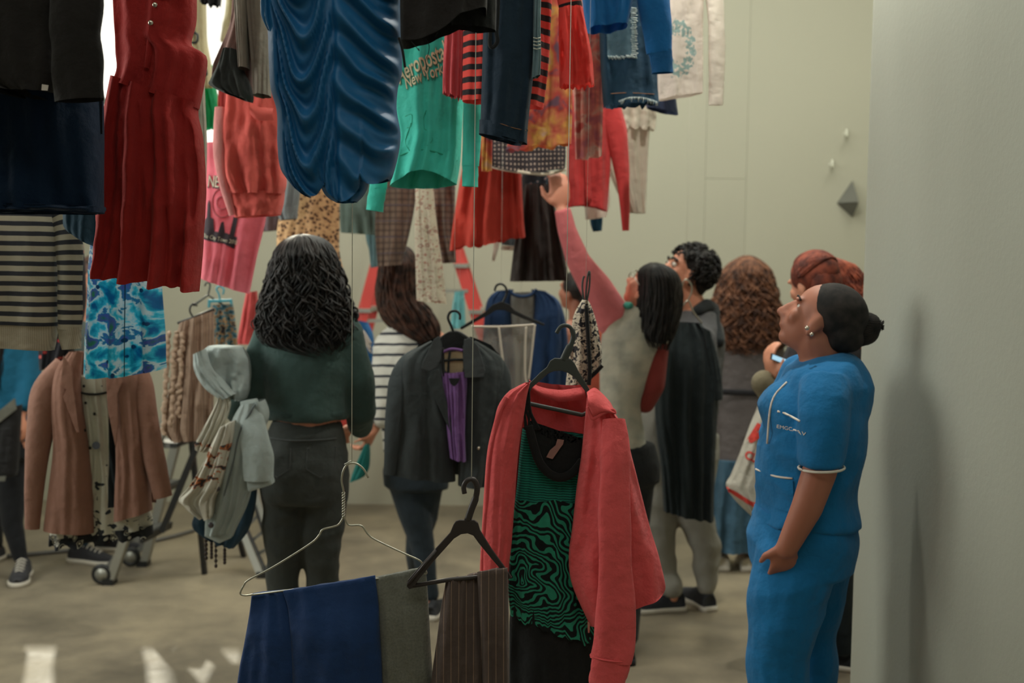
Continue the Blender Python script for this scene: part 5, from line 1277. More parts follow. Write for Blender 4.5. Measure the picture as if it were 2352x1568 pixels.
# ------------------------------------------------------------------ people
M_SKIN1 = plain('skin_brown', (150, 96, 76), 0.55, g=1.25, sss=0.08, noise_=0.06)
M_SKIN2 = plain('skin_tan', (190, 130, 104), 0.55, g=1.25, sss=0.08, noise_=0.06)
M_SKIN3 = plain('skin_rose', (206, 140, 116), 0.55, g=1.25, sss=0.08, noise_=0.06)
def hairmat(name, c1, c2, rough=0.42):
    m_, nt, b, out = nodes(name)
    tc = N(nt, 'ShaderNodeTexCoord')
    n1 = tex(nt, 'ShaderNodeTexNoise', tc.outputs['Object'], 30.0, Detail=3.0)
    nt.links.new(ramp(nt, n1.outputs['Fac'], [(0.35, rgba(c1, 1.2)), (0.65, rgba(c2, 1.2))]), b.inputs['Base Color'])
    b.inputs['Roughness'].default_value = rough + .16; b.inputs['Specular IOR Level'].default_value = 0.3
    return m_
H_BLK = hairmat('black_hair', (16, 17, 18), (40, 36, 34), 0.38)
H_DBR = hairmat('dark_brown_hair', (34, 26, 24), (84, 58, 48))
H_BRN = hairmat('brown_curls', (58, 40, 34), (124, 84, 62), 0.55)
H_RED = hairmat('auburn_curls', (84, 40, 32), (158, 82, 58), 0.5)
H_CROP = hairmat('cropped_black_hair', (22, 22, 22), (44, 40, 38), 0.7)
M_SOLE = plain('white_rubber', (190, 184, 172), 0.6)
M_SHOEB = fabric('black_canvas', (34, 36, 40))
M_EYEW = plain('eye_white', (214, 206, 196), 0.2)
M_EYEB = plain('eye_dark', (30, 22, 20), 0.2)
def person(label, px, py_foot, d):
    p = P(px, py_foot, d)
    return thing('person', label, 'person', (p.x, d, 0.0))
def J(px, py, d, o=0.0): return P(px, py, d, o)
def foot_z(p, z=0.0): q = p.copy(); q.z = z; return q
def shoe(par, toe, heel, w, upper, sole, h=0.075, laces=False, open_=False):
    ax = (toe - heel); ax.z = 0; L = ax.length; ax.normalize(); sd = Vector((-ax.y, ax.x, 0))
    z0 = min(toe.z, heel.z); up = Vector((0, 0, 1))
    def ring(s, wk, hk, zz):
        c = heel + ax * (s * L); c.z = z0 + zz
        return [c + sd * (w * wk * cos(a)) + up * (hk * sin(a)) for a in [2 * pi * i / 16 for i in range(16)]]
    # sole: extruded footprint
    prof = [(-.02, .45), (.0, .72), (.08, .86), (.25, .82), (.45, .80), (.65, .98), (.8, 1.0), (.92, .80), (1.0, .45), (1.02, .2)]
    vs, fs = [], []
    for k, (zz, e) in enumerate(((0.0, .97), (0.012, 1.03), (0.026, 1.0))):
        for s, wk in prof: c = heel + ax * (s * L); vs.append(Vector((c.x, c.y, z0 + zz)) + sd * (w * wk * e))
        for s, wk in reversed(prof): c = heel + ax * (s * L); vs.append(Vector((c.x, c.y, z0 + zz)) - sd * (w * wk * e))
    n = 2 * len(prof)
    for k in range(2):
        for i in range(n): j = (i + 1) % n; fs.append((k * n + i, k * n + j, (k + 1) * n + j, (k + 1) * n + i))
    fs.append(tuple(reversed(range(n)))); fs.append(tuple(range(2 * n, 3 * n)))
    sh = obj('shoe', vs, fs, sole, par)
    b = Blob()
    hs = [(.03, .70, .055), (.12, .80, .078), (.25, .76, .082), (.42, .74, .070), (.6, .88, .052), (.78, .92, .040), (.93, .66, .030), (1.0, .3, .018)]
    vs, fs = [], []
    for s, wk, hk in hs:
        c = heel + ax * (s * L)
        for i in range(16):
            a = pi * i / 15
            vs.append(Vector((c.x, c.y, z0 + 0.022)) + sd * (w * wk * cos(a)) + up * (hk * h / 0.08 * sin(a) ** 0.7))
    for k in range(len(hs) - 1):
        for i in range(15): fs.append((k * 16 + i, k * 16 + i + 1, (k + 1) * 16 + i + 1, (k + 1) * 16 + i))
    fs.append(tuple(range(16))); fs.append(tuple(reversed(range((len(hs) - 1) * 16, len(hs) * 16))))
    obj('upper', vs, fs, upper, sh)
    if laces:
        for k in range(5):
            s = .36 + .09 * k; hk = .078 - .045 * (s - .3) / .5
            c = heel + ax * (s * L); c.z = z0 + .026 + hk * h / 0.08
            sweep('lace', [c + sd * (w * .45) - up * .010, c + up * .004, c - sd * (w * .45) - up * .010], .004, M_SOLE, sh, n=5, sm=7)
    return sh
# ---------- woman with dark curls, seen from behind
d = 4.0; s = S(d)
t = person('person with long dark curls in a dark green sweatshirt, back to camera', 700, 1672, d)
b = Blob()
hc = J(702, 645, d, 0.03)
B = basis((0.05, 1, -0.02), (0, 0, 1))
head(b, hc, 0.215, B, neck=J(705, 740, d, 0.03))
b.loft([J(705, 725, d), J(705, 760, d), J(705, 860, d), J(706, 972, d), J(704, 1060, d)], [(.06, .06), (.13, .07), (.12, .08), (.118, .10), (.11, .08)])
b.chain([J(610, 775, d), J(562, 880, d, .0), J(540, 945, d, 0.02)], [.042, .036, .032]); b.chain([J(540, 945, d, 0.02), J(500, 930, d, 0.17)], [.032, .024])
hand(b, J(498, 928, d, 0.18), (-0.3, 1, 0.1), (0, 0, -1), 0.95, 0.9)
b.chain([J(808, 775, d), J(830, 890, d), J(818, 985, d, 0.12)], [.036, .030, .024])
hand(b, J(812, 990, d, 0.15), (-0.7, 0.7, -.3), (0, 0, -1), 0.95, 0.6)
ftl = foot_z(J(650, 1500, d)); ftr = foot_z(J(748, 1500, d))
for hx, kx, fp in ((655, 650, ftl), (752, 740, ftr)):
    b.chain([J(hx, 1090, d), J(kx, 1310, d), fp + Vector((0, 0, .07))], [.055, .034, .028])
b.build('body', M_SKIN2, t, 0.009, 4)
c = Blob()
c.loft([J(704, 712, d), J(704, 735, d), J(703, 765, d), J(704, 830, d), J(706, 900, d), J(708, 962, d)], [(.075, .07), (.125, .085), (.172, .105), (.170, .12), (.150, .118), (.148, .115)], sm=16)
c.chain([J(622, 768, d), J(578, 860, d), J(552, 935, d, 0.015)], [.068, .064, .062]); c.chain([J(552, 935, d, 0.015), J(520, 925, d, .14)], [.062, .044])
c.chain([J(792, 768, d), J(822, 870, d), J(826, 950, d, 0.05), J(816, 990, d, .13)], [.066, .058, .052, .044])
M_SWG = fabric('bottle_green_fleece', (56, 76, 73), 0.92, 0.45)
c.build('sweatshirt', M_SWG, t, 0.010, 5, wr=0.012, ws=(10, 10, 6), seed=3)
M_SWG2 = fabric('bottle_green_rib', (50, 68, 66), 0.92, 0.35)
c = Blob(); c.loft([J(708, 934, d), J(708, 958, d)], [(.150, .118), (.146, .114)]); c.build('hem_band', M_SWG2, t, 0.010, 2)
c = Blob()
c.loft([J(706, 962, d), J(704, 1010, d), J(700, 1060, d), J(698, 1110, d), J(698, 1150, d)], [(.118, .10), (.140, .115), (.158, .130), (.160, .128), (.150, .11)], sm=12)
for hx, kx, ax_, fp in ((650, 650, 648, ftl), (748, 738, 744, ftr)):
    c.chain([J(hx, 1110, d), J(kx + 1, 1230, d), J(kx, 1330, d), J(ax_, 1420, d), fp + Vector((0, 0, .09))], [.084, .072, .060, .056, .042])
M_BLKJ = fabric('black_denim', (58, 62, 60), 0.9)
pj = c.build('jeans', M_BLKJ, t, 0.010, 4, wr=0.010, ws=(8, 8, 15), seed=6)
pt_ = bvh_of(pj)
for sx in (-1, 1):
    cx = 700 + sx * 48
    pts = [(cx - 30, 1018), (cx - 30, 1062), (cx, 1082), (cx + 30, 1062), (cx + 30, 1018), (cx - 30, 1018)]
    sweep('pocket_stitch', press([P(x, y, d) for x, y in pts], pt_, 0.001), 0.0022, fabric('grey_stitch', (72, 76, 76)), pj, n=5, caps=False)
sweep('belt_seam', press([P(x, 1000, d) for x in range(622, 790, 12)], pt_, 0.001), 0.003, fabric('grey_stitch', (72, 76, 76)), pj, n=5)
for fp, dx in ((ftl, -.02), (ftr, .03)): shoe(t, fp + Vector((dx, .17, 0)), fp + Vector((0, -.07, 0)), .045, M_SHOEB, M_SOLE)
hair_sheet('hair', [(690, 540, 706, 540), (662, 550, 738, 547), (640, 575, 762, 570), (626, 620, 778, 615), (615, 670, 790, 665), (602, 720, 806, 715), (600, 760, 812, 755), (626, 790, 806, 785), (690, 806, 790, 802)], d, 0.135, H_BLK, t, n=420, curl=0.012, freq=26, rad=0.0036, seed=3, seg=60, off=-0.005, tipvar=.22)

# ---------- woman in striped sweater
d = 5.2
t = person('person with brown hair and striped sweater, half hidden by the charcoal coat', 950, 1400, d)
b = Blob(); hc = J(922, 640, d, 0.02); B = basis((0.55, 0.8, -0.1), (0.1, 0, 1))
head(b, hc, 0.225, B, neck=J(945, 745, d, 0.03))
b.loft([J(945, 738, d), J(950, 780, d), J(952, 880, d), J(955, 1000, d), J(955, 1080, d)], [(.06, .06), (.17, .09), (.14, .095), (.13, .09), (.15, .1)])
b.chain([J(890, 800, d), J(880, 890, d, -.02), J(876, 955, d, -.05), J(862, 985, d, -.08)], [.042, .036, .028, .024])
hand(b, J(864, 980, d, -.08), (-0.45, 0, -1), (-1, .3, 0), 1.0, 0.8)
f1 = foot_z(J(990, 1392, d)); f2 = foot_z(J(955, 1340, d + .35))
b.chain([J(925, 1100, d), J(962, 1230, d), f1 + Vector((0, .0, .06))], [.052, .034, .028])
b.chain([J(985, 1100, d), J(965, 1230, d + .1), f2 + Vector((0, 0, .06))], [.052, .034, .028])
b.build('body', M_SKIN2, t, 0.011, 3)
M_STW = fabric('breton_stripe', (196, 198, 192), 0.92, 0.3, pat=p_stripes((200, 200, 192), (36, 42, 54), 24.5, 0.24, off=0.3, wob=4))
c = Blob()
c.loft([J(948, 742, d), J(946, 762, d), J(944, 800, d), J(948, 880, d), J(955, 980, d), J(956, 1040, d)], [(.07, .07), (.13, .09), (.175, .115), (.165, .12), (.155, .115), (.155, .115)], sm=14)
c.chain([J(902, 790, d), J(886, 850, d, -.02), J(890, 915, d, -.05), J(878, 958, d, -.07)], [.070, .066, .052, .042])
c.build('striped_sweater', M_STW, t, 0.011, 4, wr=0.008, uvd=True, seed=2)
c = Blob()
c.loft([J(956, 1030, d), J(956, 1080, d), J(955, 1120, d)], [(.13, .1), (.155, .12), (.15, .11)])
c.chain([J(935, 1110, d), J(950, 1170, d), J(970, 1250, d), J(982, 1330, d), f1 + Vector((0, 0, .10))], [.090, .080, .058, .044, .038])
c.chain([J(975, 1110, d + .02), J(970, 1180, d + .06), J(955, 1260, d + .15), f2 + Vector((0, 0, .10))], [.088, .075, .052, .036])
c.build('jeans', fabric('ink_denim', (38, 48, 56)), t, 0.010, 3, wr=0.004, seed=8)
shoe(t, f1 + Vector((.06, .14, 0)), f1 + Vector((0, -.09, 0)), .042, M_SHOEB, M_SOLE, h=.06)
shoe(t, f2 + Vector((.02, .16, 0)), f2 + Vector((0, -.07, 0)), .042, M_SHOEB, M_SOLE, h=.06)
hair_sheet('hair', [(914, 564, 924, 564), (898, 570, 940, 570), (878, 590, 954, 596), (870, 640, 957, 650), (869, 690, 966, 690), (880, 725, 992, 722), (908, 756, 1006, 750), (950, 780, 1010, 776), (980, 796, 1008, 792)], d, 0.115, H_DBR, t, n=240, curl=0.006, freq=10, rad=0.005, seed=5, seg=34)

# ---------- woman reaching up
d = 4.75
t = person('person in pale denim vest reaching up with a pink sleeve', 1450, 1470, d)
b = Blob(); hc = J(1492, 668, d, 0.0); B = basis((-0.62, 0.42, 0.62), (0.50, -0.22, 0.78))
Lh = head(b, hc, 0.215, B, neck=J(1470, 735, d, 0.03), nr=0.05)
b.loft([J(1470, 725, d), J(1465, 765, d), J(1445, 860, d), J(1435, 960, d), J(1440, 1060, d)], [(.055, .055), (.09, .07), (.08, .07), (.055, .06), (.08, .07)])
b.chain([J(1410, 725, d), J(1330, 605, d, -.05), J(1288, 490, d, -.10)], [.045, .036, .026])
hand(b, J(1286, 480, d, -.10), (-.08, .05, 1), (-.25, 1, .1), 1.12, 0.55, side=-1)
b.chain([J(1500, 800, d, -.02), J(1494, 890, d, -.05), J(1482, 915, d, -.02)], [.036, .030, .024])
f1 = foot_z(J(1440, 1466, d - .1)); f2 = foot_z(J(1405, 1440, d + .15))
for hx, fp in ((1460, f1), (1420, f2)): b.chain([J(hx, 1080, d), J((hx + 1440) / 2, 1270, d), fp + Vector((0, 0, .06))], [.052, .034, .028])
b.build('body', M_SKIN3, t, 0.008, 4)
c = Blob()
c.chain([J(1408, 728, d, .0), J(1370, 664, d, -.03), J(1326, 598, d, -.06), J(1300, 530, d, -.09), J(1289, 482, d, -.10)], [.080, .066, .050, .040, .034], ball=False)
c.ell(J(1408, 728, d), (.08, .07, .085)); c.ell(J(1370, 664, d, -.03), (.066,) * 3); c.ell(J(1326, 598, d, -.06), (.050,) * 3); c.ell(J(1300, 530, d, -.09), (.04,) * 3)
c.build('pink_sleeve', fabric('dusty_pink_knit', (206, 112, 116), 0.9, 0.35), t, 0.008, 5, wr=0.004, seed=2)
c = Blob(); c.chain([J(1502, 800, d, -.02), J(1496, 880, d, -.05), J(1480, 925, d, -.02)], [.06, .052, .042]); c.build('red_sleeve', fabric('brick_knit', (128, 52, 48)), t, 0.010, 4)
c = Blob()
c.loft([J(1476, 708, d), J(1468, 735, d), J(1458, 780, d), J(1440, 850, d), J(1428, 910, d), J(1432, 965, d), J(1436, 1030, d)], [(.085, .07), (.118, .09), (.136, .11), (.118, .112), (.090, .10), (.078, .095), (.10, .105)], sm=20)
c.ell(J(1412, 730, d), (.065, .08, .08)); c.ell(J(1500, 770, d), (.07, .08, .1))
M_VEST = fabric('acid_denim', (156, 154, 140), 0.9, pat=p_ramp([(0.3, (142, 142, 132)), (0.6, (176, 172, 156))], 2.2, 3.0, interp='LINEAR'))
c.build('denim_vest', M_VEST, t, 0.009, 4, wr=0.012, uvd=True, seed=9)
c = Blob(); c.ell(J(1440, 700, d, -.05), (.024, .03, .016)); c.build('teal_scarf', fabric('teal_silk', (70, 150, 134)), t, 0.008, 2)
c = Blob()
c.loft([J(1438, 1015, d), J(1438, 1070, d), J(1440, 1110, d)], [(.12, .1), (.145, .12), (.14, .11)])
for hx, fp in ((1460, f1), (1420, f2)): c.chain([J(hx, 1090, d), J((hx + 1440) / 2, 1270, d), fp + Vector((0, 0, .10))], [.085, .065, .05])
c.build('trousers', fabric('black_twill', (32, 34, 36)), t, 0.012, 3)
for fp in (f1, f2): shoe(t, fp + Vector((-.05, .16, 0)), fp + Vector((0, -.09, 0)), .042, M_SHOEB, M_SHOEB, h=.07)
hair_sheet('hair', [(1494, 604, 1506, 604), (1480, 610, 1524, 609), (1466, 624, 1548, 624), (1466, 650, 1560, 650), (1464, 690, 1562, 690), (1462, 730, 1556, 730), (1460, 765, 1546, 765), (1478, 792, 1530, 800)], d, 0.105, H_BLK, t, n=260, curl=0.004, freq=8, rad=0.0038, seed=8, seg=26, off=-.02, tipvar=.3)
# glasses
for k, sx in enumerate((-1, 1)):
    cc = Lh(sx * .16, .43, .05); r, f_, u_ = B
    pts = [cc + r * (.028 * cos(a)) + u_ * (.020 * sin(a)) for a in [2 * pi * i / 20 for i in range(21)]]
    if k == 0: gl_ = sweep('glasses', pts, .0022, M_WIRE, t, n=5, caps=False)
    else: sweep('rim', pts, .0022, M_WIRE, gl_, n=5, caps=False)
    sweep('temple', [Lh(sx * .30, .40, .07), Lh(sx * .36, .15, .04), Lh(sx * .345, -.04, .0)], .0022, M_WIRE, gl_, n=5)

# ---------- man with curls
d = 5.35
t = person('person with short black curls in grey sweatpants looking up', 1550, 1405, d)
b = Blob(); hc = J(1574, 625, d, 0.0); B = basis((-0.88, -0.22, 0.34), (0.30, 0.02, 0.95))
Lh = head(b, hc, 0.235, B, neck=J(1606, 730, d, .02), nr=0.06)
b.loft([J(1605, 715, d), J(1600, 755, d), J(1590, 860, d), J(1580, 980, d), J(1570, 1060, d)], [(.06, .06), (.09, .12), (.10, .12), (.10, .1), (.11, .11)])
b.chain([J(1580, 785, d, .16), J(1560, 890, d, .2), J(1530, 985, d, .16)], [.045, .038, .028]); hand(b, J(1528, 990, d, .16), (-.2, 0, -1), (1, 0, 0), 1, .5)
b.chain([J(1600, 780, d, -.15), J(1608, 890, d, -.18), J(1590, 980, d, -.17)], [.045, .036, .028]); hand(b, J(1590, 984, d, -.17), (-.2, 0, -1), (0, 1, 0), 1, .5)
f1 = foot_z(J(1545, 1405, d - .05)); f2 = foot_z(J(1620, 1390, d))
b.chain([J(1520, 1080, d), J(1512, 1240, d), f1 + Vector((0, 0, .07))], [.052, .034, .028]); b.chain([J(1605, 1080, d), J(1622, 1250, d), f2 + Vector((0, 0, .07))], [.052, .034, .028])
b.build('body', M_SKIN2, t, 0.009, 4)
for sx in (-1, 1):
    e = Blob(); e.ell(Lh(sx * .15, .335, .045), (.014,) * 3, B, 12, 8); ey = obj('eye', e.v, e.f, M_EYEW, t)
    e = Blob(); e.ell(Lh(sx * .15, .375, .05), (.0075,) * 3, B, 10, 6); obj('iris', e.v, e.f, M_EYEB, ey)
    sweep('eyebrow', [Lh(sx * .07, .40, .135), Lh(sx * .16, .395, .165), Lh(sx * .25, .33, .13)], .006, H_BLK, t, sm=8, n=6)
c = Blob()
c.loft([J(1606, 712, d), J(1604, 735, d), J(1602, 770, d), J(1595, 860, d), J(1585, 960, d), J(1578, 1010, d)], [(.07, .075), (.10, .11), (.125, .16), (.13, .17), (.13, .16), (.135, .15)], sm=14)
c.chain([J(1580, 785, d, .16), J(1560, 890, d, .2), J(1530, 985, d, .16)], [.075, .062, .05]); c.chain([J(1600, 780, d, -.15), J(1608, 890, d, -.18), J(1590, 970, d, -.17)], [.072, .058, .048])
c.build('hoodie', fabric('grey_hoodie', (78, 78, 80)), t, 0.012, 4, wr=0.01, seed=5)
c = Blob(); c.chain([J(1598, 712, d, -.07), J(1622, 702, d, -.02), J(1640, 712, d, .04), J(1636, 735, d, -.02), J(1640, 780, d, -.12)], [.030, .036, .036, .034, .03]); c.build('hood', fabric('black_fleece', (32, 36, 38)), t, 0.010, 4)
c = Blob()
c.loft([J(1580, 985, d), J(1570, 1040, d), J(1565, 1090, d)], [(.15, .11), (.17, .13), (.165, .125)])
c.ell(J(1490, 960, d, -.05), (.085, .06, .10))
c.chain([J(1522, 1050, d), J(1512, 1150, d), J(1514, 1240, d), J(1522, 1320, d), f1 + Vector((-.01, .0, .12))], [.108, .096, .078, .070, .058])
c.chain([J(1596, 1060, d), J(1592, 1170, d), J(1622, 1255, d), J(1622, 1310, d), f2 + Vector((.0, 0, .12))], [.108, .092, .072, .060, .05])
c.chain([J(1500, 930, d, -.06), J(1505, 1080, d, -.03)], [.08, .09])
c.build('sweatpants', fabric('grey_sweat', (140, 138, 130), 0.92, 0.35), t, 0.010, 3, wr=0.009, ws=(9, 9, 12), seed=4)
M_NSHOE = fabric('charcoal_mesh', (44, 46, 52))
shoe(t, f1 + Vector((-.20, -.03, 0)), f1 + Vector((.06, .03, 0)), .048, M_NSHOE, M_SOLE, h=.085, laces=True)
shoe(t, f2 + Vector((-.08, .20, 0)), f2 + Vector((.02, -.05, 0)), .048, M_NSHOE, M_SOLE, h=.085)
rnd = random.Random(11); lines = []
r, f_, u_ = B
hb_ = Blob(); hb_.ell(Lh(0, -.14, .20), (.40 * .235, .44 * .235, .38 * .235), B, 20, 14); hb_.ell(Lh(0, -.36, -.08), (.30 * .235, .18 * .235, .34 * .235), B)
V, Fc = list(hb_.v), list(hb_.f)
for i in range(420):
    a = rnd.uniform(0, 2 * pi); z = rnd.uniform(-.75, 1)
    if z < .25 and sin(a) > 0.35: continue
    rr = sqrt(1 - z * z)
    n_ = r * (rr * cos(a)) + f_ * (rr * sin(a)) + u_ * z
    p = Lh(0, -.14, .16) + r * (.41 * .235 * rr * cos(a)) + f_ * (.45 * .235 * rr * sin(a)) + u_ * (.40 * .235 * z)
    t1_ = n_.orthogonal().normalized(); t2_ = n_.cross(t1_); ph = rnd.uniform(0, 6.28)
    lines.append([p + n_ * (-.008 + .0042 * k) + (t1_ * cos(k * .95 + ph) + t2_ * sin(k * .95 + ph)) * .011 for k in range(9)])
vs, fs = strands_geo(lines, .0042); k0 = len(V); V += vs; Fc += [tuple(i + k0 for i in f) for f in fs]
obj('hair', V, Fc, H_BLK, t)

# ---------- woman with long brown curls
d = 6.1
t = person('person with very long brown curls in grey dress and denim skirt', 1690, 1305, d)
b = Blob(); hc = J(1712, 648, d, .02); B = basis((.1, 1, 0), (0, 0, 1))
head(b, hc, 0.225, B, neck=J(1714, 730, d, .02))
b.loft([J(1714, 725, d), J(1716, 765, d), J(1712, 860, d), J(1705, 970, d), J(1700, 1050, d)], [(.06, .06), (.17, .09), (.15, .095), (.14, .09), (.15, .1)])
b.chain([J(1655, 790, d), J(1648, 880, d), J(1652, 980, d, -.03)], [.042, .036, .026]); hand(b, J(1652, 984, d, -.03), (0, 0, -1), (1, 0, 0), 1, .4)
b.chain([J(1776, 790, d), J(1786, 880, d), J(1780, 980, d, -.03)], [.042, .036, .026]); hand(b, J(1780, 984, d, -.03), (0, 0, -1), (-1, 0, 0), 1, .4)
f1 = foot_z(J(1655, 1300, d)); f2 = foot_z(J(1712, 1300, d))
for hx, fp in ((1668, f1), (1722, f2)): b.chain([J(hx, 1060, d), fp + Vector((0, 0, .06))], [.045, .03])
b.build('body', M_SKIN3, t, 0.012, 3)
c = Blob()
c.loft([J(1714, 735, d), J(1714, 765, d), J(1712, 810, d), J(1708, 900, d), J(1702, 1000, d), J(1698, 1066, d)], [(.09, .08), (.165, .11), (.19, .12), (.18, .12), (.165, .12), (.15, .12)], sm=12)
c.chain([J(1662, 790, d), J(1652, 870, d), J(1656, 965, d, -.03)], [.07, .06, .048]); c.chain([J(1770, 790, d), J(1782, 870, d), J(1780, 965, d, -.03)], [.07, .06, .048])
M_GDR = fabric('mauve_grey_cotton', (100, 94, 94))
c.build('grey_coat', M_GDR, t, 0.013, 3, wr=.008)
sweep('belt', [P(x, 893 + (x - 1650) * .04, d, -.135) for x in range(1646, 1770, 10)], (.016, .006), fabric('black_belt', (38, 38, 42)), t, n=8)
tube('denim_skirt', [(1640, 1050, 1752, 1050), (1632, 1120, 1756, 1120), (1622, 1200, 1760, 1200), (1615, 1258, 1766, 1256)], d, fabric('blue_denim', (62, 92, 112)), t, th=.13, amp=.024, fr=4, seed=3, nt=80, cap=True)
for fp in (f1, f2): shoe(t, fp + Vector((.02, .17, 0)), fp + Vector((0, -.08, 0)), .048, fabric('white_leather', (196, 190, 176)), M_SOLE)
hair_sheet('hair', [(1710, 588, 1720, 588), (1692, 596, 1738, 594), (1664, 620, 1764, 618), (1650, 665, 1778, 662), (1640, 720, 1790, 716), (1634, 770, 1798, 764), (1644, 800, 1800, 790), (1670, 812, 1790, 800)], d, 0.135, H_BRN, t, n=320, curl=0.014, freq=34, rad=0.0048, seed=13, seg=50)

# ---------- auburn haired woman with phone
d = 4.5
t = person('person with auburn curly ponytail holding a phone', 1880, 1540, d)
b = Blob(); hc = J(1866, 652, d, 0.0); B = basis((-0.55, 0.82, -0.22), (-0.10, 0, 1))
Lh = head(b, hc, 0.225, B, neck=J(1893, 755, d, .02))
b.loft([J(1893, 745, d), J(1896, 785, d), J(1898, 900, d), J(1900, 1010, d), J(1900, 1100, d)], [(.06, .06), (.15, .1), (.13, .1), (.12, .09), (.14, .11)])
b.chain([J(1850, 810, d, -.03), J(1805, 905, d, -.05), J(1760, 862, d, -.12)], [.044, .038, .027])
hand(b, J(1762, 864, d, -.12), (-.25, -.1, .8), (.6, .2, .6), 1.0, .55)
b.chain([J(1945, 810, d), J(1960, 920, d), J(1955, 1020, d, .03)], [.044, .036, .026]); hand(b, J(1955, 1024, d, .03), (0, 0, -1), (-1, 0, 0), 1, .4)
f1 = foot_z(J(1870, 1540, d)); f2 = foot_z(J(1935, 1540, d + .05))
for hx, fp in ((1875, f1), (1925, f2)): b.chain([J(hx, 1120, d), J(hx, 1330, d), fp + Vector((0, 0, .06))], [.052, .034, .028])
b.build('body', M_SKIN2, t, 0.008, 4)
c = Blob()
c.loft([J(1894, 758, d), J(1894, 790, d), J(1896, 830, d), J(1896, 930, d), J(1900, 1040, d), J(1910, 1100, d)], [(.08, .08), (.14, .1), (.165, .12), (.155, .125), (.15, .12), (.14, .12)], sm=12)
c.chain([J(1856, 815, d, -.03), J(1815, 890, d, -.05)], [.07, .06])
c.chain([J(1940, 815, d), J(1956, 920, d), J(1955, 1010, d, .03)], [.07, .058, .046])
c.build('dark_jacket', fabric('black_brown_jacket', (40, 38, 42)), t, 0.011, 3, wr=.008)
c = Blob(); c.chain([J(1815, 905, d, -.06), J(1770, 900, d, -.09), J(1738, 872, d, -.12)], [.066, .068, .054]); c.build('rolled_sleeve', fabric('olive_drab', (112, 104, 84)), t, 0.010, 3, wr=.012, seed=3)
tube('long_cardigan', [(1900, 790, 1980, 800), (1905, 900, 2000, 900), (1915, 1000, 2000, 1000), (1930, 1108, 1985, 1108)], d + .08, fabric('russet_knit', (92, 52, 46)), t, th=.10, amp=.012, fr=2, nv=30, cap=True)
c = Blob(); c.loft([J(1900, 1080, d), J(1900, 1130, d)], [(.13, .11), (.15, .12)])
for hx, fp in ((1875, f1), (1925, f2)): c.chain([J(hx, 1120, d), J(hx, 1330, d), fp + Vector((0, 0, .1))], [.09, .065, .05])
c.build('jeans', fabric('ink_denim', (38, 48, 56)), t, 0.013, 3)
for fp in (f1, f2): shoe(t, fp + Vector((-.16, .06, 0)), fp + Vector((.06, -.02, 0)), .044, M_SHOEB, M_SOLE)
# hair: combed back cap + curly ponytail
hb_ = Blob(); hb_.ell(Lh(0, -.10, .16), (.375 * .225, .455 * .225, .40 * .225), B, 22, 16); hb_.ell(Lh(0, -.30, -.02), (.33 * .225, .25 * .225, .38 * .225), B)
V, Fc = list(hb_.v), list(hb_.f); lines = []; rnd = random.Random(3)
r, f_, u_ = B
tie = Vector((0, -.86, .5)).normalized()
for i in range(150):
    a = -2.1 + 4.2 * i / 149
    s0 = Vector((sin(a), .55 * cos(a * .8), .2 + .75 * max(0, cos(a)) - .25 * (1 - max(0, cos(a))))).normalized()
    ln = []
    for k in range(14):
        v_ = s0.lerp(tie, (k / 13) ** .9).normalized(); jt_ = 1.015 + .02 * noise.noise(Vector((i * .7, k * .5, 2)))
        ln.append(Lh(0, -.10, .16) + (r * (v_.x * .375) + f_ * (v_.y * .455) + u_ * (v_.z * .40)) * (.225 * jt_))
    lines.append(ln)
vs, fs = strands_geo(lines, .0042); k0 = len(V); V += vs; Fc += [tuple(i + k0 for i in f) for f in fs]
hr = obj('hair', V, Fc, hairmat('auburn_sleek', (70, 36, 30), (124, 62, 46), .65), t)
hair_sheet('ponytail', [(1912, 594, 1920, 594), (1902, 602, 1938, 600), (1898, 622, 1965, 612), (1896, 660, 1988, 650), (1900, 720, 1999, 715), (1912, 790, 2002, 785), (1925, 860, 2002, 855), (1945, 960, 2000, 950), (1960, 1060, 1992, 1050)], d + .05, 0.085, H_RED, t, n=240, curl=0.017, freq=60, rad=0.0044, seed=21, seg=64)
ph = thing('smartphone', 'pale blue lit phone in the auburn haired person\'s hand', 'phone', tuple(J(1780, 828, d, -.14)))
slab('phone_body', [(1748, 802), (1807, 824), (1804, 838), (1746, 816)], d, .009, plain('phone_shell', (40, 42, 46), .3), ph, off=-.175, bevel=.002)
se, nt, bb, out = nodes('phone_screen'); bb.inputs['Base Color'].default_value = (.2, .3, .35, 1); bb.inputs['Emission Color'].default_value = (.45, .75, .95, 1); bb.inputs['Emission Strength'].default_value = 0.7
q = [J(1751, 805, d, -.181), J(1804, 825, d, -.181), J(1802, 836, d, -.181), J(1749, 815, d, -.181)]
obj('screen', q, [(3, 2, 1, 0)], se, ph, smooth=False)

# ---------- woman in blue uniform
d = 3.2
t = person('person in bright blue uniform with black bun looking up by the wall', 1830, 1940, d)
b = Blob(); hc = J(1881, 735, d, 0.0); B = basis((-0.82, 0.34, 0.46), (0.44, -0.1, 0.88))
hh = 0.218
Lh = head(b, hc, hh, B, neck=J(1892, 835, d, .01), nr=0.062)
b.loft([J(1892, 825, d), J(1894, 860, d), J(1880, 960, d), J(1865, 1100, d), J(1850, 1200, d)], [(.06, .075), (.10, .16), (.12, .15), (.12, .14), (.12, .15)])
b.chain([J(1858, 885, d, -.17), J(1852, 1010, d, -.20), J(1838, 1060, d, -.20)], [.05, .046, .044])
b.chain([J(1838, 1055, d, -.20), J(1812, 1130, d, -.20), J(1772, 1220, d, -.185)], [.046, .042, .030])
hand(b, J(1773, 1214, d, -.185), (-.06, .42, -1), (0, 1, .2), 0.92, .45)
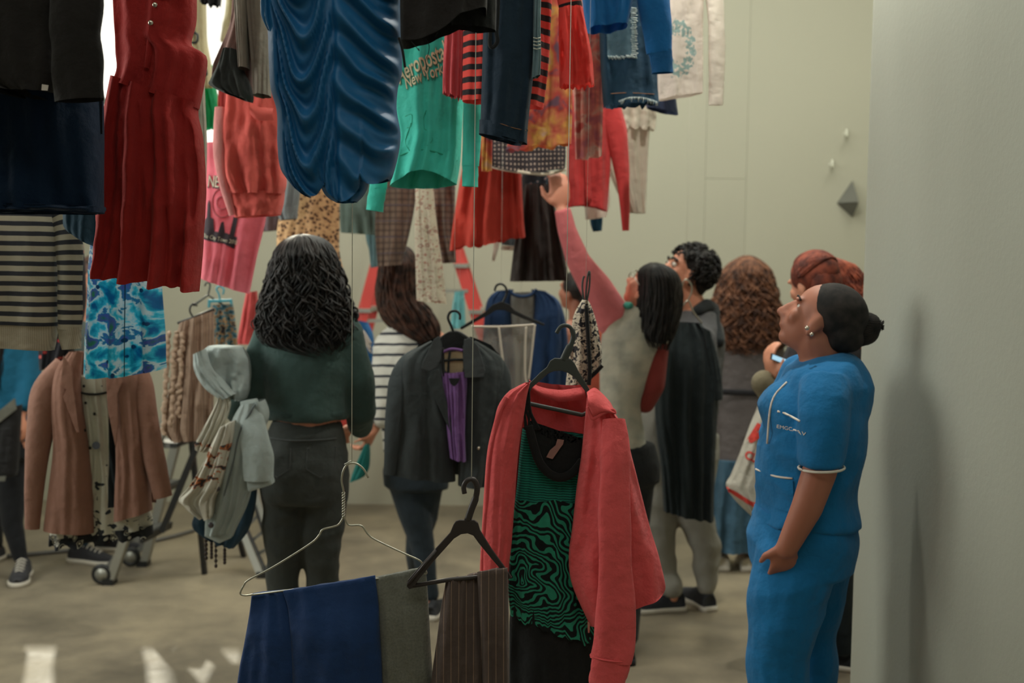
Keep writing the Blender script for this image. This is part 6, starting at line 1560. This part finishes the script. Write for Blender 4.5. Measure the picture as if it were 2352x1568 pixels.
b.chain([J(1870, 890, d, .17), J(1835, 1010, d, .2), J(1815, 1120, d, .18), J(1795, 1200, d, .16)], [.05, .044, .034, .028]); hand(b, J(1795, 1204, d, .16), (-.1, 0, -1), (0, -1, 0), .95, .4)
f1 = foot_z(J(1770, 1700, d, -.09)); f2 = foot_z(J(1890, 1700, d, .09))
b.chain([J(1840, 1230, d, -.09), J(1765, 1500, d, -.09), f1 + Vector((0, 0, .07))], [.052, .034, .028]); b.chain([J(1870, 1230, d, .09), J(1885, 1500, d, .09), f2 + Vector((0, 0, .07))], [.052, .034, .028])
b.build('body', M_SKIN1, t, 0.0065, 4)
M_SCRUB = fabric('medical_blue', (16, 99, 150), 0.85, 0.3)
c = Blob()
c.loft([J(1892, 808, d), J(1894, 826, d), J(1894, 850, d), J(1882, 920, d), J(1870, 1000, d), J(1855, 1080, d), J(1852, 1130, d), J(1850, 1195, d)], [(.055, .07), (.082, .12), (.102, .165), (.130, .185), (.146, .185), (.142, .175), (.138, .17), (.150, .182)], sm=26)
c.ell(J(1805, 950, d), (.075, .14, .10)); c.ell(J(1938, 915, d, .0), (.070, .15, .13))
c.loft([J(1866, 862, d, -.13), J(1856, 920, d, -.17), J(1848, 985, d, -.19), J(1844, 1043, d, -.195)], [(.062, .06), (.068, .075), (.062, .07), (.056, .066)], sm=8)
c.chain([J(1872, 880, d, .15), J(1845, 980, d, .19), J(1825, 1040, d, .17)], [.075, .068, .062])
tp = c.build('uniform_top', M_SCRUB, t, 0.008, 3, wr=0.013, ws=(7, 7, 11), seed=12)
tt = bvh_of(tp)
M_PIP = fabric('white_piping', (206, 200, 188))
sweep('sleeve_piping', [J(1844, 1045, d, -.195) + Vector((.0585 * cos(a), .0685 * sin(a), 0.004 * cos(a))) for a in [2 * pi * i / 32 for i in range(33)]], .0035, M_PIP, t, n=6, caps=False)
for pts in ([(1736, 1077), (1760, 1078), (1792, 1077)], [(1768, 934), (1782, 937), (1796, 944)], [(1796, 872), (1770, 898), (1758, 925), (1753, 965), (1750, 1010)]):
    sweep('piping', press([P(x, y, d) for x, y in pts], tt, 0.002), .003, M_PIP, t, n=6, sm=10)
text_print('lettering', 'EMGCAV', 1764, 970, 11, d, M_PIP, t, tt, ang=4, gap=.004, sx=.9)
patch('patch_pocket', [(1740, 1080), (1792, 1080), (1790, 1150), (1746, 1150)], d, M_SCRUB, t, tt, gap=.006)
c = Blob()
c.loft([J(1850, 1165, d), J(1848, 1200, d), J(1845, 1240, d), J(1842, 1300, d)], [(.138, .16), (.148, .175), (.155, .18), (.145, .17)], sm=10)
c.chain([J(1812, 1270, d, -.07), J(1790, 1370, d, -.08), J(1770, 1470, d, -.09), J(1768, 1580, d, -.09), f1 + Vector((0, 0, .05))], [.112, .108, .090, .086, .075])
c.chain([J(1885, 1260, d, .06), J(1880, 1370, d, .08), J(1884, 1470, d, .09), J(1886, 1580, d, .09), f2 + Vector((0, 0, .05))], [.112, .10, .078, .072, .066])
c.build('uniform_trousers', M_SCRUB, t, 0.009, 3, wr=0.012, ws=(7, 7, 10), seed=20)
for fp in (f1, f2): shoe(t, fp + Vector((-.17, -.01, 0)), fp + Vector((.07, .0, 0)), .046, fabric('white_leather', (196, 190, 176)), M_SOLE)
hb_ = Blob()
hb_.ell(Lh(0, -.135, .175), (.365 * hh, .43 * hh, .385 * hh), B, 24, 16)
hb_.ell(Lh(0, -.33, .02), (.30 * hh, .22 * hh, .30 * hh), B)
hb_.cone(Lh(0, -.45, -.02), J(1955, 750, d), .040, .030)
hb_.build('hair', H_CROP, t, 0.006, 4)
bn = Blob(); bn.ell(J(1974, 757, d, .0), (.056, .050, .045), basis((0, 1, 0), (.25, 0, 1)), 20, 14)
V, Fc = list(bn.v), list(bn.f); rnd = random.Random(9); lines = []
for i in range(60):
    a = 2 * pi * i / 60; ln = []
    for k in range(14):
        q = pi * (k + .3) / 13.6
        ln.append(J(1974, 757, d) + Vector((-.058 * cos(q) + rnd.uniform(-.001, .001), -.052 * sin(q) * cos(a), .047 * sin(q) * sin(a) + .012 * cos(q) * -1)))
    ln.append(ln[-1] + Vector((rnd.uniform(0, .012), rnd.uniform(-.006, .006), rnd.uniform(-.012, .016))))
    lines.append(ln)
vs, fs = strands_geo(lines, .0022); k0 = len(V); V += vs; Fc += [tuple(i + k0 for i in f) for f in fs]
obj('hair_bun', V, Fc, H_CROP, t)
for sx in (-1, 1):
    e = Blob(); e.ell(Lh(sx * .14, .268, .045), (.011,) * 3, B, 12, 8); ey = obj('eye', e.v, e.f, M_EYEW, t)
    e = Blob(); e.ell(Lh(sx * .14, .292, .055), (.007,) * 3, B, 10, 6); obj('iris', e.v, e.f, M_EYEB, ey)
    sweep('eyebrow', [Lh(sx * .07, .372, .13), Lh(sx * .16, .365, .155), Lh(sx * .25, .30, .12)], .003, H_CROP, t, sm=8, n=6)
for x, y, r_ in ((1836, 749, .0065), (1846, 763, .006)):
    e = Blob(); e.ell(J(x, y, d, -.085), (r_,) * 3, None, 12, 8); obj('earring', e.v, e.f, M_BUT, t)

# ---------- person at the left edge
d = 5.75
t = person('person in teal top and black leggings at the left edge', 40, 1330, d)
b = Blob(); hc = J(0, 640, d); B = basis((-.3, 1, 0), (0, 0, 1))
head(b, hc, .225, B, neck=J(2, 725, d))
b.loft([J(2, 720, d), J(4, 760, d), J(6, 860, d), J(8, 960, d), J(8, 1030, d)], [(.06, .06), (.17, .09), (.15, .095), (.14, .09), (.15, .1)])
b.chain([J(60, 790, d), J(78, 880, d, -.03), J(66, 950, d, -.10)], [.042, .036, .026]); hand(b, J(66, 948, d, -.1), (.3, -.2, -.6), (-1, 0, 0), 1, .7)
b.chain([J(-55, 790, d), J(-70, 890, d), J(-60, 980, d)], [.042, .036, .026]); hand(b, J(-60, 984, d), (0, 0, -1), (1, 0, 0), 1, .4)
f1 = foot_z(J(60, 1322, d)); f2 = foot_z(J(-10, 1280, d + .3))
b.chain([J(20, 1040, d), J(25, 1190, d), f1 + Vector((-.02, 0, .07))], [.052, .034, .028]); b.chain([J(-20, 1040, d), J(-20, 1190, d + .2), f2 + Vector((0, 0, .07))], [.052, .034, .028])
b.build('body', M_SKIN2, t, 0.012, 3)
c = Blob(); c.loft([J(2, 728, d), J(4, 765, d), J(6, 860, d), J(8, 970, d), J(8, 1010, d)], [(.09, .08), (.18, .11), (.17, .115), (.16, .11), (.16, .11)], sm=10)
c.chain([J(56, 790, d), J(74, 870, d, -.03), J(70, 925, d, -.08)], [.07, .06, .046]); c.chain([J(-50, 790, d), J(-66, 880, d), J(-60, 965, d)], [.07, .06, .046])
c.build('teal_top', fabric('deep_teal_cotton', (18, 84, 112)), t, .013, 3, wr=.008)
c = Blob(); c.loft([J(6, 985, d), J(6, 1050, d)], [(.14, .1), (.155, .12)])
c.chain([J(22, 1040, d), J(26, 1130, d), J(28, 1200, d), f1 + Vector((-.03, 0, .11))], [.085, .07, .055, .038]); c.chain([J(-22, 1040, d), J(-20, 1190, d + .2), f2 + Vector((0, 0, .1))], [.085, .058, .04])
c.build('leggings', fabric('black_legging', (26, 28, 32)), t, .011, 3)
M_BPRINT = fabric('black_canvas_print', (46, 46, 50))
shoe(t, f1 + Vector((.04, -.20, 0)), f1 + Vector((-.03, .05, 0)), .052, M_BPRINT, M_SOLE, h=.085, laces=True)
shoe(t, f2 + Vector((-.03, -.20, 0)), f2 + Vector((.0, .06, 0)), .05, M_BPRINT, M_SOLE, h=.085)
hair_sheet('hair', [(-20, 585, 20, 585), (-50, 620, 48, 620), (-55, 700, 55, 700), (-50, 800, 48, 800), (-30, 890, 40, 890)], d, .13, H_BLK, t, n=120, curl=.005, freq=14, rad=.006, seed=31, seg=28)
bag = thing('handbag', 'black shoulder bag with grey edge carried at the left edge', 'bag', tuple(J(55, 1090, d, -.15)))
tube('bag_body', [(20, 945, 84, 918), (14, 1000, 80, 990), (8, 1050, 74, 1070), (16, 1084, 62, 1076)], d, fabric('black_leather', (22, 22, 24), .5), bag, th=.05, amp=.006, fr=1.2, off=-.18, cap=True)
slab('grey_flap', [(18, 952), (80, 902), (84, 926), (20, 976)], d, .012, fabric('grey_felt', (92, 92, 84)), bag, off=-.235)
slab('grey_edge', [(10, 1048), (18, 1044), (22, 1070), (40, 1074), (60, 1074), (58, 1084), (14, 1086)], d, .012, fabric('grey_felt', (92, 92, 84)), bag, off=-.235)

# ---------- person behind the blazer: only ankle and sneaker show
d = 6.05
t = person('person hidden behind the tan blazer with dark canvas sneakers', 215, 1295, d)
b = Blob(); head(b, J(215, 645, d), .225, basis((.5, -.8, 0), (0, 0, 1)), neck=J(215, 730, d))
b.loft([J(215, 725, d), J(215, 765, d), J(215, 860, d), J(215, 960, d), J(215, 1040, d)], [(.06, .06), (.17, .09), (.15, .095), (.14, .09), (.15, .1)])
b.chain([J(155, 790, d), J(148, 880, d), J(150, 970, d)], [.042, .036, .026]); hand(b, J(150, 974, d), (0, 0, -1), (1, 0, 0), 1, .4)
b.chain([J(275, 790, d), J(282, 880, d), J(280, 970, d)], [.042, .036, .026]); hand(b, J(280, 974, d), (0, 0, -1), (-1, 0, 0), 1, .4)
f1 = foot_z(J(188, 1292, d)); f2 = foot_z(J(250, 1275, d + .25))
for hx, fp in ((195, f1), (240, f2)): b.chain([J(hx, 1050, d), J(hx, 1180, d), fp + Vector((0, 0, .07))], [.052, .034, .028])
b.build('body', M_SKIN2, t, 0.013, 3)
c = Blob(); c.loft([J(215, 735, d), J(215, 770, d), J(215, 870, d), J(215, 1010, d)], [(.09, .08), (.18, .11), (.17, .115), (.16, .11)], sm=8); c.build('shirt', fabric('grey_green_shirt', (84, 92, 88)), t, .015, 2)
c = Blob(); c.loft([J(215, 990, d), J(215, 1055, d)], [(.14, .1), (.155, .12)])
for hx, fp in ((195, f1), (240, f2)): c.chain([J(hx, 1050, d), J(hx, 1180, d), fp + Vector((0, 0, .13))], [.085, .06, .05])
c.build('jeans', fabric('blue_jeans', (50, 80, 104)), t, .013, 2)
shoe(t, f1 + Vector((.19, -.06, 0)), f1 + Vector((-.07, .02, 0)), .048, M_BPRINT, M_SOLE, h=.085, laces=True)
shoe(t, f2 + Vector((.19, -.03, 0)), f2 + Vector((-.07, .02, 0)), .048, M_BPRINT, M_SOLE, h=.085)
hb_ = Blob(); hb_.ell(J(215, 630, d, .03), (.095, .11, .11)); hb_.build('hair', H_DBR, t, .012, 2)

# ---------- person behind the raised arm
d = 6.35
t = person('person in rust red top behind the raised pink sleeve', 1330, 1290, d)
b = Blob(); B = basis((-.7, .5, .1), (0, 0, 1)); Lh = head(b, J(1322, 668, d), .22, B, neck=J(1328, 745, d))
b.loft([J(1328, 740, d), J(1330, 775, d), J(1332, 860, d), J(1334, 970, d), J(1334, 1040, d)], [(.06, .06), (.15, .09), (.13, .095), (.13, .09), (.14, .1)])
b.chain([J(1300, 790, d, -.08), J(1290, 850, d, -.14), J(1300, 790, d, -.22)], [.04, .034, .026]); hand(b, J(1300, 786, d, -.22), (.1, .1, 1), (0, 1, 0), 1, .5)
b.chain([J(1385, 790, d), J(1390, 880, d), J(1385, 970, d)], [.042, .036, .026]); hand(b, J(1385, 974, d), (0, 0, -1), (-1, 0, 0), 1, .4)
f1 = foot_z(J(1315, 1275, d)); f2 = foot_z(J(1360, 1275, d + .1))
for hx, fp in ((1315, f1), (1358, f2)): b.chain([J(hx, 1040, d), fp + Vector((0, 0, .07))], [.045, .03])
b.build('body', M_SKIN1, t, 0.012, 3)
c = Blob(); c.loft([J(1328, 742, d), J(1332, 775, d), J(1334, 870, d), J(1334, 1020, d)], [(.08, .08), (.16, .11), (.155, .115), (.15, .11)], sm=8)
c.chain([J(1304, 790, d, -.08), J(1293, 845, d, -.14)], [.062, .052]); c.chain([J(1380, 790, d), J(1386, 880, d)], [.066, .056]); c.build('rust_top', fabric('rust_cotton', (176, 84, 64)), t, .014, 2)
c = Blob(); c.loft([J(1334, 1000, d), J(1334, 1050, d)], [(.13, .1), (.15, .12)])
for hx, fp in ((1315, f1), (1358, f2)): c.chain([J(hx, 1045, d), fp + Vector((0, 0, .1))], [.085, .05])
c.build('trousers', fabric('black_twill', (32, 34, 36)), t, .014, 2)
for fp in (f1, f2): shoe(t, fp + Vector((-.1, .14, 0)), fp + Vector((.03, -.06, 0)), .045, M_SHOEB, M_SOLE)
hb_ = Blob(); hb_.ell(Lh(0, -.12, .16), (.09, .105, .095), B); hb_.ell(Lh(0, -.4, -.1), (.06, .05, .08), B); hb_.build('hair', H_BLK, t, .009, 3)
# ------------------------------------------------------------------ ladders
def rail(name, a, b_, w, dep, mat, par):
    ax = (b_ - a).normalized(); sd = ax.cross(Vector((0, 1, 0))).normalized(); fw = sd.cross(ax).normalized()
    vs = []
    for p in (a, b_):
        for x, y in ((-w, -dep), (w, -dep), (w, dep), (-w, dep)): vs.append(p + sd * x + fw * y)
    fs = [(0, 1, 2, 3), (7, 6, 5, 4)] + [(i, 4 + i, 4 + (i + 1) % 4, (i + 1) % 4) for i in range(4)]
    return obj(name, vs, fs, mat, par, smooth=False)
M_LRED = plain('red_ladder_paint', (182, 62, 56), 0.5)
M_ALU = plain('aluminium', (150, 150, 142), 0.45, 0.55)
M_ALUD = plain('grey_plastic', (92, 92, 88), 0.6)
d = 6.7
ap = P(952, 360, d); zt = ap.z
LF = P(700, 1245, d); LF.z = 0; RF = P(1262, 1245, d); RF.z = 0
t = thing('step_ladder', 'tall red stepladder standing behind the hanging clothes', 'ladder', (ap.x, d, 0))
for side, ft in ((-1, LF), (1, RF)):
    for o_ in (0, 0.45):
        spread = 0.10 * (-1 if o_ == 0 else 1)
        a = ft + Vector((0, o_ + spread * .5, 0)); c = Vector((ap.x + side * .06, ap.y + o_ * .8 + .045, zt))
        rail('rail', a, c, .034, .016, M_LRED, t)
        box('rubber_foot', (a.x - .04, a.y - .03, 0), (a.x + .04, a.y + .03, .035), M_PLK, t)
    for k in range(7):
        q = .12 + .12 * k
        c = ft + (Vector((ap.x + side * .06, ap.y, zt)) - ft) * q
        if side == 1 or k in (2, 4): box('step', (c.x - .04, c.y - .02, c.z - .012), (c.x + .04, c.y + .46, c.z + .012), M_ALU, t)
box('top_cap', (ap.x - .12, ap.y - .02, zt - .01), (ap.x + .12, ap.y + .48, zt + .03), M_LRED, t)
for za in (715, 668):
    pa = P(832 if za == 715 else 1005, za + 22 if za == 715 else za, d); pb_ = P(905 if za == 715 else 1075, za + 20 if za == 715 else za, d)
    rail('spreader_bar', pa, pb_, .010, .008, M_ALU, t)
# grey platform ladder behind the blazer
d = 5.75
t = thing('platform_ladder', 'grey aluminium stepladder with black treads behind the tan blazer', 'ladder', tuple(foot_z(P(350, 1300, d))))
g0 = foot_z(P(252, 1330, d - .1)); g1 = foot_z(P(330, 1288, d + .25)); top0 = P(418, 850, d - .1); top1 = P(450, 850, d + .25)
rail('front_rail', g0, top0, .020, .030, M_ALU, t); rail('front_rail', g1, top1, .020, .030, M_ALU, t)
for g in (g0, g1): box('rubber_foot', (g.x - .028, g.y - .035, 0), (g.x + .028, g.y + .035, .03), M_PLK, t)
h0 = foot_z(P(470, 1290, d + .1)); h1 = foot_z(P(560, 1262, d + .45))
rail('rear_rail', h0, P(424, 850, d - .08), .012, .016, M_PLK, t); rail('rear_rail', h1, P(456, 850, d + .27), .012, .016, M_PLK, t)
for q in (.20, .42, .64, .86):
    a = g0 + (top0 - g0) * q; c = g1 + (top1 - g1) * q
    ax = (c - a); sd = Vector((.095, -.02, 0))
    vs = [a - sd * .3, a + sd, c + sd, c - sd * .3]; up = Vector((0, 0, .028))
    st = obj('step', vs + [v + up for v in vs], [(0, 3, 2, 1), (4, 5, 6, 7), (0, 1, 5, 4), (1, 2, 6, 5), (2, 3, 7, 6), (3, 0, 4, 7)], M_ALUD, t, smooth=False)
    rail('tread_edge', vs[1] + up * .6, vs[2] + up * .6, .018, .010, M_PLK, st)
rail('hand_rail', P(462, 1000, d - .16), P(372, 1220, d - .16), .014, .014, M_PLK, t)
for x, y, o_ in ((234, 1286, -.12), (300, 1262, .22)):
    c = foot_z(P(x, 1326 if o_ < 0 else 1288, d + o_), .055)
    pts = [c + Vector((.040 * cos(a), 0, .040 * sin(a))) for a in [2 * pi * i / 28 for i in range(29)]]
    wv = sweep('wheel', pts, (.013, .014), M_PLK, t, n=10, caps=False)
    b = Blob(); b.loft([c + Vector((0, -.012, 0)), c + Vector((0, .012, 0))], [(.032, .032), (.032, .032)], 20); obj('hub', b.v, b.f, M_ALU, wv)
    rail('wheel_arm', c, (g0 if o_ < 0 else g1) + Vector((.03, 0, .13)), .014, .012, M_ALUD, t)
# folded ladder leaning right of it
d = 5.8
t = thing('folded_ladder', 'small folded aluminium ladder with thin rungs beside dark jeans', 'ladder', tuple(foot_z(P(600, 1345, d))))
a0 = foot_z(P(602, 1345, d)); a1 = P(528, 1190, d, .12); b0 = foot_z(P(642, 1330, d + .06)); b1 = P(572, 1130, d + .06, .12)
rail('side_rail', a0, a1, .018, .014, M_ALU, t); rail('side_rail', b0, b1, .014, .014, M_ALU, t)
rail('black_edge', a0 + Vector((.03, -.012, .02)), a1 + Vector((.03, -.012, 0)), .006, .006, M_PLK, t); rail('black_edge', b0 + Vector((-.022, -.012, .02)), b1 + Vector((-.022, -.012, 0)), .006, .006, M_PLK, t)
for q in (.12, .32, .52, .72, .92): rail('rung', a0 + (a1 - a0) * q, b0 + (b1 - b0) * q, .008, .006, M_ALUD, t)
for g in (a0, b0): box('rubber_foot', (g.x - .025, g.y - .025, 0), (g.x + .025, g.y + .025, .03), M_PLK, t)
# ------------------------------------------------------------------ what the dark haired woman carries
d = 3.82
M_LDJ = fabric('bleached_denim', (150, 160, 158), 0.9)
M_LDS = fabric('bleached_denim_seam', (96, 104, 106))
t = garment('denim_jacket', 'pale bleached denim jacket draped over the woman\'s arm', 'jacket', 560, 1235, d)
tube('draped_sleeve', [(470, 797, 548, 800), (449, 818, 562, 826), (452, 852, 566, 858), (478, 890, 564, 896), (520, 916, 556, 920)], d, M_LDJ, t, th=.07, amp=.02, fr=1.6, seed=9.2, nv=34, slant=.5, off=.06, cap=True)
tube('draped_fold', [(449, 812, 476, 800), (452, 850, 490, 838), (474, 888, 516, 872), (512, 918, 545, 902)], d, M_LDJ, t, th=.03, amp=.012, fr=1.2, seed=4.2, nv=26, off=-.02)
tube('jacket_front', [(560, 925, 612, 915), (540, 960, 622, 950), (528, 1010, 606, 1005), (514, 1080, 590, 1080), (500, 1160, 574, 1150), (484, 1218, 545, 1214)], d, M_LDJ, t, th=.05, amp=.012, fr=1.6, seed=4, nv=40, off=-.03)
sleeve('sleeve', [(580, 915, .0), (592, 970, -.02), (604, 1030, -.03), (606, 1092, -.03)], [20, 30, 36, 33], d, M_LDJ, t, flat=.6, seed=6, off=-.05)
slab('cuff', [(572, 1050), (618, 1024), (640, 1100), (584, 1118)], d, .05, M_LDJ, t, off=-.07, bevel=.008)
slab('waistband', [(482, 1176), (520, 1165), (560, 1170), (545, 1214), (540, 1226), (514, 1238), (480, 1222)], d, .05, M_LDJ, t, off=-.04, bevel=.008)
for pts in ([(600, 920), (566, 980), (548, 1060), (528, 1130), (520, 1170)], [(548, 960), (528, 1030), (508, 1100), (496, 1170)]):
    sweep('seam', A(pts, d, -.085), .0035, M_LDS, t, sm=20, n=5)
for x, y in ((538, 1014), (514, 1110), (500, 1192)):
    b = Blob(); b.ell(P(x, y, d, -.088), (.010, .005, .010), n=14, m_=8); obj('button', b.v, b.f, plain('pewter_button', (78, 74, 78), .4, .6), t)
t = garment('dark_denim_bundle', 'dark denim skirt with beaded tassels under the pale jacket', 'skirt', 520, 1290, d)
tube('skirt_body', [(470, 1100, 590, 1090), (452, 1170, 588, 1150), (444, 1206, 572, 1215), (480, 1236, 540, 1256)], d + .14, fabric('worn_dark_denim', (42, 66, 84)), t, th=.04, amp=.014, fr=2.2, nv=26)
for x, y0, y1 in ((478, 1228, 1276), (490, 1236, 1274), (500, 1240, 1294), (520, 1250, 1286)):
    lst = thing  # beads on a cord
    cd_ = sweep('tassel', A([(x, y0), (x + 1, y1)], d + .14, -.03), .002, M_BLK, t, n=4)
    for k in range(5):
        b = Blob(); b.ell(P(x + 1, y0 + 8 + (y1 - y0 - 8) * k / 4, d + .14, -.03), (.006, .006, .008), n=8, m_=6); obj('bead', b.v, b.f, plain('dark_bead', (52, 40, 40), .4), cd_)
def bagprint(nt, g):
    uv, u, v = uvxy(nt)
    n = tex(nt, 'ShaderNodeTexNoise', uv, 5.0, Detail=2.0, Distortion=.8)
    c = ramp(nt, n.outputs['Fac'], [(0.0, rgba((62, 60, 64), g)), (.40, rgba((178, 104, 60), g)), (.46, rgba((200, 196, 182), g))], 'CONSTANT')
    band = math_(nt, 'MULTIPLY', math_(nt, 'LESS_THAN', v, -10.15), math_(nt, 'GREATER_THAN', v, -11.1))
    return mix(nt, band, rgba((200, 196, 182), g), c)
M_PBAG = fabric('printed_plastic_bag', (200, 196, 182), .35, .0, trans=.2, pat=bagprint, spec=.5)
t = garment('plastic_bag', 'white plastic bag with orange and black print on the woman\'s arm', 'bag', 480, 1180, d)
tube('bag_body', [(515, 975, 548, 960), (496, 1010, 545, 1000), (474, 1060, 532, 1055), (444, 1110, 515, 1110), (420, 1138, 500, 1140), (438, 1158, 498, 1170), (470, 1178, 494, 1182)], d - .03, M_PBAG, t, th=.05, amp=.018, fr=2.6, seed=3, nv=40, off=-.03, cap=True)
tube('twisted_handles', [(504, 912, 520, 902), (490, 940, 530, 930), (466, 985, 512, 985), (448, 1020, 488, 1030), (452, 1030, 476, 1038)], d - .03, M_PBAG, t, th=.025, amp=.012, fr=3.5, seed=5, nv=30)
# white shopping bag with red print
d = 4.38
M_SBAG = fabric('white_carrier_bag', (188, 184, 172), .4, .0, spec=.5)
M_REDP = fabric('red_print', (206, 70, 62))
t = garment('carrier_bag', 'white carrier bag with red lettering beside the blue uniform', 'bag', 1715, 1190, d)
bb_ = tube('bag_body', [(1744, 930, 1790, 925), (1722, 980, 1800, 980), (1700, 1040, 1800, 1040), (1680, 1090, 1800, 1090), (1668, 1116, 1800, 1130), (1690, 1150, 1800, 1180), (1730, 1188, 1800, 1210)], d, M_SBAG, t, th=.06, amp=.016, fr=2.0, seed=2, nv=40, cap=True)
bbt = bvh_of(bb_)
text_print('lettering', 'M', 1712, 1006, 62, d, M_REDP, t, bbt, ang=28, gap=.004, sx=.8, bold=.05)
text_print('lettering', 'CLIC', 1704, 1046, 26, d, M_REDP, t, bbt, ang=22, gap=.004, sx=.8, bold=.03)
patch('red_band', [(1667, 1116), (1690, 1126), (1715, 1142), (1745, 1150), (1745, 1166), (1722, 1156), (1690, 1138), (1668, 1124)], d, M_REDP, t, bbt)
sweep('handle', A([(1746, 935), (1754, 900), (1772, 872), (1784, 895), (1784, 932)], d), (.008, .003), M_SBAG, t, sm=20, n=6)
# teal bag in the striped woman's hand
t = garment('teal_pouch', 'teal green cloth bag hanging from the striped woman\'s hand', 'bag', 825, 1100, 5.1)
tube('pouch_body', [(838, 1020, 848, 1018), (826, 1046, 850, 1040), (812, 1080, 848, 1074), (804, 1106, 838, 1092)], 5.1, fabric('teal_felt', (26, 104, 100)), t, th=.04, amp=.006, fr=1.4, nv=24, cap=True)
sweep('strap', A([(843, 1020), (850, 990), (856, 965)], 5.1), .006, M_BLK, t, sm=8, n=6)
# cable along the floor at the left
cb = sweep('floor_cable', [Vector((-3.1, 6.05, .012)), Vector((-2.9, 6.06, .012)), Vector((-2.55, 6.2, .012)), Vector((-2.1, 6.45, .012)), Vector((-1.9, 6.75, .012))], .012, plain('grey_cable', (92, 90, 86), .6), None, n=8, sm=30)
tag(cb, 'grey cable lying across the floor at the left', 'cable')
# fittings on the back wall by the partition
d = 7.5
t = thing('wall_bracket', 'dark grey folded metal bracket high on the back wall', 'bracket', tuple(P(1940, 465, d)))
M_DGR = plain('dark_grey_metal', (96, 96, 88), .6)
vs = [P(1922, 466, YB), P(1958, 414, YB), P(1958, 466, YB), P(1958, 466, YB, -.14), P(1958, 500, YB)]
obj('bracket_plate', vs, [(0, 3, 1), (1, 3, 2), (0, 2, 3), (0, 1, 2)], M_DGR, t, smooth=False)
obj('bracket_plate', [vs[0] + Vector((0, 0, -.003)), vs[3] + Vector((0, 0, -.003)), vs[4], vs[2] + Vector((0, 0, -.003))], [(0, 2, 1), (1, 2, 3), (0, 3, 2), (0, 1, 3)], M_DGR, t, smooth=False)
for lab, px, py in (('small white hook on the back wall above the bracket', 1911, 382), ('white swan neck hook beside the partition edge', 1944, 312)):
    hk = sweep('wall_hook', [P(px, py - 14, YB, -.005), P(px - 2, py, YB, -.03), P(px - 8, py + 4, YB, -.07), P(px - 14, py - 4, YB, -.08)], .008, plain('white_enamel', (196, 196, 180), .3), None, n=8, sm=16)
    tag(hk, lab, 'hook')
